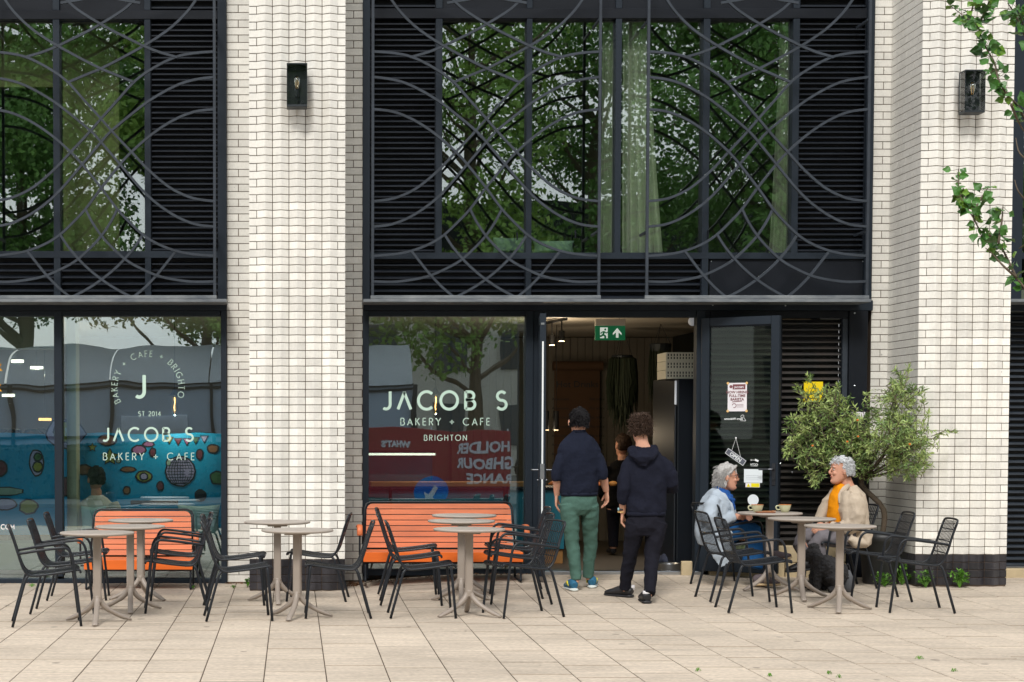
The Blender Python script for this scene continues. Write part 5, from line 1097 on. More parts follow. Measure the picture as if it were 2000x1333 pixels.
fol = MB(); fol2 = MB(); stm = MB(); top_ = Vector((XW(1690, 900, -.5), -.48, ZW(925, -.5)))
def olive_leaf(mb, p, d, L):
    d = d.normalized(); s = d.cross(Vector((random.uniform(-1, 1), random.uniform(-1, 1), random.uniform(-1, 1)))).normalized()*L*.12; n = d.cross(s).normalized()*L*.05
    mb.add([p, p+d*L*.5+s+n, p+d*L, p+d*L*.5-s+n, p+d*L*.5], [(0, 4, 1), (1, 4, 2), (2, 4, 3), (3, 4, 0)])
def twig(a, b, nl, L=.055):
    dv = b-a; mid = (a+b)/2+Vector((random.uniform(-.04, .04), random.uniform(-.04, .04), random.uniform(.0, .05))); pts = smooth_path([a, mid, b], 4); stm.tube(pts, [.004-.0003*i for i in range(len(pts))], 3, False)
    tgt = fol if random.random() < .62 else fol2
    for k in range(nl):
        t = 1-(k/nl)*.95; i = min(len(pts)-2, int(t*(len(pts)-1))); p = pts[i].lerp(pts[i+1], t*(len(pts)-1)-i); dr = (pts[i+1]-pts[i]).normalized()
        sd = Vector((random.gauss(0, 1), random.gauss(0, 1), random.gauss(0, 1))).normalized(); olive_leaf(tgt, p, dr*.75+sd*.75, L*random.uniform(.7, 1.15))
def okp(p):
    if p.x > 5.75: p.y = min(p.y, -1.0)
    p.y = min(p.y, -.12); return p
BL = [(a_, b_, c_, d_, (-.52 if a_ < 1735 else e_)) for a_, b_, c_, d_, e_ in BL]
for (px, py, rx, ry, Yc) in BL:
    n = int(rx*ry/40)
    for k in range(n):
        a = random.uniform(0, 2*pi); q = random.random()**.45; dx, dy, dY = rx*q*cos(a), ry*q*sin(a), random.uniform(-.34, .3)*(1-q*.5)*(1 if px > 1735 else .8)
        b = okp(P(px+dx, py+dy, Yc+dY)); c0 = P(px, py, Yc); out = (b-c0); ln = random.uniform(.10, .19)
        d = (out.normalized()*.7+Vector((random.gauss(0, .4), random.gauss(0, .4), random.gauss(.35, .4)))).normalized(); twig(okp(b-d*ln), b, random.randint(13, 19))
for (a, b) in TIP:
    for k in range(3): j = lambda v: (v[0]+random.uniform(-5, 5), v[1]+random.uniform(-5, 5)); yt = -1.2 if a[0] > 1735 else -.6; twig(okp(P(*j(a), yt)), okp(P(*(j(b) if k else b), yt)), 18)
o = wp('foliage', fol, m_olive, pot); o['kind'] = 'stuff'; o = wp('darker_foliage', fol2, m_olive2, pot); o['kind'] = 'stuff'; o = wp('twigs', stm, m_bark, pot); o['kind'] = 'stuff'
base = pot.location+Vector((0, 0, .43)); wp('trunk', MB().tube(smooth_path([base, base+Vector((.02, 0, .3)), top_+Vector((0, .08, -.12)), top_+Vector((0, 0, .05))], 4), [.028]*13, 8), m_bark, pot, True)
bm_ = MB()
for (px, py, rx, ry, Yc) in BL: e_ = okp(P(px, py, Yc)); bm_.tube(smooth_path([top_+Vector((0, .02, -.05)), (top_+e_)/2+Vector((0, 0, -.04)), e_], 3), [.014, .013, .012, .011, .009, .007, .005], 5, False)
wp('branch', bm_, m_bark, pot, True)
fr_ = MB(); 
for px, py in ((1587, 871), (1676, 853), (1777, 868), (1675, 821), (1655, 863)): p = P(px, py, -.95 if px < 1735 else -1.6); fr_.ell(tuple(p), (.012, .012, .010), 6, 4)
wp('orange_leaf', fr_, M('orange_leaf', C(210, 110, 30), .6), pot)
# foreground tree branches
m_lf = M('fresh_green_leaf', C(70, 120, 46, .9), .38, rnd=.35, var=.2, scale=12); m_lf2 = M('light_green_leaf', C(110, 150, 50, .8), .4, rnd=.3)
YT = -6.2
leafm = []
for k in range(5):
    m = MB(); n = 5; vs = [(0, 0, 0)]; 
    for i in range(1, n):
        t = i/n; wdt = .46*sin(pi*t**.8)*(1+random.uniform(-.18, .18)); zc = .14*sin(t*3+k)-.05*k*t
        vs += [(t, -wdt, zc+.13+random.uniform(-.07, .07)), (t, 0, zc), (t, wdt, zc+.13+random.uniform(-.07, .07))]
    vs.append((1.08, 0, .14*sin(3+k)-.05*k)); fs = [(0, 1, 2), (0, 2, 3)]
    for i in range(n-2): o_ = 1+3*i; fs += [(o_, o_+3, o_+4, o_+1), (o_+1, o_+4, o_+5, o_+2)]
    o_ = 1+3*(n-2); fs += [(o_, len(vs)-1, o_+1), (o_+1, len(vs)-1, o_+2)]
    m.v = vs; m.f = fs; me = m.mesh('leaf'); me.materials.append(m_lf if k < 4 else m_lf2); leafm.append(me)
tr = thing('street_tree', 'young broadleaf tree whose leafy branches reach in from the top right', 'tree', (7.6, YT-.2, gz(7.6, YT)))
BR = [[(2060, 300), (2010, 245), (1988, 208), (1967, 185), (1950, 155), (1942, 122), (1929, 100), (1918, 75), (1908, 50), (1880, 30), (1852, 8)], [(1910, 56), (1922, 26), (1932, 2)], [(1893, 40), (1902, 6)],
 [(2070, 600), (2010, 568), (1988, 545), (1967, 504), (1946, 468), (1917, 453), (1900, 424), (1879, 390), (1872, 357), (1872, 330)], [(1900, 424), (1910, 399), (1929, 367)], [(1950, 474), (1957, 430), (1959, 400)],
 [(2065, 250), (2030, 150), (2002, 60), (1985, 10)], [(2010, 90), (1985, 34), (1968, 6)], [(2060, 420), (2015, 400), (1990, 376), (1982, 352)], [(2060, 330), (2020, 320), (1992, 300), (1984, 270)], [(1988, 545), (1960, 520), (1942, 500), (1925, 485)], [(2060, 480), (2020, 470), (1990, 486)], [(1975, 205), (1990, 240), (2004, 262)]]
bw = MB(); nleaf = 0
for bi, b in enumerate(BR):
    pts = smooth_path([P(px, py, YT+.10*sin(i*1.3+bi)) for i, (px, py) in enumerate(b)], 4); N = len(pts)
    bw.tube(pts, [.0075*(1-i/N)+.002 for i in range(N)], 5)
    dist = 0; last = -1
    for i in range(1, N):
        seg = (pts[i]-pts[i-1]).length; steps = max(1, int(seg/.0115))
        for s in range(steps):
            if nleaf > 292: break
            p = pts[i-1].lerp(pts[i], (s+random.random())/steps)
            if p.x > (2003-VX)/FPX*(DCAM+YT) and random.random() < .8: continue
            if random.random() < .12: continue
            d = (pts[i]-pts[i-1]).normalized(); sd = Vector((random.gauss(0, 1), random.gauss(0, .7), random.gauss(-.15, .8))).normalized(); x = (d*.45+sd).normalized(); up = Vector((random.gauss(0, .6), random.gauss(-.8, .6), random.gauss(.5, .5))); y = up.cross(x).normalized(); zz = x.cross(y)
            L = random.uniform(.044, .084)*(.75 if i > N*.85 else 1); p0_ = p.copy(); p = p+sd*random.uniform(0, .055); bw.tube([p0_, p], .0016, 3); me = random.choice(leafm[:4]) if random.random() > (.45 if i > N*.7 else .12) else leafm[4]
            o = obj('leaf', me, None, tr); o.matrix_local = Matrix.Translation(p-tr.location) @ Matrix((x, y, zz)).transposed().to_4x4() @ Matrix.Scale(L, 4); nleaf += 1
wp('branch', bw, m_bark, tr, True)
tl_ = tr.location; wp('trunk', MB().tube(smooth_path([tl_+Vector((0, 0, -.05)), tl_+Vector((.05, 0, 2)), tl_+Vector((-.05, 0, 4)), tl_+Vector((0, 0, 6.5))], 5), [.11-.005*i for i in range(16)], 10), m_bark, tr, True)
lb = MB(); roots = [P(2060, 300, YT), P(2070, 600, YT), P(2065, 250, YT), P(2060, 420, YT), P(2060, 330, YT), P(2060, 480, YT)]
for i, q in enumerate(roots): st_ = tl_+Vector((0, 0, 2.0+.35*i)); lb.tube(smooth_path([st_, (st_+q)/2+Vector((0, 0, -.1)), q], 4), [.03-.0025*k for k in range(9)], 6)
wp('limb', lb, m_bark, tr, True)
def leaf_cloud(mb, c, R, n, L):
    for k in range(n):
        v = Vector((random.gauss(0, 1), random.gauss(0, 1), random.gauss(0, 1))).normalized()*random.random()**.4; p = Vector(c)+Vector((v.x*R[0], v.y*R[1], v.z*R[2]))
        a = Vector((random.gauss(0, 1), random.gauss(0, 1), random.gauss(0, 1))).normalized(); b = a.cross(Vector((random.gauss(0, 1), random.gauss(0, 1), random.gauss(0, 1)))).normalized(); l = L*random.uniform(.6, 1.3)
        mb.add([p-a*l*.5, p+b*l*.3+Vector((0, 0, .1*l)), p+a*l*.5, p-b*l*.3], [(0, 1, 2, 3)])
cr = MB()
for i in range(7): leaf_cloud(cr, (7.7+random.uniform(-.7, 1.3), YT+random.uniform(-.8, .5), 5.4+i*.35), (.7, .7, .5), 420, .08)
o = wp('crown', cr, m_lf, tr); o['kind'] = 'stuff'
# weeds
m_weed = M('weed_green', C(96, 148, 46, .9), .5, rnd=.3, var=.2, scale=20)
def weed(label, px, py, h, n, spread, Yw=None):
    g = G(px, py); g = g if Yw is None else Vector((XW(px, py, Yw), Yw, gz(XW(px, py, Yw), Yw))); r = thing('weed', label, 'weed', tuple(g)); m = MB(); st = MB()
    for k in range(n):
        a = random.uniform(0, 2*pi); q = random.random()**.6*spread; hh = h*random.uniform(.3, 1); p = Vector((q*cos(a), q*sin(a)*.6-.0, hh)); st.tube([(0, 0, 0), tuple(p*.6+Vector((0, 0, .02))), tuple(p)], .002, 3, False)
        for j in range(4): d = Vector((random.gauss(0, 1), random.gauss(0, 1), random.gauss(.3, .5))).normalized(); s = d.cross(Vector((0, 0, 1))).normalized()*.011; kk = min(1, h*7+.12); m.add([p, p+(d*.02+s)*kk, p+d*.042*kk, p+(d*.02-s)*kk], [(0, 1, 2, 3)])
    m.build('leaves', m_weed, r); st.build('stems', m_weed, r); return r
weed('leafy weed at the left of the black foot of the right pillar', 1808, 1141, .16, 34, .10, -1.0); weed('round weed against the middle of the right pillar foot', 1874, 1141, .17, 40, .09, -1.0); weed('small weed left of the right pillar foot behind the empty chairs', 1762, 1130, .20, 30, .10, -.75); weed('low weed at the base of the black planter', 1728, 1136, .12, 30, .12, -.9)
weed('tiny weed beside the plinth of the central pillar', 484, 1146, .09, 20, .03, -.5); weed('tiny weed in the joint left of the central pillar', 456, 1150, .03, 14, .03); weed('tiny weed in the joint under the small orange bench', 378, 1151, .03, 14, .03); weed('flat weed in the paving left of the first armchair', 62, 1147, .025, 12, .05)
for i, (px, py) in enumerate(((1362, 1312), (1503, 1322), (1618, 1318), (1640, 1325), (1795, 1288), (1862, 1313))): weed(('flat green moss tuft in a joint at the bottom edge under the seated woman', 'low moss tuft at bottom edge, left of the pair', 'moss tuft at the bottom edge, left of a close pair', 'moss tuft at the bottom edge, right of a close pair', 'small moss tuft in the paving at lower right, upper one', 'small moss tuft at lower right, nearest the edge')[i], px, py, .010, 7, .03)
# leaf litter and earth at the wall foot
m_lit = M('dry_litter', C(128, 92, 62), .9, rnd=.3, var=.4, scale=30); m = MB()
for (pa, pb, Y0, Y1, n) in ((676, 712, -.5, -.02, 240), (1690, 1745, -.6, -.05, 420), (720, 1030, -.18, -.03, 120), (443, 487, -.1, -.02, 60), (10, 430, -.06, -.03, 90)):
    for k in range(n):
        Y = random.uniform(Y0, Y1); x = (random.uniform(pa, pb)-VX)/FPX*(DCAM+Y); zz = gz(x, Y)+.002; a = random.uniform(0, 2*pi); L = random.uniform(.008, .028); u = Vector((cos(a), sin(a), random.uniform(0, .5)))*L; v = Vector((-sin(a), cos(a), random.uniform(0, .4)))*L*.6; p = Vector((x, Y, zz)); m.add([p, p+u, p+u+v, p+v], [(0, 1, 2, 3)])
o = m.build('leaf_litter', m_lit); o['kind'] = 'stuff'
for px, py in ((640, 1275),): pass
# ================================================================== PEOPLE
m_skin = M('skin', C(214, 160, 134, .9), .55, var=.06, scale=20, local=True); m_skin.node_tree.nodes['Principled BSDF'].inputs['Subsurface Weight'].default_value = .08
m_skin2 = M('ruddy_skin', C(212, 156, 130, .9), .55, var=.1, scale=18, local=True)
m_hairb = M('black_hair', C(20, 18, 20), .6, spec=.15, var=.4, scale=40, local=True, bump=.5, bscale=120); m_hairc = M('brown_curly_hair', C(62, 47, 38), .6, spec=.2, var=.4, scale=50, local=True, bump=.6, bscale=110)
m_hairg = M('grey_hair', C(150, 148, 146), .55, col2=C(196, 194, 192), scale=60, local=True, bump=.7, bscale=140); m_hairw = M('silver_hair', C(180, 182, 184), .55, col2=C(226, 228, 230), scale=60, local=True, bump=.7, bscale=140)
def FB(name, col, s=.5, sc=26, **k): return M(name, col, .9, var=.14, scale=6, bump=s, bscale=sc, spec=.12, **k)
m_sw1 = FB('navy_jersey', C(28, 32, 46), .7); m_sw2 = FB('navy_hoodie', C(27, 29, 41), .7); m_tr1 = FB('green_chino', C(74, 103, 93), .7); m_tr2 = FB('charcoal_jogger', C(27, 27, 35), .7)
m_coat = FB('pale_grey_coat', C(166, 177, 188)); m_jean = FB('blue_denim', C(30, 78, 128)); m_scarf = FB('blue_scarf', C(40, 84, 150)); m_jack = FB('tan_linen', C(200, 184, 164, .85)); m_orsw = FB('mustard_knit', C(226, 142, 20)); m_grtr = FB('grey_trouser', C(112, 108, 112))
m_shoe = M('black_shoe', C(30, 30, 34), .5); m_sock = M('white_sock', C(215, 212, 214), .8); m_blue = M('blue_mesh_shoe', C(26, 84, 120), .7, col2=C(40, 110, 140), scale=40); m_sole = M('pale_sole', C(214, 222, 220), .6); m_shy = M('yellow_trim', C(222, 206, 40), .6)
def folds(amp, fx=(9, 9, 20), seed=0, amp2=0.0):
    def f(co, n):
        a = noise.noise(Vector((co.x*fx[0]+seed, co.y*fx[1], co.z*fx[2]))); b = noise.noise(Vector((co.x*fx[0]*2.3, co.y*fx[1]*2.3+seed, co.z*fx[2]*2.1)))
        return amp*(1-2*abs(a))-amp*.5+amp*.5*b+amp2*noise.noise(co*4)
    return f
def hand(mb, wrist, u, v, n, sc=1.0, curl=.35, thumb=1):
    """u: along fingers, v: towards the thumb side, n: palm side (curl direction)"""
    u, v, n = (Vector(a).normalized() for a in (u, v, n)); W = Vector(wrist)
    mb.limb([W-u*.02, W+u*.02*sc, W+u*.055*sc, W+u*.092*sc], [(.025*sc, .018*sc), (.031*sc, .016*sc), (.040*sc, .015*sc), (.038*sc, .012*sc)], v, 12)
    for i, (off, L) in enumerate(((.029, .92), (.010, 1.0), (-.010, .95), (-.028, .78))):
        p = W+u*(.088-.004*abs(i-1))*sc+v*off*sc; pts = [p]; d = u.copy(); a = curl*(1+.12*i)
        for l in (.040, .026, .021): d = (d*cos(a)+n*sin(a)).normalized(); n2 = n; p = p+d*l*L*sc; pts.append(p)
        mb.limb(pts, [(.0088*sc, .0088*sc), (.0086*sc, .0086*sc), (.0078*sc, .0078*sc), (.006*sc, .006*sc)], v, 8)
    p = W+u*.022*sc+v*.026*sc; pts = [p]
    for l, k in ((.034, .55), (.028, .3), (.022, .15)): p = p+(u*.8+v*k*thumb+n*.3).normalized()*l*sc; pts.append(p)
    mb.limb(pts, [(.013*sc, .013*sc), (.0105*sc, .0105*sc), (.0095*sc, .0095*sc), (.007*sc, .007*sc)], v, 8)
HR = [(-.128, .070, .030, .022), (-.118, .086, .010, .036), (-.10, .092, -.012, .050), (-.07, .090, -.044, .062), (-.03, .088, -.078, .071), (0, .088, -.094, .076), (.035, .092, -.102, .079), (.07, .089, -.102, .079), (.10, .072, -.090, .071), (.125, .038, -.058, .048), (.136, 0.0, -.02, .016)]
def head(mb, M4, s=1.0, face=True):
    vs = []; n = 20
    for (zz, yf, yb, hw_) in HR:
        cyy, ry = (yf+yb)/2, (yf-yb)/2
        for k in range(n): a = 2*pi*k/n; c_, s_ = cos(a), sin(a); vs.append(M4 @ Vector((hw_*abs(c_)**.85*(1 if c_ > 0 else -1)*s, (cyy+ry*s_)*s, zz*s)))
    m = len(HR); fs = [(i*n+k, i*n+(k+1) % n, i*n+n+(k+1) % n, i*n+n+k) for i in range(m-1) for k in range(n)]+[tuple(range(n-1, -1, -1)), tuple(range((m-1)*n, m*n))]; mb.add(vs, fs)
    T = lambda *p: M4 @ (Vector(p)*s)
    if face:
        mb.limb([T(0, .086, .035), T(0, .100, .012), T(0, .112, -.008), T(0, .110, -.020), T(0, .094, -.028)], [.008*s, .009*s, .012*s, .014*s, .010*s], M4.to_3x3() @ Vector((1, 0, 0)), 8)
        for c_, r_ in (((0, .088, -.050), (.024, .011, .007)), ((0, .086, -.063), (.021, .011, .008)), ((0, .082, -.100), (.024, .018, .018)), ((.035, .078, -.022), (.024, .016, .022)), ((-.035, .078, -.022), (.024, .016, .022)), ((.032, .084, .038), (.026, .012, .009)), ((-.032, .084, .038), (.026, .012, .009))):
            e = MB().ell(c_, r_, 10, 6); mb.add([M4 @ (Vector(v)*s) for v in e.v], e.f)
    for sx in (-1, 1):
        e = MB().ell((0, 0, 0), (.013, .021, .034), 10, 8, Matrix.Translation((sx*.088, -.008, -.002)) @ Matrix.Rotation(sx*-.35, 4, 'Z')); mb.add([M4 @ (Vector(v)*s) for v in e.v], e.f)
def scalp(mb, M4, s, grow, zlo_back, zlo_front, extra=.0):
    vs = []; n = 22; rows = []
    for (zz, yf, yb, hw_) in HR[3:]+[(.150, 0.0, -.02, .010)]:
        rows.append((zz, yf, yb, hw_))
    for (zz, yf, yb, hw_) in rows:
        g = grow*(1 if zz < .13 else .9); yf2 = yf+g if zz > zlo_front else -.005; yb2 = yb-g; z2 = zz+(g*.8 if zz > .1 else 0)
        if zz < zlo_back: z2 = zlo_back
        cyy, ry = (yf2+yb2)/2, (yf2-yb2)/2
        for k in range(n): a = 2*pi*k/n; vs.append(M4 @ (Vector(((hw_+g*.9)*cos(a), cyy+ry*sin(a), z2))*s))
    m = len(rows); mb.add(vs, [(i*n+k, i*n+(k+1) % n, i*n+n+(k+1) % n, i*n+n+k) for i in range(m-1) for k in range(n)]+[tuple(range(n-1, -1, -1)), tuple(range((m-1)*n, m*n))])
def eyes(M4, s, r, root):
    w_ = M('eye_white', C(200, 190, 184), .3); d_ = M('eye_dark', C(40, 30, 26), .2); lp = M('lips', C(170, 96, 86), .5)
    for nm, mat, rr, yy in (('eye', w_, .0115, .081), ('iris', d_, .006, .0885)):
        m = MB()
        for sx in (-1, 1): e = MB().ell((sx*.031, yy, .016), (rr, rr*.8, rr*(.8 if nm == 'eye' else 1)), 10, 6); m.add([M4 @ (Vector(v)*s) for v in e.v], e.f)
        wp(nm, m, mat, root, True)
    m = MB(); e = MB().ell((0, .0935, -.056), (.022, .008, .008), 10, 6); m.add([M4 @ (Vector(v)*s) for v in e.v], e.f); wp('lips', m, lp, root, True)
    m = MB()
    for sx in (-1, 1): m.limb([M4 @ (Vector(v)*s) for v in ((sx*.016, .092, .041), (sx*.034, .0915, .046), (sx*.05, .080, .040))], [.003, .0042, .002], M4.to_3x3() @ Vector((0, 0, 1)), 6)
    wp('eyebrow', m, m_hairg, root)
def shoe(mb, sole, at, d, L=.29, W=.098, H=.10, toe_up=0):
    """at: heel centre on ground, d: heading"""
    d = Vector(d); d.z = 0; d.normalize(); at = Vector(at); up = Vector((0, 0, 1)); f = lambda t, zz: at+d*t*L+up*(zz+toe_up*t)
    mb.limb([f(-.02, .055), f(.08, .062), f(.25, .066), f(.45, .060), f(.65, .048), f(.85, .038), f(.98, .034)], [(W*.30, .03), (W*.42, .048), (W*.44, .052), (W*.46, .046), (W*.52, .034), (W*.46, .026), (W*.2, .014)], d.cross(up), 14)
    sole.limb([f(-.04, .016), f(.05, .016), f(.3, .015), f(.5, .015), f(.72, .015), f(.9, .016), f(1.01, .018)], [(W*.30, .014), (W*.46, .016), (W*.44, .015), (W*.46, .015), (W*.50, .015), (W*.45, .014), (W*.18, .010)], d.cross(up), 14)
UP = Vector((0, 0, 1))
def strands(Hm, s, mat, root, n, L, zlo, zfront, comb=(0, -.3, -.8), lift=.35, curl=.0, r=.0016, grow=.012, wav=0):
    mb = MB(); comb = Vector(comb)
    for k in range(n):
        for _ in range(20):
            a = random.uniform(0, 2*pi); zz = random.uniform(zlo, .135)
            hw_ = .079+grow if zz < .05 else (.079+grow)*sqrt(max(.02, 1-((zz-.05)/(.088+grow))**2)); yb = (.097+grow)*(hw_/(.079+grow))
            x, y = hw_*cos(a), yb*sin(a)-.006
            if y > .01 and zz < zfront+.0*y: continue
            if y > -.02 and zz < -.0 and abs(x) > .05: continue
            break
        p = Vector((x, y, zz)); nrm_ = Vector((x/hw_**2*hw_, (y+.006)/yb, max(0, (zz-.03)*9))).normalized(); d = (nrm_*lift+comb*(1-nrm_*0.0 if False else 1)+Vector((random.gauss(0, .25), random.gauss(0, .25), random.gauss(0, .25)))).normalized(); ln = L*random.uniform(.6, 1.25)
        pts = [p-nrm_*.006]; ph = random.uniform(0, 6.28); ax = Vector((random.gauss(0, 1), random.gauss(0, 1), random.gauss(0, 1))).normalized()
        sg = 5 if curl else 4
        for i in range(1, sg+1):
            if curl: d = (Matrix.Rotation(curl*random.uniform(.7, 1.2), 3, ax) @ d)
            else: d = (d+Vector((0, 0, -.12))+Vector((wav*sin(ph+i*1.7), wav*cos(ph+i*2.1), 0))).normalized()
            pts.append(pts[-1]+d*ln/sg)
        mb.tube([Hm @ (v*s) for v in pts], [r*s, r*1.3*s, r*1.3*s, r*s]+[r*.6*s]*(sg-3), 3, False)
    o = wp('hair_strands', mb, mat, root); o['kind'] = 'stuff'; return o
# ---------------------------------------------------- man in green trousers
gl, gr = G(1121, 1155), G(1155, 1149); Y1 = (gl.y+gr.y)/2; S1 = FPX/(DCAM+Y1)
q = lambda px, py, dy=0: P(px, py, Y1+dy)
r = thing('person', 'man in navy sweatshirt and green trousers walking into the cafe', 'person', (q(1131, 1000).x, Y1, gz(q(1131, 1000).x, Y1)))
q_root = r; b = MB(); Hm = Matrix.Translation(q(1130.5, 826, .02)) @ Matrix.Rotation(radians(-6), 4, 'Z') @ Matrix.Rotation(radians(4), 4, 'Y'); head(b, Hm, 1.0)
b.limb([q(1130, 832, .01), q(1131, 850, -.01), q(1131, 866, -.01)], [(.056, .058), (.058, .060), (.085, .07)], (1, 0, 0), 14)
arms = (((1096, 884), (1089, 928), (1088, 968), -1), ((1166, 882), (1174.5, 925), (1184, 960), 1))
b.limb([q(1131, 866), q(1131, 900), q(1131, 950), q(1131, 985), q(1131, 1000)], [(.13, .07), (.16, .09), (.14, .09), (.14, .10), (.10, .08)], (1, 0, 0), 14)
for sh, el, wr, s in arms:
    b.limb([q(sh[0], sh[1]+16), q(*el, -.02), q((el[0]+wr[0])/2, (el[1]*.6+wr[1]*.4), .01), q(*wr, .05)], [(.045, .045), (.043, .043), (.044, .042), (.028, .022)], (1, 0, 0), 12)
hand(b, q(1087, 970, .055), (.0, .10, -1), (.25, .9, .1), (.9, -.25, 0), 1.0, .32); hand(b, q(1185, 962, .055), (.06, .14, -1), (-.25, .9, .1), (-.95, -.2, 0), 1.0, .42)
for (hp, kn, an, dy, g_) in (((1113, 990), (1118, 1062), (1123, 1140), -.08, gl), ((1149, 990), (1153.5, 1062), (1153, 1134), .14, gr)):
    b.limb([q(*hp), q(*kn, dy*.6), Vector((q(*an).x, g_.y+.0, g_.z+.08))], [(.06, .07), (.038, .04), (.022, .024)], (1, 0, 0), 12)
fuse('body', b, m_skin, r, .0055, 2)
h = MB(); scalp(h, Hm, 1.0, .008, -.030, .06); 
for k in range(26): a = random.uniform(0, 2*pi); zz = random.uniform(.03, .12); rr = .085*cos((zz-.0)*7); v = Vector((rr*cos(a)*.85, -.01+rr*sin(a), zz+.01)); e = MB().ell(v, (.016, .018, .014), 8, 5); h.add([Hm @ Vector(x) for x in e.v], e.f)
fuse('hair', h, m_hairb, r, .0055, 1, lambda co, n: .004*noise.noise(Vector((co.x*70, co.y*70, co.z*22))))
s_ = MB(); s_.limb([q(1131, 841), q(1131, 847), q(1131, 855), q(1131, 866), q(1131, 878), q(1130.5, 900), q(1130, 925), q(1130.5, 948), q(1131, 960), q(1131, 966)], [(.058, .062), (.080, .076), (.128, .09), (.178, .105), (.203, .12), (.204, .126), (.184, .126), (.186, .130), (.182, .126), (.170, .118)], (1, 0, 0), 28)
for sh, el, wr, s in arms:
    s_.limb([q(sh[0]-s*7, sh[1]+2), q(sh[0]-s*1, sh[1]+12), q((sh[0]+el[0])/2+s*2, (sh[1]+el[1])/2+6, -.01), q(el[0]+s*1, el[1]-4, -.02), q(el[0]+s*.5, el[1]+4, -.02), q(el[0]+s*.5, el[1]+11, -.015)], [(.050, .068), (.064, .076), (.062, .072), (.059, .066), (.056, .060), (.050, .054)], (1, 0, 0), 18)
fuse('sweatshirt', s_, m_sw1, r, .007, 9, folds(.008, (7, 7, 6), 13))
s_ = MB(); s_.limb([q(1131, 962), q(1131, 969)], [(.178, .124), (.176, .122)], (1, 0, 0), 28); s_.limb([q(1131, 840), q(1131, 845)], [(.060, .064), (.066, .070)], (1, 0, 0), 24); wp('ribbed_hem', s_, m_sw1, r, True)
t = MB(); t.limb([q(1131, 958), q(1131, 968), q(1131, 980), q(1131, 995), q(1131, 1006)], [(.155, .105), (.165, .115), (.174, .128), (.170, .128), (.11, .09)], (1, 0, 0), 24)
for (x0, hp, kn, an, dy, g_) in ((1, (1111.5, 985), (1118, 1062), (1123, 1140), -.08, gl), (-1, (1150, 985), (1153.5, 1062), (1153, 1134), .14, gr)):
    A = Vector((q(*an).x, g_.y+.02, g_.z+.10)); K = q(*kn, dy*.6+.02); H_ = q(*hp)
    t.limb([H_, H_.lerp(K, .3), H_.lerp(K, .7), K, K.lerp(A, .35), K.lerp(A, .75), A], [(.094, .112), (.088, .104), (.073, .084), (.064, .072), (.060, .068), (.052, .060), (.048, .058)], (1, 0, 0), 18)
fuse('trousers', t, m_tr1, r, .007, 3, folds(.007, (8, 8, 10), 9))
for g_, hd in ((gl, (-.10, 1, 0)), (gr, (.22, 1, 0))):
    u_, so = MB(), MB(); shoe(u_, so, g_+Vector((0, -.03, 0)), hd, .285, .10); fuse('shoe', u_, m_blue, r, .006, 2); fuse('shoe_sole', so, m_sole, r, .006, 1)
    tr_ = MB(); d = Vector(hd).normalized(); s2 = d.cross(UP)
    for sg in (-1, 1): tr_.limb([g_+d*.03+s2*sg*.043+UP*.05, g_+d*.07+s2*sg*.046+UP*.085, g_+d*.12+s2*sg*.045+UP*.05], [.008, .010, .006], (0, 0, 1), 6)
    wp('shoe_trim', tr_, m_shy, r)
strands(Hm, 1.0, m_hairb, q_root, 2300, .026, -.030, .07, comb=(.15, -.1, -.75), lift=.35, r=.0022)
# ---------------------------------------------------- man in hoodie
gl, gr = G(1222, 1168), G(1264, 1180); Y2 = (gl.y+gr.y)/2+.05
q = lambda px, py, dy=0: P(px, py, Y2+dy)
r = thing('person', 'curly-haired man in navy hoodie and charcoal joggers walking into the cafe', 'person', (q(1260, 1000).x, Y2, gz(q(1260, 1000).x, Y2)))
q_root = r; b = MB(); Hm = Matrix.Translation(q(1251, 840, .02)) @ Matrix.Rotation(radians(2), 4, 'Z') @ Matrix.Rotation(radians(-3), 4, 'Y'); head(b, Hm, .97)
b.limb([q(1252, 850, .0), q(1254, 866, -.01), q(1257, 884, -.01)], [(.055, .056), (.057, .058), (.085, .07)], (1, 0, 0), 14)
b.limb([q(1258, 884), q(1262, 920), q(1262, 970), q(1262, 1010), q(1262, 1030)], [(.13, .07), (.16, .09), (.14, .09), (.14, .10), (.10, .08)], (1, 0, 0), 14)
b.limb([q(1226, 916), q(1219, 950, -.03), q(1217, 985, .02), q(1216, 1003, .05)], [.045, .042, .036, .026], (1, 0, 0), 12); hand(b, q(1216, 1004, .05), (-.02, .12, -1), (.35, .9, .1), (.9, -.3, 0), .95, .45)
b.limb([q(1303, 916), q(1316, 942, -.02), q(1306, 950, .20), q(1290, 948, .30)], [.045, .042, .036, .026], (1, 0, 0), 12); hand(b, q(1289, 948, .31), (-.5, .8, .1), (0, 0, 1), (-.9, -.3, 0), .95, .5)
for (hp, kn, an, dy, g_) in (((1243, 1020), (1232, 1075), (1226, 1150), .05, gl), ((1282, 1020), (1273, 1085), (1263, 1160), -.05, gr)): b.limb([q(*hp), q(*kn, dy+.03), Vector(((q(*an).x+g_.x)/2, g_.y+.02, g_.z+.06))], [(.06, .07), (.036, .038), (.020, .022)], (1, 0, 0), 12)
fuse('body', b, m_skin, r, .0055, 2)
h = MB(); scalp(h, Hm, .98, .008, -.060, .06)
for k in range(330):
    a = random.uniform(0, 2*pi); zz = random.uniform(.005, .150); zz = zz if random.random() < .6 else random.uniform(.07, .15); rr = .088*sqrt(max(0.02, 1-((zz-.03)/.135)**2)) if zz > .03 else .086
    v = Vector((rr*cos(a)*.92, -.008+rr*sin(a)*1.0, zz)); 
    if v.y > .06 and zz < .07: continue
    e = MB().ell(v, (random.uniform(.009, .015),)*3, 7, 5); h.add([Hm @ Vector(x)*1 for x in e.v], e.f)
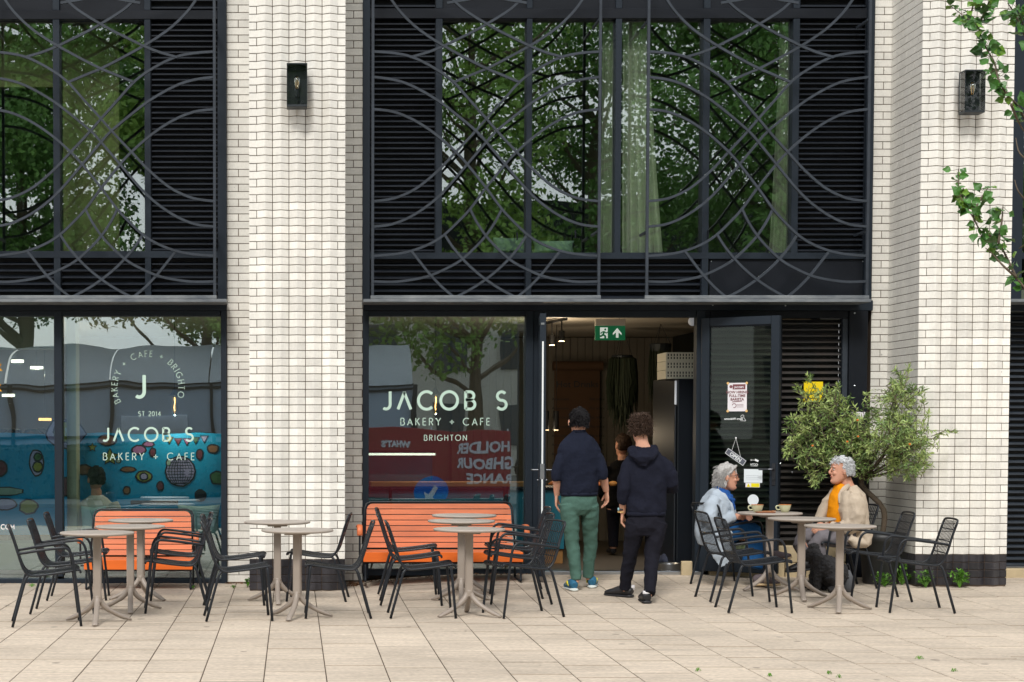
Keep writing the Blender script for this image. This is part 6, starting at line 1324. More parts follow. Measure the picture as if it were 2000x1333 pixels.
fuse('curly_hair', h, m_hairc, r, .0048, 1, lambda co, n: .006*noise.noise(co*75))
s_ = MB(); s_.limb([q(1256, 872), q(1256, 878), q(1257, 888), q(1259, 898), q(1261, 915), q(1262, 940), q(1263, 965), q(1262, 988), q(1262, 998), q(1262, 1004)], [(.075, .075), (.105, .085), (.145, .10), (.172, .11), (.184, .124), (.182, .128), (.176, .128), (.182, .130), (.180, .126), (.170, .118)], (1, 0, 0), 28)
s_.limb([q(1234, 898), q(1226, 912), q(1220, 935, -.015), q(1219, 956, -.03), q(1217, 972, -.01), q(1216, 983, .01)], [(.05, .066), (.064, .076), (.064, .072), (.060, .066), (.052, .056), (.044, .047)], (1, 0, 0), 18)
s_.limb([q(1288, 898), q(1300, 912), q(1308, 930, -.015), q(1311, 944, -.01), q(1312, 953, .06), q(1306, 953, .16), q(1300, 951, .24)], [(.055, .07), (.07, .08), (.07, .074), (.066, .068), (.062, .062), (.055, .055), (.048, .048)], (1, 0, 0), 18)
fuse('hoodie', s_, m_sw2, r, .007, 8, folds(.009, (8, 8, 6), 5))
hd = MB(); hd.limb(smooth_path([q(1236, 876, .02), q(1233, 882, -.06), q(1240, 892, -.12), q(1256, 900, -.15), q(1272, 893, -.13), q(1279, 882, -.06), q(1276, 874, .02)], 3), [(.030, .035)]*19, (0, 0, 1), 12)
hd.limb([q(1256, 884, -.10), q(1256, 896, -.145), q(1257, 911, -.135)], [(.105, .045), (.085, .05), (.03, .022)], (1, 0, 0), 16)
hd.limb(smooth_path([q(1240, 873, .0), q(1240, 879, -.07), q(1256, 886, -.11), q(1273, 879, -.07), q(1272, 872, .0)], 3), [(.016, .02)]*13, (0, 0, 1), 10)
fuse('hood', hd, m_sw2, r, .0065, 2, folds(.006, (14, 14, 24), 2))
s_ = MB(); s_.limb([q(1262, 1000), q(1262, 1008)], [(.178, .124), (.176, .122)], (1, 0, 0), 28); wp('ribbed_hem', s_, m_sw2, r, True)
t = MB(); t.limb([q(1262, 1000), q(1262, 1012), q(1262, 1030), q(1262, 1046)], [(.150, .105), (.166, .120), (.170, .128), (.12, .10)], (1, 0, 0), 24)
for (hp, kn, an, dy, g_) in (((1243, 1020), (1232, 1075), (1226, 1145), .04, gl), ((1283, 1020), (1273, 1085), (1263, 1158), -.06, gr)):
    A = Vector(((q(*an).x+g_.x)/2, g_.y+.02, g_.z+.085)); K = q(*kn, dy+.03); H_ = q(*hp)
    t.limb([H_, H_.lerp(K, .3), H_.lerp(K, .7), K, K.lerp(A, .35), K.lerp(A, .8), A], [(.092, .112), (.088, .106), (.076, .086), (.068, .076), (.060, .068), (.054, .060), (.050, .058)], (1, 0, 0), 18)
fuse('joggers', t, m_tr2, r, .007, 3, folds(.008, (8, 8, 9), 4))
for i, (g_, hdg) in enumerate(((gl+Vector((.055, 0, 0)), (-.75, .66, 0)), (gr, (.05, 1, 0)))):
    u_, so = MB(), MB(); shoe(u_, so, g_, hdg, .285, .105); fuse('shoe', u_, m_shoe, r, .006, 2); fuse('shoe_sole', so, m_shoe, r, .006, 1)
    sk = MB(); sk.limb([g_+Vector((0, .03, .07)), g_+Vector((0, .03, .115))], [.036, .034], (1, 0, 0), 12); wp('sock', sk, m_sock, r, True)
w_ = MB(); w_.limb([q(1213, 993, .035), q(1213, 996, .037)], [.034, .034], (1, 0, 0), 14); wp('watch_strap', w_, m_shoe, r, True); w_ = MB(); w_.limb([q(1213, 999, .042), q(1213, 1001, .043)], [.032, .032], (1, 0, 0), 14); wp('bracelet', w_, m_tape, r, True)
w_ = MB(); w_.ell(q(1208, 995, .02), (.008, .016, .016)); wp('watch_face', w_, M('watch_blue', C(150, 190, 200), .3), r, True)
strands(Hm, .98, m_hairc, q_root, 1500, .05, -.045, .07, comb=(0, 0, .05), lift=.8, curl=.75, r=.0026, grow=.014)
# ---------------------------------------------------- seated woman
YW = -.98; q = lambda px, py, dy=0: P(px, py, YW+dy)
r = thing('person', 'grey-haired woman in glasses, pale grey coat and blue scarf, seated', 'person', (q(1400, 1050).x, YW, gz(q(1400, 1050).x, YW)))
q_root = r; b = MB(); Hm = Matrix.Translation(q(1420, 933, -.02)) @ Matrix.Rotation(radians(-98), 4, 'Z') @ Matrix.Rotation(radians(-2), 4, 'X'); head(b, Hm, .95)
b.limb([q(1414, 944), q(1410, 958), q(1404, 970)], [(.050, .052), (.052, .055), (.08, .09)], (0, 1, 0), 14)
b.limb([q(1402, 970), q(1394, 1005), q(1390, 1040), q(1392, 1056)], [(.15, .09), (.17, .11), (.15, .12), (.15, .12)], (0, 1, 0), 14)
for sy, el, wr, dw in ((-1, (1388, 1022), (1432, 1010), -.12), (1, (1398, 1020), (1440, 1008), .10)):
    b.limb([q(1396, 982, sy*.16), q(*el, sy*.20), q(*wr, dw)], [.045, .042, .027], (0, 1, 0), 12)
hand(b, q(1433, 1010, -.12), (1, .25, .0), (0, .5, .8), (0, .5, -.8), .9, .3); hand(b, q(1440, 1008, .10), (1, -.3, 0), (0, -.4, .8), (0, -.5, -.8), .9, .3)
b.limb([q(1395, 1052, -.08), q(1462, 1034, -.06), q(1470, 1106, -.10)], [.08, .058, .04], (0, 1, 0), 12); b.limb([q(1395, 1052, .09), q(1468, 1044, .05), q(1496, 1088, .02)], [.08, .058, .04], (0, 1, 0), 12)
fuse('body', b, m_skin2, r, .0055, 2)
eyes(Hm, .95, .01, r)
h = MB(); scalp(h, Hm, .96, .011, -.060, .078)
for k in range(110):
    a = random.uniform(pi*1.0, 2.0*pi); zz = random.uniform(-.088, .05); v = Vector((.080*cos(a), -.012+.098*sin(a), zz)); e = MB().ell(v, (.010, .012, .022), 7, 5); h.add([Hm @ (Vector(x)*.96) for x in e.v], e.f)
for sx in (-1, 1): h.limb([Hm @ Vector(v) for v in ((sx*.02, .080, .118), (sx*.062, .058, .095), (sx*.084, .018, .05), (sx*.086, -.02, .01))], [.012, .013, .012, .008], (0, 0, 1), 8)
fuse('grey_hair', h, m_hairg, r, .0055, 1, lambda co, n: .006*noise.noise(Vector((co.x*60, co.y*60, co.z*24))))
gls = MB(); mg = M('tortoise_glasses', C(60, 24, 24), .35)
for sx in (-1, 1):
    gls.tube([Hm @ Vector((sx*.031+.023*cos(t*pi/6), .102, .014+.018*sin(t*pi/6))) for t in range(13)], .0024, 6, False); gls.tube([Hm @ Vector(v) for v in ((sx*.054, .100, .020), (sx*.074, .06, .020), (sx*.081, -.01, .014))], .0024, 6)
gls.tube([Hm @ Vector(v) for v in ((-.009, .105, .017), (0, .110, .019), (.009, .105, .017))], .0024, 6); wp('glasses', gls, mg, r)
c_ = MB(); c_.limb([q(1409, 958), q(1404, 967), q(1398, 980), q(1393, 1000), q(1391, 1022), q(1392, 1045), q(1394, 1060)], [(.075, .07), (.14, .10), (.20, .125), (.22, .15), (.22, .155), (.24, .16), (.22, .14)], (0, 1, 0), 26)
c_.limb(smooth_path([q(1396, 974, -.15), q(1390, 990, -.19), q(1386, 1008, -.215), q(1388, 1022, -.215), q(1402, 1022, -.19), q(1420, 1014, -.15), q(1431, 1010, -.125)], 2), [(.07, .07)]*2+[(.078, .078)]*3+[(.076, .076)]*3+[(.066, .066)]*2+[(.056, .056)]*3, (0, 1, 0), 16)
c_.limb([q(1398, 974, .15), q(1394, 1000, .21), q(1402, 1018, .20), q(1436, 1010, .12)], [.07, .075, .068, .05], (0, 1, 0), 16)
c_.limb([q(1412, 965, -.06), q(1426, 985, -.09), q(1430, 1008, -.10)], [(.05, .018), (.06, .02), (.06, .022)], (0, 1, 0), 10); c_.limb([q(1412, 965, .08), q(1428, 985, .11), q(1436, 1008, .12)], [(.05, .018), (.06, .02), (.06, .022)], (0, 1, 0), 10)
c_.limb(smooth_path([q(1392, 1030, -.20), q(1398, 1050, -.235), q(1406, 1070, -.25), q(1414, 1088, -.25), q(1420, 1104, -.25)], 2), [(.03, .12), (.028, .13), (.025, .125), (.022, .115), (.020, .105), (.018, .098), (.016, .092), (.014, .085), (.012, .075)], (0, 1, 0), 18)
c_.limb([q(1386, 1040, -.12), q(1410, 1046, -.20), q(1424, 1040, -.17)], [(.12, .10), (.10, .09), (.06, .05)], (0, 1, 0), 16)
fuse('coat', c_, m_coat, r, .008, 3, folds(.013, (9, 9, 8), 7))
s_ = MB()
for k, (rr, zz) in enumerate(((.066, 958), (.076, 964), (.085, 971))): s_.limb([q(1411+3*k+rr*200*cos(t*pi/8)*.98, zz+(5+1.5*k)*cos(t*pi/8)+random.uniform(-1, 1), rr*1.15*sin(t*pi/8)) for t in range(17)], [(.020, .016)]*17, (0, 0, 1), 9)
s_.limb([q(1426, 972, -.03), q(1431, 985, -.05), q(1434, 996, -.05)], [(.035, .016), (.04, .016), (.03, .012)], (0, 1, 0), 10); fuse('scarf', s_, m_scarf, r, .006, 1, folds(.006, (20, 20, 30), 1))
s_ = MB(); s_.limb([q(1420, 975), q(1424, 995), q(1424, 1012)], [(.07, .03), (.09, .035), (.08, .03)], (0, 1, 0), 12); wp('grey_top', s_, FB('grey_top', C(112, 124, 140)), r, True)
j = MB(); j.limb([q(1396, 1052, -.08), q(1430, 1040, -.07), q(1458, 1030, -.06), q(1470, 1036, -.07), q(1474, 1060, -.09), q(1472, 1090, -.10), q(1468, 1108, -.11)], [(.10, .10), (.10, .10), (.088, .088), (.085, .075), (.082, .085), (.085, .10), (.085, .105)], (0, 1, 0), 16)
j.limb([q(1396, 1052, .09), q(1440, 1042, .07), q(1474, 1040, .05), q(1488, 1062, .03), q(1496, 1084, .02)], [(.10, .10), (.09, .09), (.08, .07), (.06, .06), (.06, .065)], (0, 1, 0), 16)
fuse('jeans', j, m_jean, r, .008, 3, folds(.010, (7, 7, 9), 11))
u_, so = MB(), MB(); shoe(u_, so, Vector((q(1466, 1118).x, YW-.12, gz(q(1466, 1118).x, YW)+.01)), (1, -.1, 0), .25, .09); shoe(u_, so, q(1497, 1102, .02), (1, .1, 0), .25, .09, toe_up=.05); fuse('shoe', u_, M('taupe_shoe', C(90, 80, 84), .8), r, .006, 2); fuse('shoe_sole', so, M('tan_sole', C(206, 180, 140), .7), r, .006, 1)
strands(Hm, .96, m_hairg, q_root, 1700, .065, -.050, .085, comb=(0, -.35, -.8), lift=.12, r=.0024, wav=.25)
# ---------------------------------------------------- seated man
YM = -.98; q = lambda px, py, dy=0: P(px, py, YM+dy)
r = thing('person', 'silver-haired man in linen jacket and mustard jumper, seated with hands clasped', 'person', (q(1668, 1050).x, YM, gz(q(1668, 1050).x, YM)))
q_root = r; b = MB(); Hm = Matrix.Translation(q(1642, 921, -.02)) @ Matrix.Rotation(radians(94), 4, 'Z') @ Matrix.Rotation(radians(2), 4, 'X'); head(b, Hm, .98)
b.limb([q(1650, 934), q(1654, 948), q(1658, 962)], [(.056, .058), (.060, .064), (.085, .09)], (0, 1, 0), 14)
b.limb([q(1660, 962), q(1666, 1000), q(1670, 1035), q(1668, 1054)], [(.16, .09), (.18, .11), (.16, .12), (.16, .12)], (0, 1, 0), 14)
b.limb([q(1664, 978, -.18), q(1672, 1022, -.21), q(1618, 1030, -.10)], [.05, .045, .03], (0, 1, 0), 12); b.limb([q(1660, 978, .18), q(1655, 1022, .21), q(1610, 1028, .02)], [.05, .045, .03], (0, 1, 0), 12)
hand(b, q(1617, 1030, -.10), (-1, .15, -.05), (0, .3, .9), (0, .6, -.75), .98, .45); hand(b, q(1611, 1028, .01), (-1, -.25, -.08), (0, -.2, .9), (0, -.5, -.8), .98, .38)
b.limb([q(1664, 1052, -.09), q(1600, 1054, -.10), q(1612, 1122, -.10)], [.085, .06, .045], (0, 1, 0), 12); b.limb([q(1664, 1052, .10), q(1566, 1050, .10), q(1586, 1100, .08)], [.085, .06, .045], (0, 1, 0), 12)
fuse('body', b, m_skin2, r, .0055, 2); eyes(Hm, .98, .01, r)
h = MB(); scalp(h, Hm, .98, .013, -.030, .072)
for k in range(110):
    a = random.uniform(pi*.95, 2.05*pi); zz = random.uniform(-.02, .13); rr = .096*sqrt(max(.05, 1-((zz-.03)/.14)**2)) if zz > .03 else .09; v = Vector((rr*cos(a)*.85, -.012+rr*1.1*sin(a), zz)); e = MB().ell(v, (.013, .015, .013), 7, 5); h.add([Hm @ Vector(x) for x in e.v], e.f)
fuse('silver_hair', h, m_hairw, r, .0055, 1, lambda co, n: .006*noise.noise(co*55))
c_ = MB(); c_.limb([q(1660, 950), q(1662, 958), q(1666, 970), q(1668, 990), q(1670, 1015), q(1672, 1036), q(1675, 1052), q(1678, 1066)], [(.09, .06), (.15, .08), (.205, .105), (.215, .118), (.205, .115), (.22, .12), (.225, .125), (.20, .10)], (0, 1, 0), 26)
c_.limb(smooth_path([q(1666, 968, -.16), q(1671, 985, -.20), q(1674, 1006, -.225), q(1670, 1024, -.22), q(1652, 1030, -.19), q(1634, 1031, -.15), q(1622, 1030, -.12)], 2), [(.074, .074)]*2+[(.084, .084)]*3+[(.080, .080)]*3+[(.068, .068)]*2+[(.056, .056)]*3, (0, 1, 0), 16)
c_.limb([q(1660, 970, .17), q(1662, 1000, .23), q(1650, 1022, .21), q(1618, 1028, .05)], [.074, .08, .07, .05], (0, 1, 0), 16)
c_.limb([q(1644, 956, -.05), q(1641, 975, -.09), q(1642, 1000, -.11), q(1644, 1016, -.11)], [(.05, .022), (.07, .022), (.075, .022), (.07, .02)], (0, 1, 0), 12)
c_.limb([q(1630, 958, .08), q(1620, 975, .13), q(1608, 1000, .17), q(1602, 1014, .18)], [(.04, .03), (.06, .05), (.07, .055), (.07, .06)], (0, 1, 0), 12)
c_.limb([q(1682, 1030, -.12), q(1690, 1048, -.18), q(1688, 1062, -.20), q(1670, 1060, -.23), q(1658, 1052, -.22)], [(.08, .07), (.08, .07), (.05, .05), (.05, .05), (.05, .04)], (0, 1, 0), 14)
c_.limb([q(1652, 962, -.11), q(1654, 985, -.15), q(1655, 1015, -.16)], [(.07, .05), (.08, .06), (.08, .06)], (0, 1, 0), 14)
fuse('linen_jacket', c_, m_jack, r, .008, 3, folds(.010, (10, 10, 9), 21))
lp_ = MB(); lp_.limb(smooth_path([q(1659, 948, -.07), q(1650, 955, -.10), q(1642, 968, -.12), q(1640, 984, -.135)], 2), [(.012, .022), (.014, .026), (.014, .03), (.014, .03), (.014, .028), (.012, .02), (.01, .01)], (0, 1, 0), 10); fuse('lapel', lp_, m_jack, r, .005, 4)
s_ = MB(); s_.limb([q(1644, 946), q(1640, 954), q(1634, 970), q(1631, 990), q(1631, 1010), q(1634, 1024)], [(.055, .045), (.09, .05), (.11, .06), (.115, .066), (.115, .072), (.11, .06)], (0, 1, 0), 20); fuse('mustard_jumper', s_, m_orsw, r, .007, 3, folds(.006, (8, 8, 10), 2))
j = MB(); j.limb([q(1666, 1052, -.10), q(1630, 1050, -.10), q(1602, 1051, -.10), q(1594, 1062, -.10), q(1603, 1090, -.10), q(1611, 1124, -.10)], [(.10, .10), (.095, .095), (.085, .078), (.08, .075), (.066, .07), (.055, .06)], (0, 1, 0), 16)
j.limb([q(1666, 1052, .11), q(1610, 1046, .10), q(1566, 1048, .10), q(1562, 1062, .10), q(1580, 1096, .08)], [(.10, .10), (.09, .09), (.08, .075), (.075, .07), (.06, .06)], (0, 1, 0), 16)
fuse('trousers', j, m_grtr, r, .008, 3, folds(.009, (8, 8, 9), 31))
u_, so = MB(), MB(); shoe(u_, so, Vector((q(1612, 1140).x, YM-.10, gz(q(1612, 1140).x, YM))), (-1, -.1, 0), .28, .10); shoe(u_, so, q(1590, 1114, .08), (-1, 0, 0), .28, .10, toe_up=-.03); fuse('shoe', u_, m_shoe, r, .006, 2); fuse('shoe_sole', so, m_shoe, r, .006, 1)
strands(Hm, .98, m_hairw, q_root, 1600, .034, -.030, .085, comb=(0, -.6, -.2), lift=.5, r=.0024, wav=.3)
# ---------------------------------------------------- people inside
def simple_person(label, hx, hy, Y, scl, hair, top, hunch=0, sit=False):
    s = FPX/(DCAM+Y); q = lambda dx, dz, dy=0: P(hx, hy, Y)+Vector((dx, dy, dz)); h0 = q(0, 0)
    r = thing('person', label, 'person', (h0.x, Y, .10)); q_root = r; b = MB(); Hm = Matrix.Translation(h0) @ Matrix.Rotation(radians(20), 4, 'Z'); head(b, Hm, .95); b.limb([q(0, -.10), q(0, -.2)], [.055, .06], (1, 0, 0))
    b.limb([q(0, -.22), q(0, -.45), q(0, -.70)], [(.13, .07), (.16, .09), (.15, .09)], (1, 0, 0)); arms_ = []
    for sx in (-1, 1):
        b.limb([q(sx*.17, -.28), q(sx*.23, -.52, .03), q(sx*.16, -.60, .25)], [.045, .04, .028]); hand(b, q(sx*.16, -.60, .26), (-.2*sx, 1, 0), (-sx, 0, .5), (0, .2, -1), .95, .3)
        zb2 = max(.17, h0.z-1.55); b.limb([q(sx*.1, -.72), Vector((h0.x+sx*.1, Y+(.4 if sit else .02), h0.z-.80 if sit else .55)), Vector((h0.x+sx*.1, Y+(.4 if sit else 0), .18))], [.08, .06, .04])
    fuse('body', b, m_skin2, r, .008, 2); t = MB(); t.limb([q(0, -.16), q(0, -.20), q(0, -.26), q(0, -.45), q(0, -.72)], [(.06, .06), (.13, .09), (.19, .11), (.20, .13), (.19, .12)], (1, 0, 0), 20)
    for sx in (-1, 1): t.limb([q(sx*.16, -.24), q(sx*.22, -.40), q(sx*.23, -.53, .03), q(sx*.18, -.60, .18)], [.075, .07, .062, .05], (1, 0, 0), 14)
    fuse('top', t, top, r, .009, 3, folds(.008, (7, 7, 9), 3)); h = MB(); scalp(h, Hm, .97, .016, -.05, .05); fuse('hair', h, hair, r, .007, 1, lambda co, n: .007*noise.noise(co*50))
    l = MB(); l.limb([q(0, -.68), q(0, -.78)], [(.17, .12), (.16, .12)], (1, 0, 0), 18)
    for sx in (-1, 1): l.limb([q(sx*.09, -.74), Vector((h0.x+sx*.1, Y+(.4 if sit else .02), h0.z-.80 if sit else .55)), Vector((h0.x+sx*.1, Y+(.4 if sit else 0), .20))], [.095, .075, .055], (1, 0, 0), 14)
    fuse('trousers', l, m_tr2, r, .009, 2); u_, so = MB(), MB(); [shoe(u_, so, Vector((h0.x+sx*.1, Y+(.38 if sit else -.02), .101)), (0, 1, 0)) for sx in (-1, 1)]; fuse('shoe', u_, m_shoe, r, .008, 1); return r
m_black = FB('black_top', C(20, 20, 22)); simple_person('dark-clad customer with brown hair inside the doorway, between the two men', 1216, 872, 2.6, 1, m_hairc, m_black)
m_cream = FB('cream_jumper', C(226, 226, 212)); simple_person('person in cream jumper seated behind the left window glass', 188, 938, .52, 1, m_hairb, m_cream, sit=True)
# ---------------------------------------------------- dog
m_dog = M('black_curly_fur', C(30, 29, 31), .75, var=.4, scale=40, bump=1.0, bscale=60); YD = -1.35; q = lambda px, py, dy=0: P(px, py, YD+dy)
r = thing('dog', 'black curly-coated dog sitting under the tables by the man\'s feet', 'dog', (q(1620, 1140).x, YD, gz(q(1620, 1140).x, YD))); b = MB()
gd = r.location.z; q2 = lambda px, zz, dy=0: Vector((q(px, 1100).x, YD+dy, gd+zz))
b.limb([q2(1642, .10), q2(1634, .15), q2(1620, .20), q2(1606, .26), q2(1600, .30)], [(.10, .09), (.13, .13), (.13, .13), (.11, .11), (.085, .085)], (0, 1, 0), 16)
b.limb([q2(1602, .26), q2(1596, .31), q2(1590, .35)], [(.075, .075), (.065, .065), (.06, .06)], (0, 1, 0), 14); b.ell(q2(1588, .355), (.075, .07, .07), 14, 10); b.limb([q2(1583, .35), q2(1573, .32), q2(1566, .30)], [(.042, .04), (.034, .032), (.024, .022)], (0, 1, 0), 12); b.ell(q2(1589, .425), (.05, .05, .035))
for sy in (-1, 1):
    b.limb([q2(1590, .38, sy*.055), q2(1592, .33, sy*.085), q2(1592, .26, sy*.08)], [(.018, .03), (.02, .04), (.018, .035)], (0, 1, 0), 10)
    b.limb([q2(1600, .24, sy*.07), q2(1593, .14, sy*.07), q2(1592, .03, sy*.07), q2(1583, .022, sy*.07)], [.05, .036, .032, .028], (0, 1, 0), 12)
    b.limb([q2(1632, .14, sy*.09), q2(1618, .12, sy*.12), q2(1628, .05, sy*.12), q2(1612, .022, sy*.12)], [.08, .06, .04, .03], (0, 1, 0), 12)
b.limb([q2(1650, .06), q2(1660, .04), q2(1668, .06)], [.03, .028, .02], (0, 1, 0), 10)
fuse('body', b, m_dog, r, .007, 1, lambda co, n: .014*abs(noise.noise(co*48))+.006*noise.noise(co*110))
cc = MB(); cc.tube([q2(1599, .285)+Vector((.0, .082*cos(t*pi/8), .0))+Vector((.085*sin(t*pi/8)*.9, 0, -.03*sin(t*pi/8))) for t in range(17)], .010, 6, False); wp('collar', cc, M('blue_collar', C(50, 66, 120), .6), r)
e_ = MB(); e_.ell(q2(1564.5, .305), (.012, .014, .010)); wp('nose', e_, m_shoe, r, True)
r = thing('shoulder_bag', 'grey bag standing on the paving behind the front right table leg', 'bag', tuple(G(1655, 1157))); MB().limb([(0, 0, .0), (0, 0, .05), (0, 0, .15), (0, 0, .21)], [(.05, .04), (.055, .05), (.05, .045), (.02, .02)], (1, 0, 0), 16).build('bag_body', M('grey_cloth_bag', C(84, 86, 90), .8, var=.1), r, True); MB().tube(smooth_path([(-.03, 0, .18), (0, 0, .27), (.03, 0, .18)], 4), .006, 6).build('strap', m_shoe, r, True)
# ================================================================== ACROSS THE STREET (seen in the glass)
m_tree = M('tree_leaf', C(104, 148, 62, .95), .6, col2=C(136, 168, 74, .95), scale=.6); m_tree2 = M('dark_tree_leaf', C(80, 128, 56, .95), .6, col2=C(104, 146, 62, .95), scale=.6)
def tree(label, x, y, h, R, n, mat, zlo, gaps=9):
    gaps *= 2; n = int(n*(3.0 if 'airy' in label or 'filling' in label else 4.2))
    r = thing('street_tree', label, 'tree', (x, y, 0), group='trees across the street mirrored in the glass'); MB().tube(smooth_path([(0, 0, -.15), (.1, 0, h*.3), (-.1, .1, h*.55), (.1, 0, h*.8)], 4), [.28-.016*i for i in range(13)], 9).build('trunk', m_bark, r, True)
    lm = MB(); cr_ = MB()
    for k in range(gaps):
        a = random.uniform(0, 2*pi); q_ = random.uniform(.2, .95)*R; zz = random.uniform(zlo, h-.8); e = Vector((q_*cos(a), q_*sin(a), zz)); b0 = Vector((0, 0, max(1.8, zz-q_*.75))); lm.tube(smooth_path([b0, (b0+e)/2+Vector((0, 0, -.2)), e], 4), [.09-.009*i for i in range(9)], 5)
        leaf_cloud(cr_, e, (R*.36, R*.36, R*.24), n//gaps, .19)
    lm.build('limb', m_bark, r); o = cr_.build('crown', mat, r); o['kind'] = 'stuff'; return r
tree('tall dense tree mirrored in the left upper window', -7.5, -31, 15, 4.6, 9000, m_tree2, 5.2, 16); tree('airy tree mirrored in the panes above the middle shop window', 5.2, -33, 16, 4.2, 6000, m_tree, 3.4, 16)
tree('dense tree mirrored in the panes at the right of the curtain', 13.5, -32, 16, 4.8, 10000, m_tree2, 5.0, 18); tree('broad tree filling the gap behind the airy one, mirrored in upper panes', 9.8, -39, 16, 4.8, 7000, m_tree2, 4.5, 16); tree('broad tree behind the dense left one, mirrored in upper left panes', -3.0, -40, 16, 4.8, 8000, m_tree2, 5, 14); tree('tree further left across the street', -16, -33, 14, 4.5, 5000, m_tree, 5, 12); tree('tree further right across the street', 22, -33, 15, 4.6, 5000, m_tree, 5, 12)
tree('drooping tree mirrored at the top of the left shop window', -1.6, -29, 12.5, 3.4, 4200, m_tree, 4.3, 10)
m_blocker = M('blocker_leaf', C(40, 58, 34, .8), .7, var=.3, scale=6)
r = thing('blocker', 'added leafy hedge across the street mirrored in the shopfronts', 'blocker', (-7, -23.4, -.02)); hm_ = MB().bbox((-17, -23.8, 0), (2.6, -23.0, 1.22), .08)  # invented leafy strip, added to keep the lower shop-glass reflections dark
for k in range(5200): x = random.uniform(-17, 2.6); p = Vector((x, random.choice((-22.98, -23.4+random.uniform(-.4, .4))), 0)); p.z = random.uniform(.02, 1.24) if p.y > -22.99 else 1.24; a = Vector((random.gauss(0, 1), random.gauss(0, 1), random.gauss(0, 1))).normalized()*.06; b = a.cross(Vector((random.gauss(0, 1), 1, random.gauss(0, 1)))).normalized()*.035; hm_.add([p-a, p+b, p+a, p-b], [(0, 1, 2, 3)])
o = wp('blocker_leaves', hm_, m_blocker, r); o['kind'] = 'stuff'
m_mq = M('marquee_white', C(232, 238, 244), .5); m_mq.node_tree.nodes['Principled BSDF'].inputs['Transmission Weight'].default_value = 0; _t = m_mq.node_tree; _tr = _t.nodes.new('ShaderNodeBsdfTranslucent'); _tr.inputs[0].default_value = (.9, .95, 1, 1); _mx = _t.nodes.new('ShaderNodeMixShader'); _mx.inputs[0].default_value = .68; _o = [n for n in _t.nodes if n.type == 'OUTPUT_MATERIAL'][0]; _t.links.new(_t.nodes['Principled BSDF'].outputs[0], _mx.inputs[1]); _t.links.new(_tr.outputs[0], _mx.inputs[2]); _t.links.new(_mx.outputs[0], _o.inputs[0]); m_mg = M('marquee_grey', C(146, 160, 176), .7); mq = thing('marquee', 'long white marquee across the street mirrored in the shopfront glass', 'marquee', (-6.5, -28, -.02))
def half(x0, x1, z0, z1, y0, y1):
    m = MB(); n = 10; pr = [(y0+(y1-y0)*cos(a), z0+(z1-z0)*sin(a)) for a in [pi/2*i/n for i in range(n+1)]]; k = len(pr); m.v = [(x0, y, zz) for y, zz in pr]+[(x1, y, zz) for y, zz in pr]; m.f = [(i, i+k, i+1+k, i+1) for i in range(k-1)]; return m
for i in range(8): wp('roof_bay', half(-17+i*2.5, -17+i*2.5+2.46, 2.75, 3.75, -28.2, -24.8), m_mq, mq, True)
wp('side_wall', MB().bbox((-17, -25.1, -.02), (3, -25.0, 2.74), .01), m_mg, mq); mm = MB(); [mm.bbox((-17+i*2.5, -24.99, 0), (-16.9+i*2.5, -24.92, 2.74), .01) for i in range(9)]; [mm.bbox((-17, -24.99, zz), (3, -24.93, zz+.06), .01) for zz in (1.4, 2.6, 2.72)]; wp('wall_frame', mm, m_frame, mq); wp('light_panel', MB().bbox((-4.2, -24.98, 1.3), (-2.6, -24.92, 1.9), .01), m_mq, mq)
m_rb = M('red_banner', C(140, 26, 42), .6, var=.1, scale=1.5); r = thing('barrier_banner', 'red barrier banner with white lettering, mirrored in the middle window', 'banner', (3.0, -20.5, -.02)); wp('banner', MB().bbox((1.25, -20.53, .12), (4.75, -20.5, 1.60), .008), m_rb, r)
mm = MB(); [mm.tube([(x, -20.56, -.02), (x, -20.56, 1.66)], .022, 8) for x in (1.3, 3.0, 4.7)]; wp('post', mm, m_steel, r)
m_wl = M('banner_white', C(200, 200, 208), .6)
for s, x, zz, h_ in (('HOLDER', 4.15, 1.12, .30), ('GHBOUR', 4.2, .80, .30), ('RANCE', 4.3, .48, .30), ("WHAT'S", 2.3, 1.2, .18)): btext('lettering', s, h_, m_wl, r, Vector((x, -20.49, zz))-r.location, (pi/2, 0, pi), bold=.012)
r = thing('keep_left_sign', 'blue round arrow sign mirrored low in the middle window', 'road sign', (2.9, -19.6, -.12)); rd_ = Matrix.Translation((0, 0, .42)) @ Matrix.Rotation(-pi/2, 4, 'X'); MB().lathe([(.30, -.01), (.30, .01)], n=32, mtx=rd_).build('disc', M('sign_blue', C(16, 92, 190), .4), r)
mm = MB(); mm.box((-.045, .012, -.2), (.045, .016, .12), Matrix.Translation((0, 0, .42)) @ Matrix.Rotation(radians(35), 4, 'Y')); mm.add([Matrix.Translation((0, 0, .42)) @ Matrix.Rotation(radians(35+180), 4, 'Y') @ Vector(v) for v in ((-.12, .014, .08), (.12, .014, .08), (0, .014, .22))], [(0, 1, 2)]); mm.build('arrow', m_wl, r); MB().bbox((-.12, -.1, 0), (.12, -.012, .3), .02).build('bollard', m_sole, r)
m_bd = M('pale_facade', C(206, 200, 190), .8, var=.06); m_bg = M('facade_glass', C(60, 70, 80), .2)
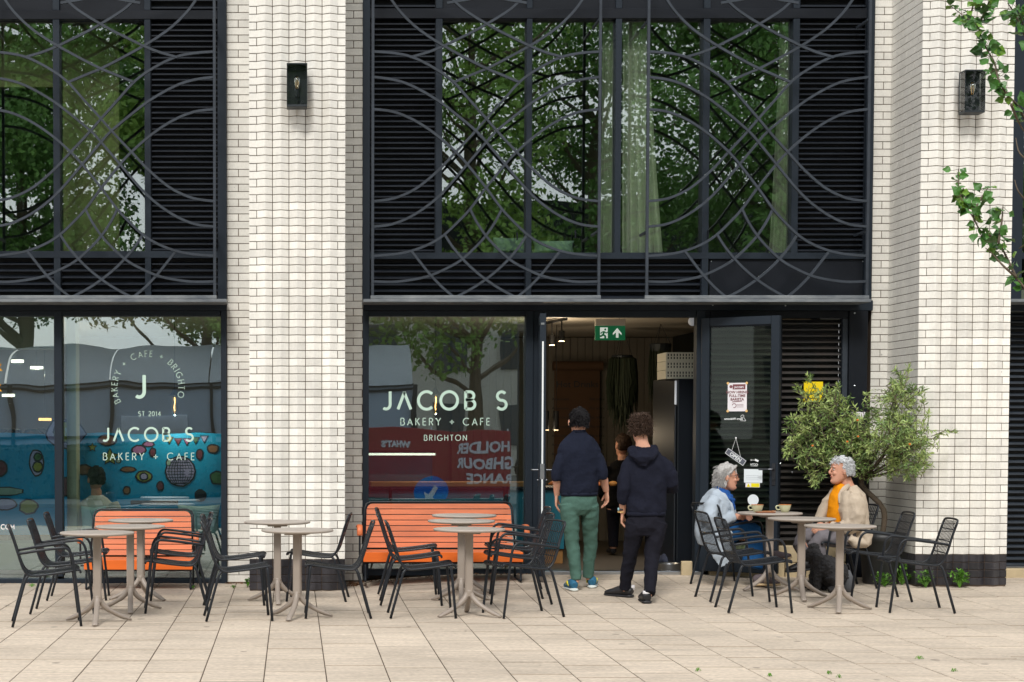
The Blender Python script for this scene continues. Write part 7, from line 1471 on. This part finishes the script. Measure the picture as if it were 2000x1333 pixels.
for i, (x0, x1, h_, lab) in enumerate(((-60, -24, 9, 'long pale terrace far left across the street'), (2, 24, 8.5, 'pale rendered house across the street mirrored in the middle window'), (27, 60, 10, 'pale terrace far right across the street'))):
    r = thing('terrace_house', lab, 'building', ((x0+x1)/2, -55, 0)); wp('wall', MB().box((x0, -62, -.15), (x1, -52, h_)), m_bd, r); wp('roof', MB().prism([(x0-.3, h_+.001), (x1+.3, h_+.001), (x1-2, h_+2), (x0+2, h_+2)], -62.2, -51.8), m_frame2, r); k = int((x1-x0)/2.6)
    for fl in range(int(h_/3)):
        for j_ in range(k): xx = x0+1+j_*2.6; wp('window', MB().bbox((xx, -51.99, 1+fl*3), (xx+1.1, -51.94, 2.7+fl*3), .01), m_bg, r)
# ================================================================== sub-parts: hang small pieces on the part they sit on
SUB = {'filament': 'bulb', 'shoe_sole': 'shoe', 'shoe_trim': 'shoe', 'glazing_bead': 'leaf_frame', 'handle': 'leaf_frame', 'lock_strip': 'leaf_frame', 'latch': 'leaf_frame', 'iris': 'eye', 'corner_sticker': 'sheet', 'lettering': 'sheet',
       'small_print': 'sheet', 'spoon_drawing': 'sheet', 'cup_mark': 'sheet', 'masthead': 'sheet', 'watch_face': 'watch_strap', 'lapel': 'linen_jacket', 'hood': 'hoodie', 'rim': 'bowl', 'coffee': 'bowl', 'arm_joint': 'arm_and_leg', 'lens': 'spotlight',
       'doodle_outline': 'cloth', 'ball_grid': 'cloth', 'window_catch': 'frame', 'lamp_holder': 'base', 'hair_strands': ('hair', 'curly_hair', 'grey_hair', 'silver_hair'), 'pictogram': 'panel', 'running_figure': 'panel', 'handwriting': 'paper', 'soil': 'planter'}
base = lambda o: o.name.split('.')[0]
for root in [o for o in scene.objects if o.parent is None and o.get('category')]:
    kids = list(root.children); by = {}
    for k in kids: by.setdefault(base(k), []).append(k)
    seen = {}
    for k in kids:
        n = base(k); t = SUB.get(n)
        if n.endswith('_doodle') or n.endswith('_core') or n.endswith('_lens'): t = 'cloth'
        if not t: continue
        c = [q for nm in (t if isinstance(t, tuple) else (t,)) for q in by.get(nm, [])]
        if not c: continue
        i = seen.get(n, 0); seen[n] = i+1; q = c[min(i, len(c)-1)]
        if q is k: continue
        mq = q.matrix_basis.copy(); k.parent = q; k.matrix_parent_inverse = mq.inverted()
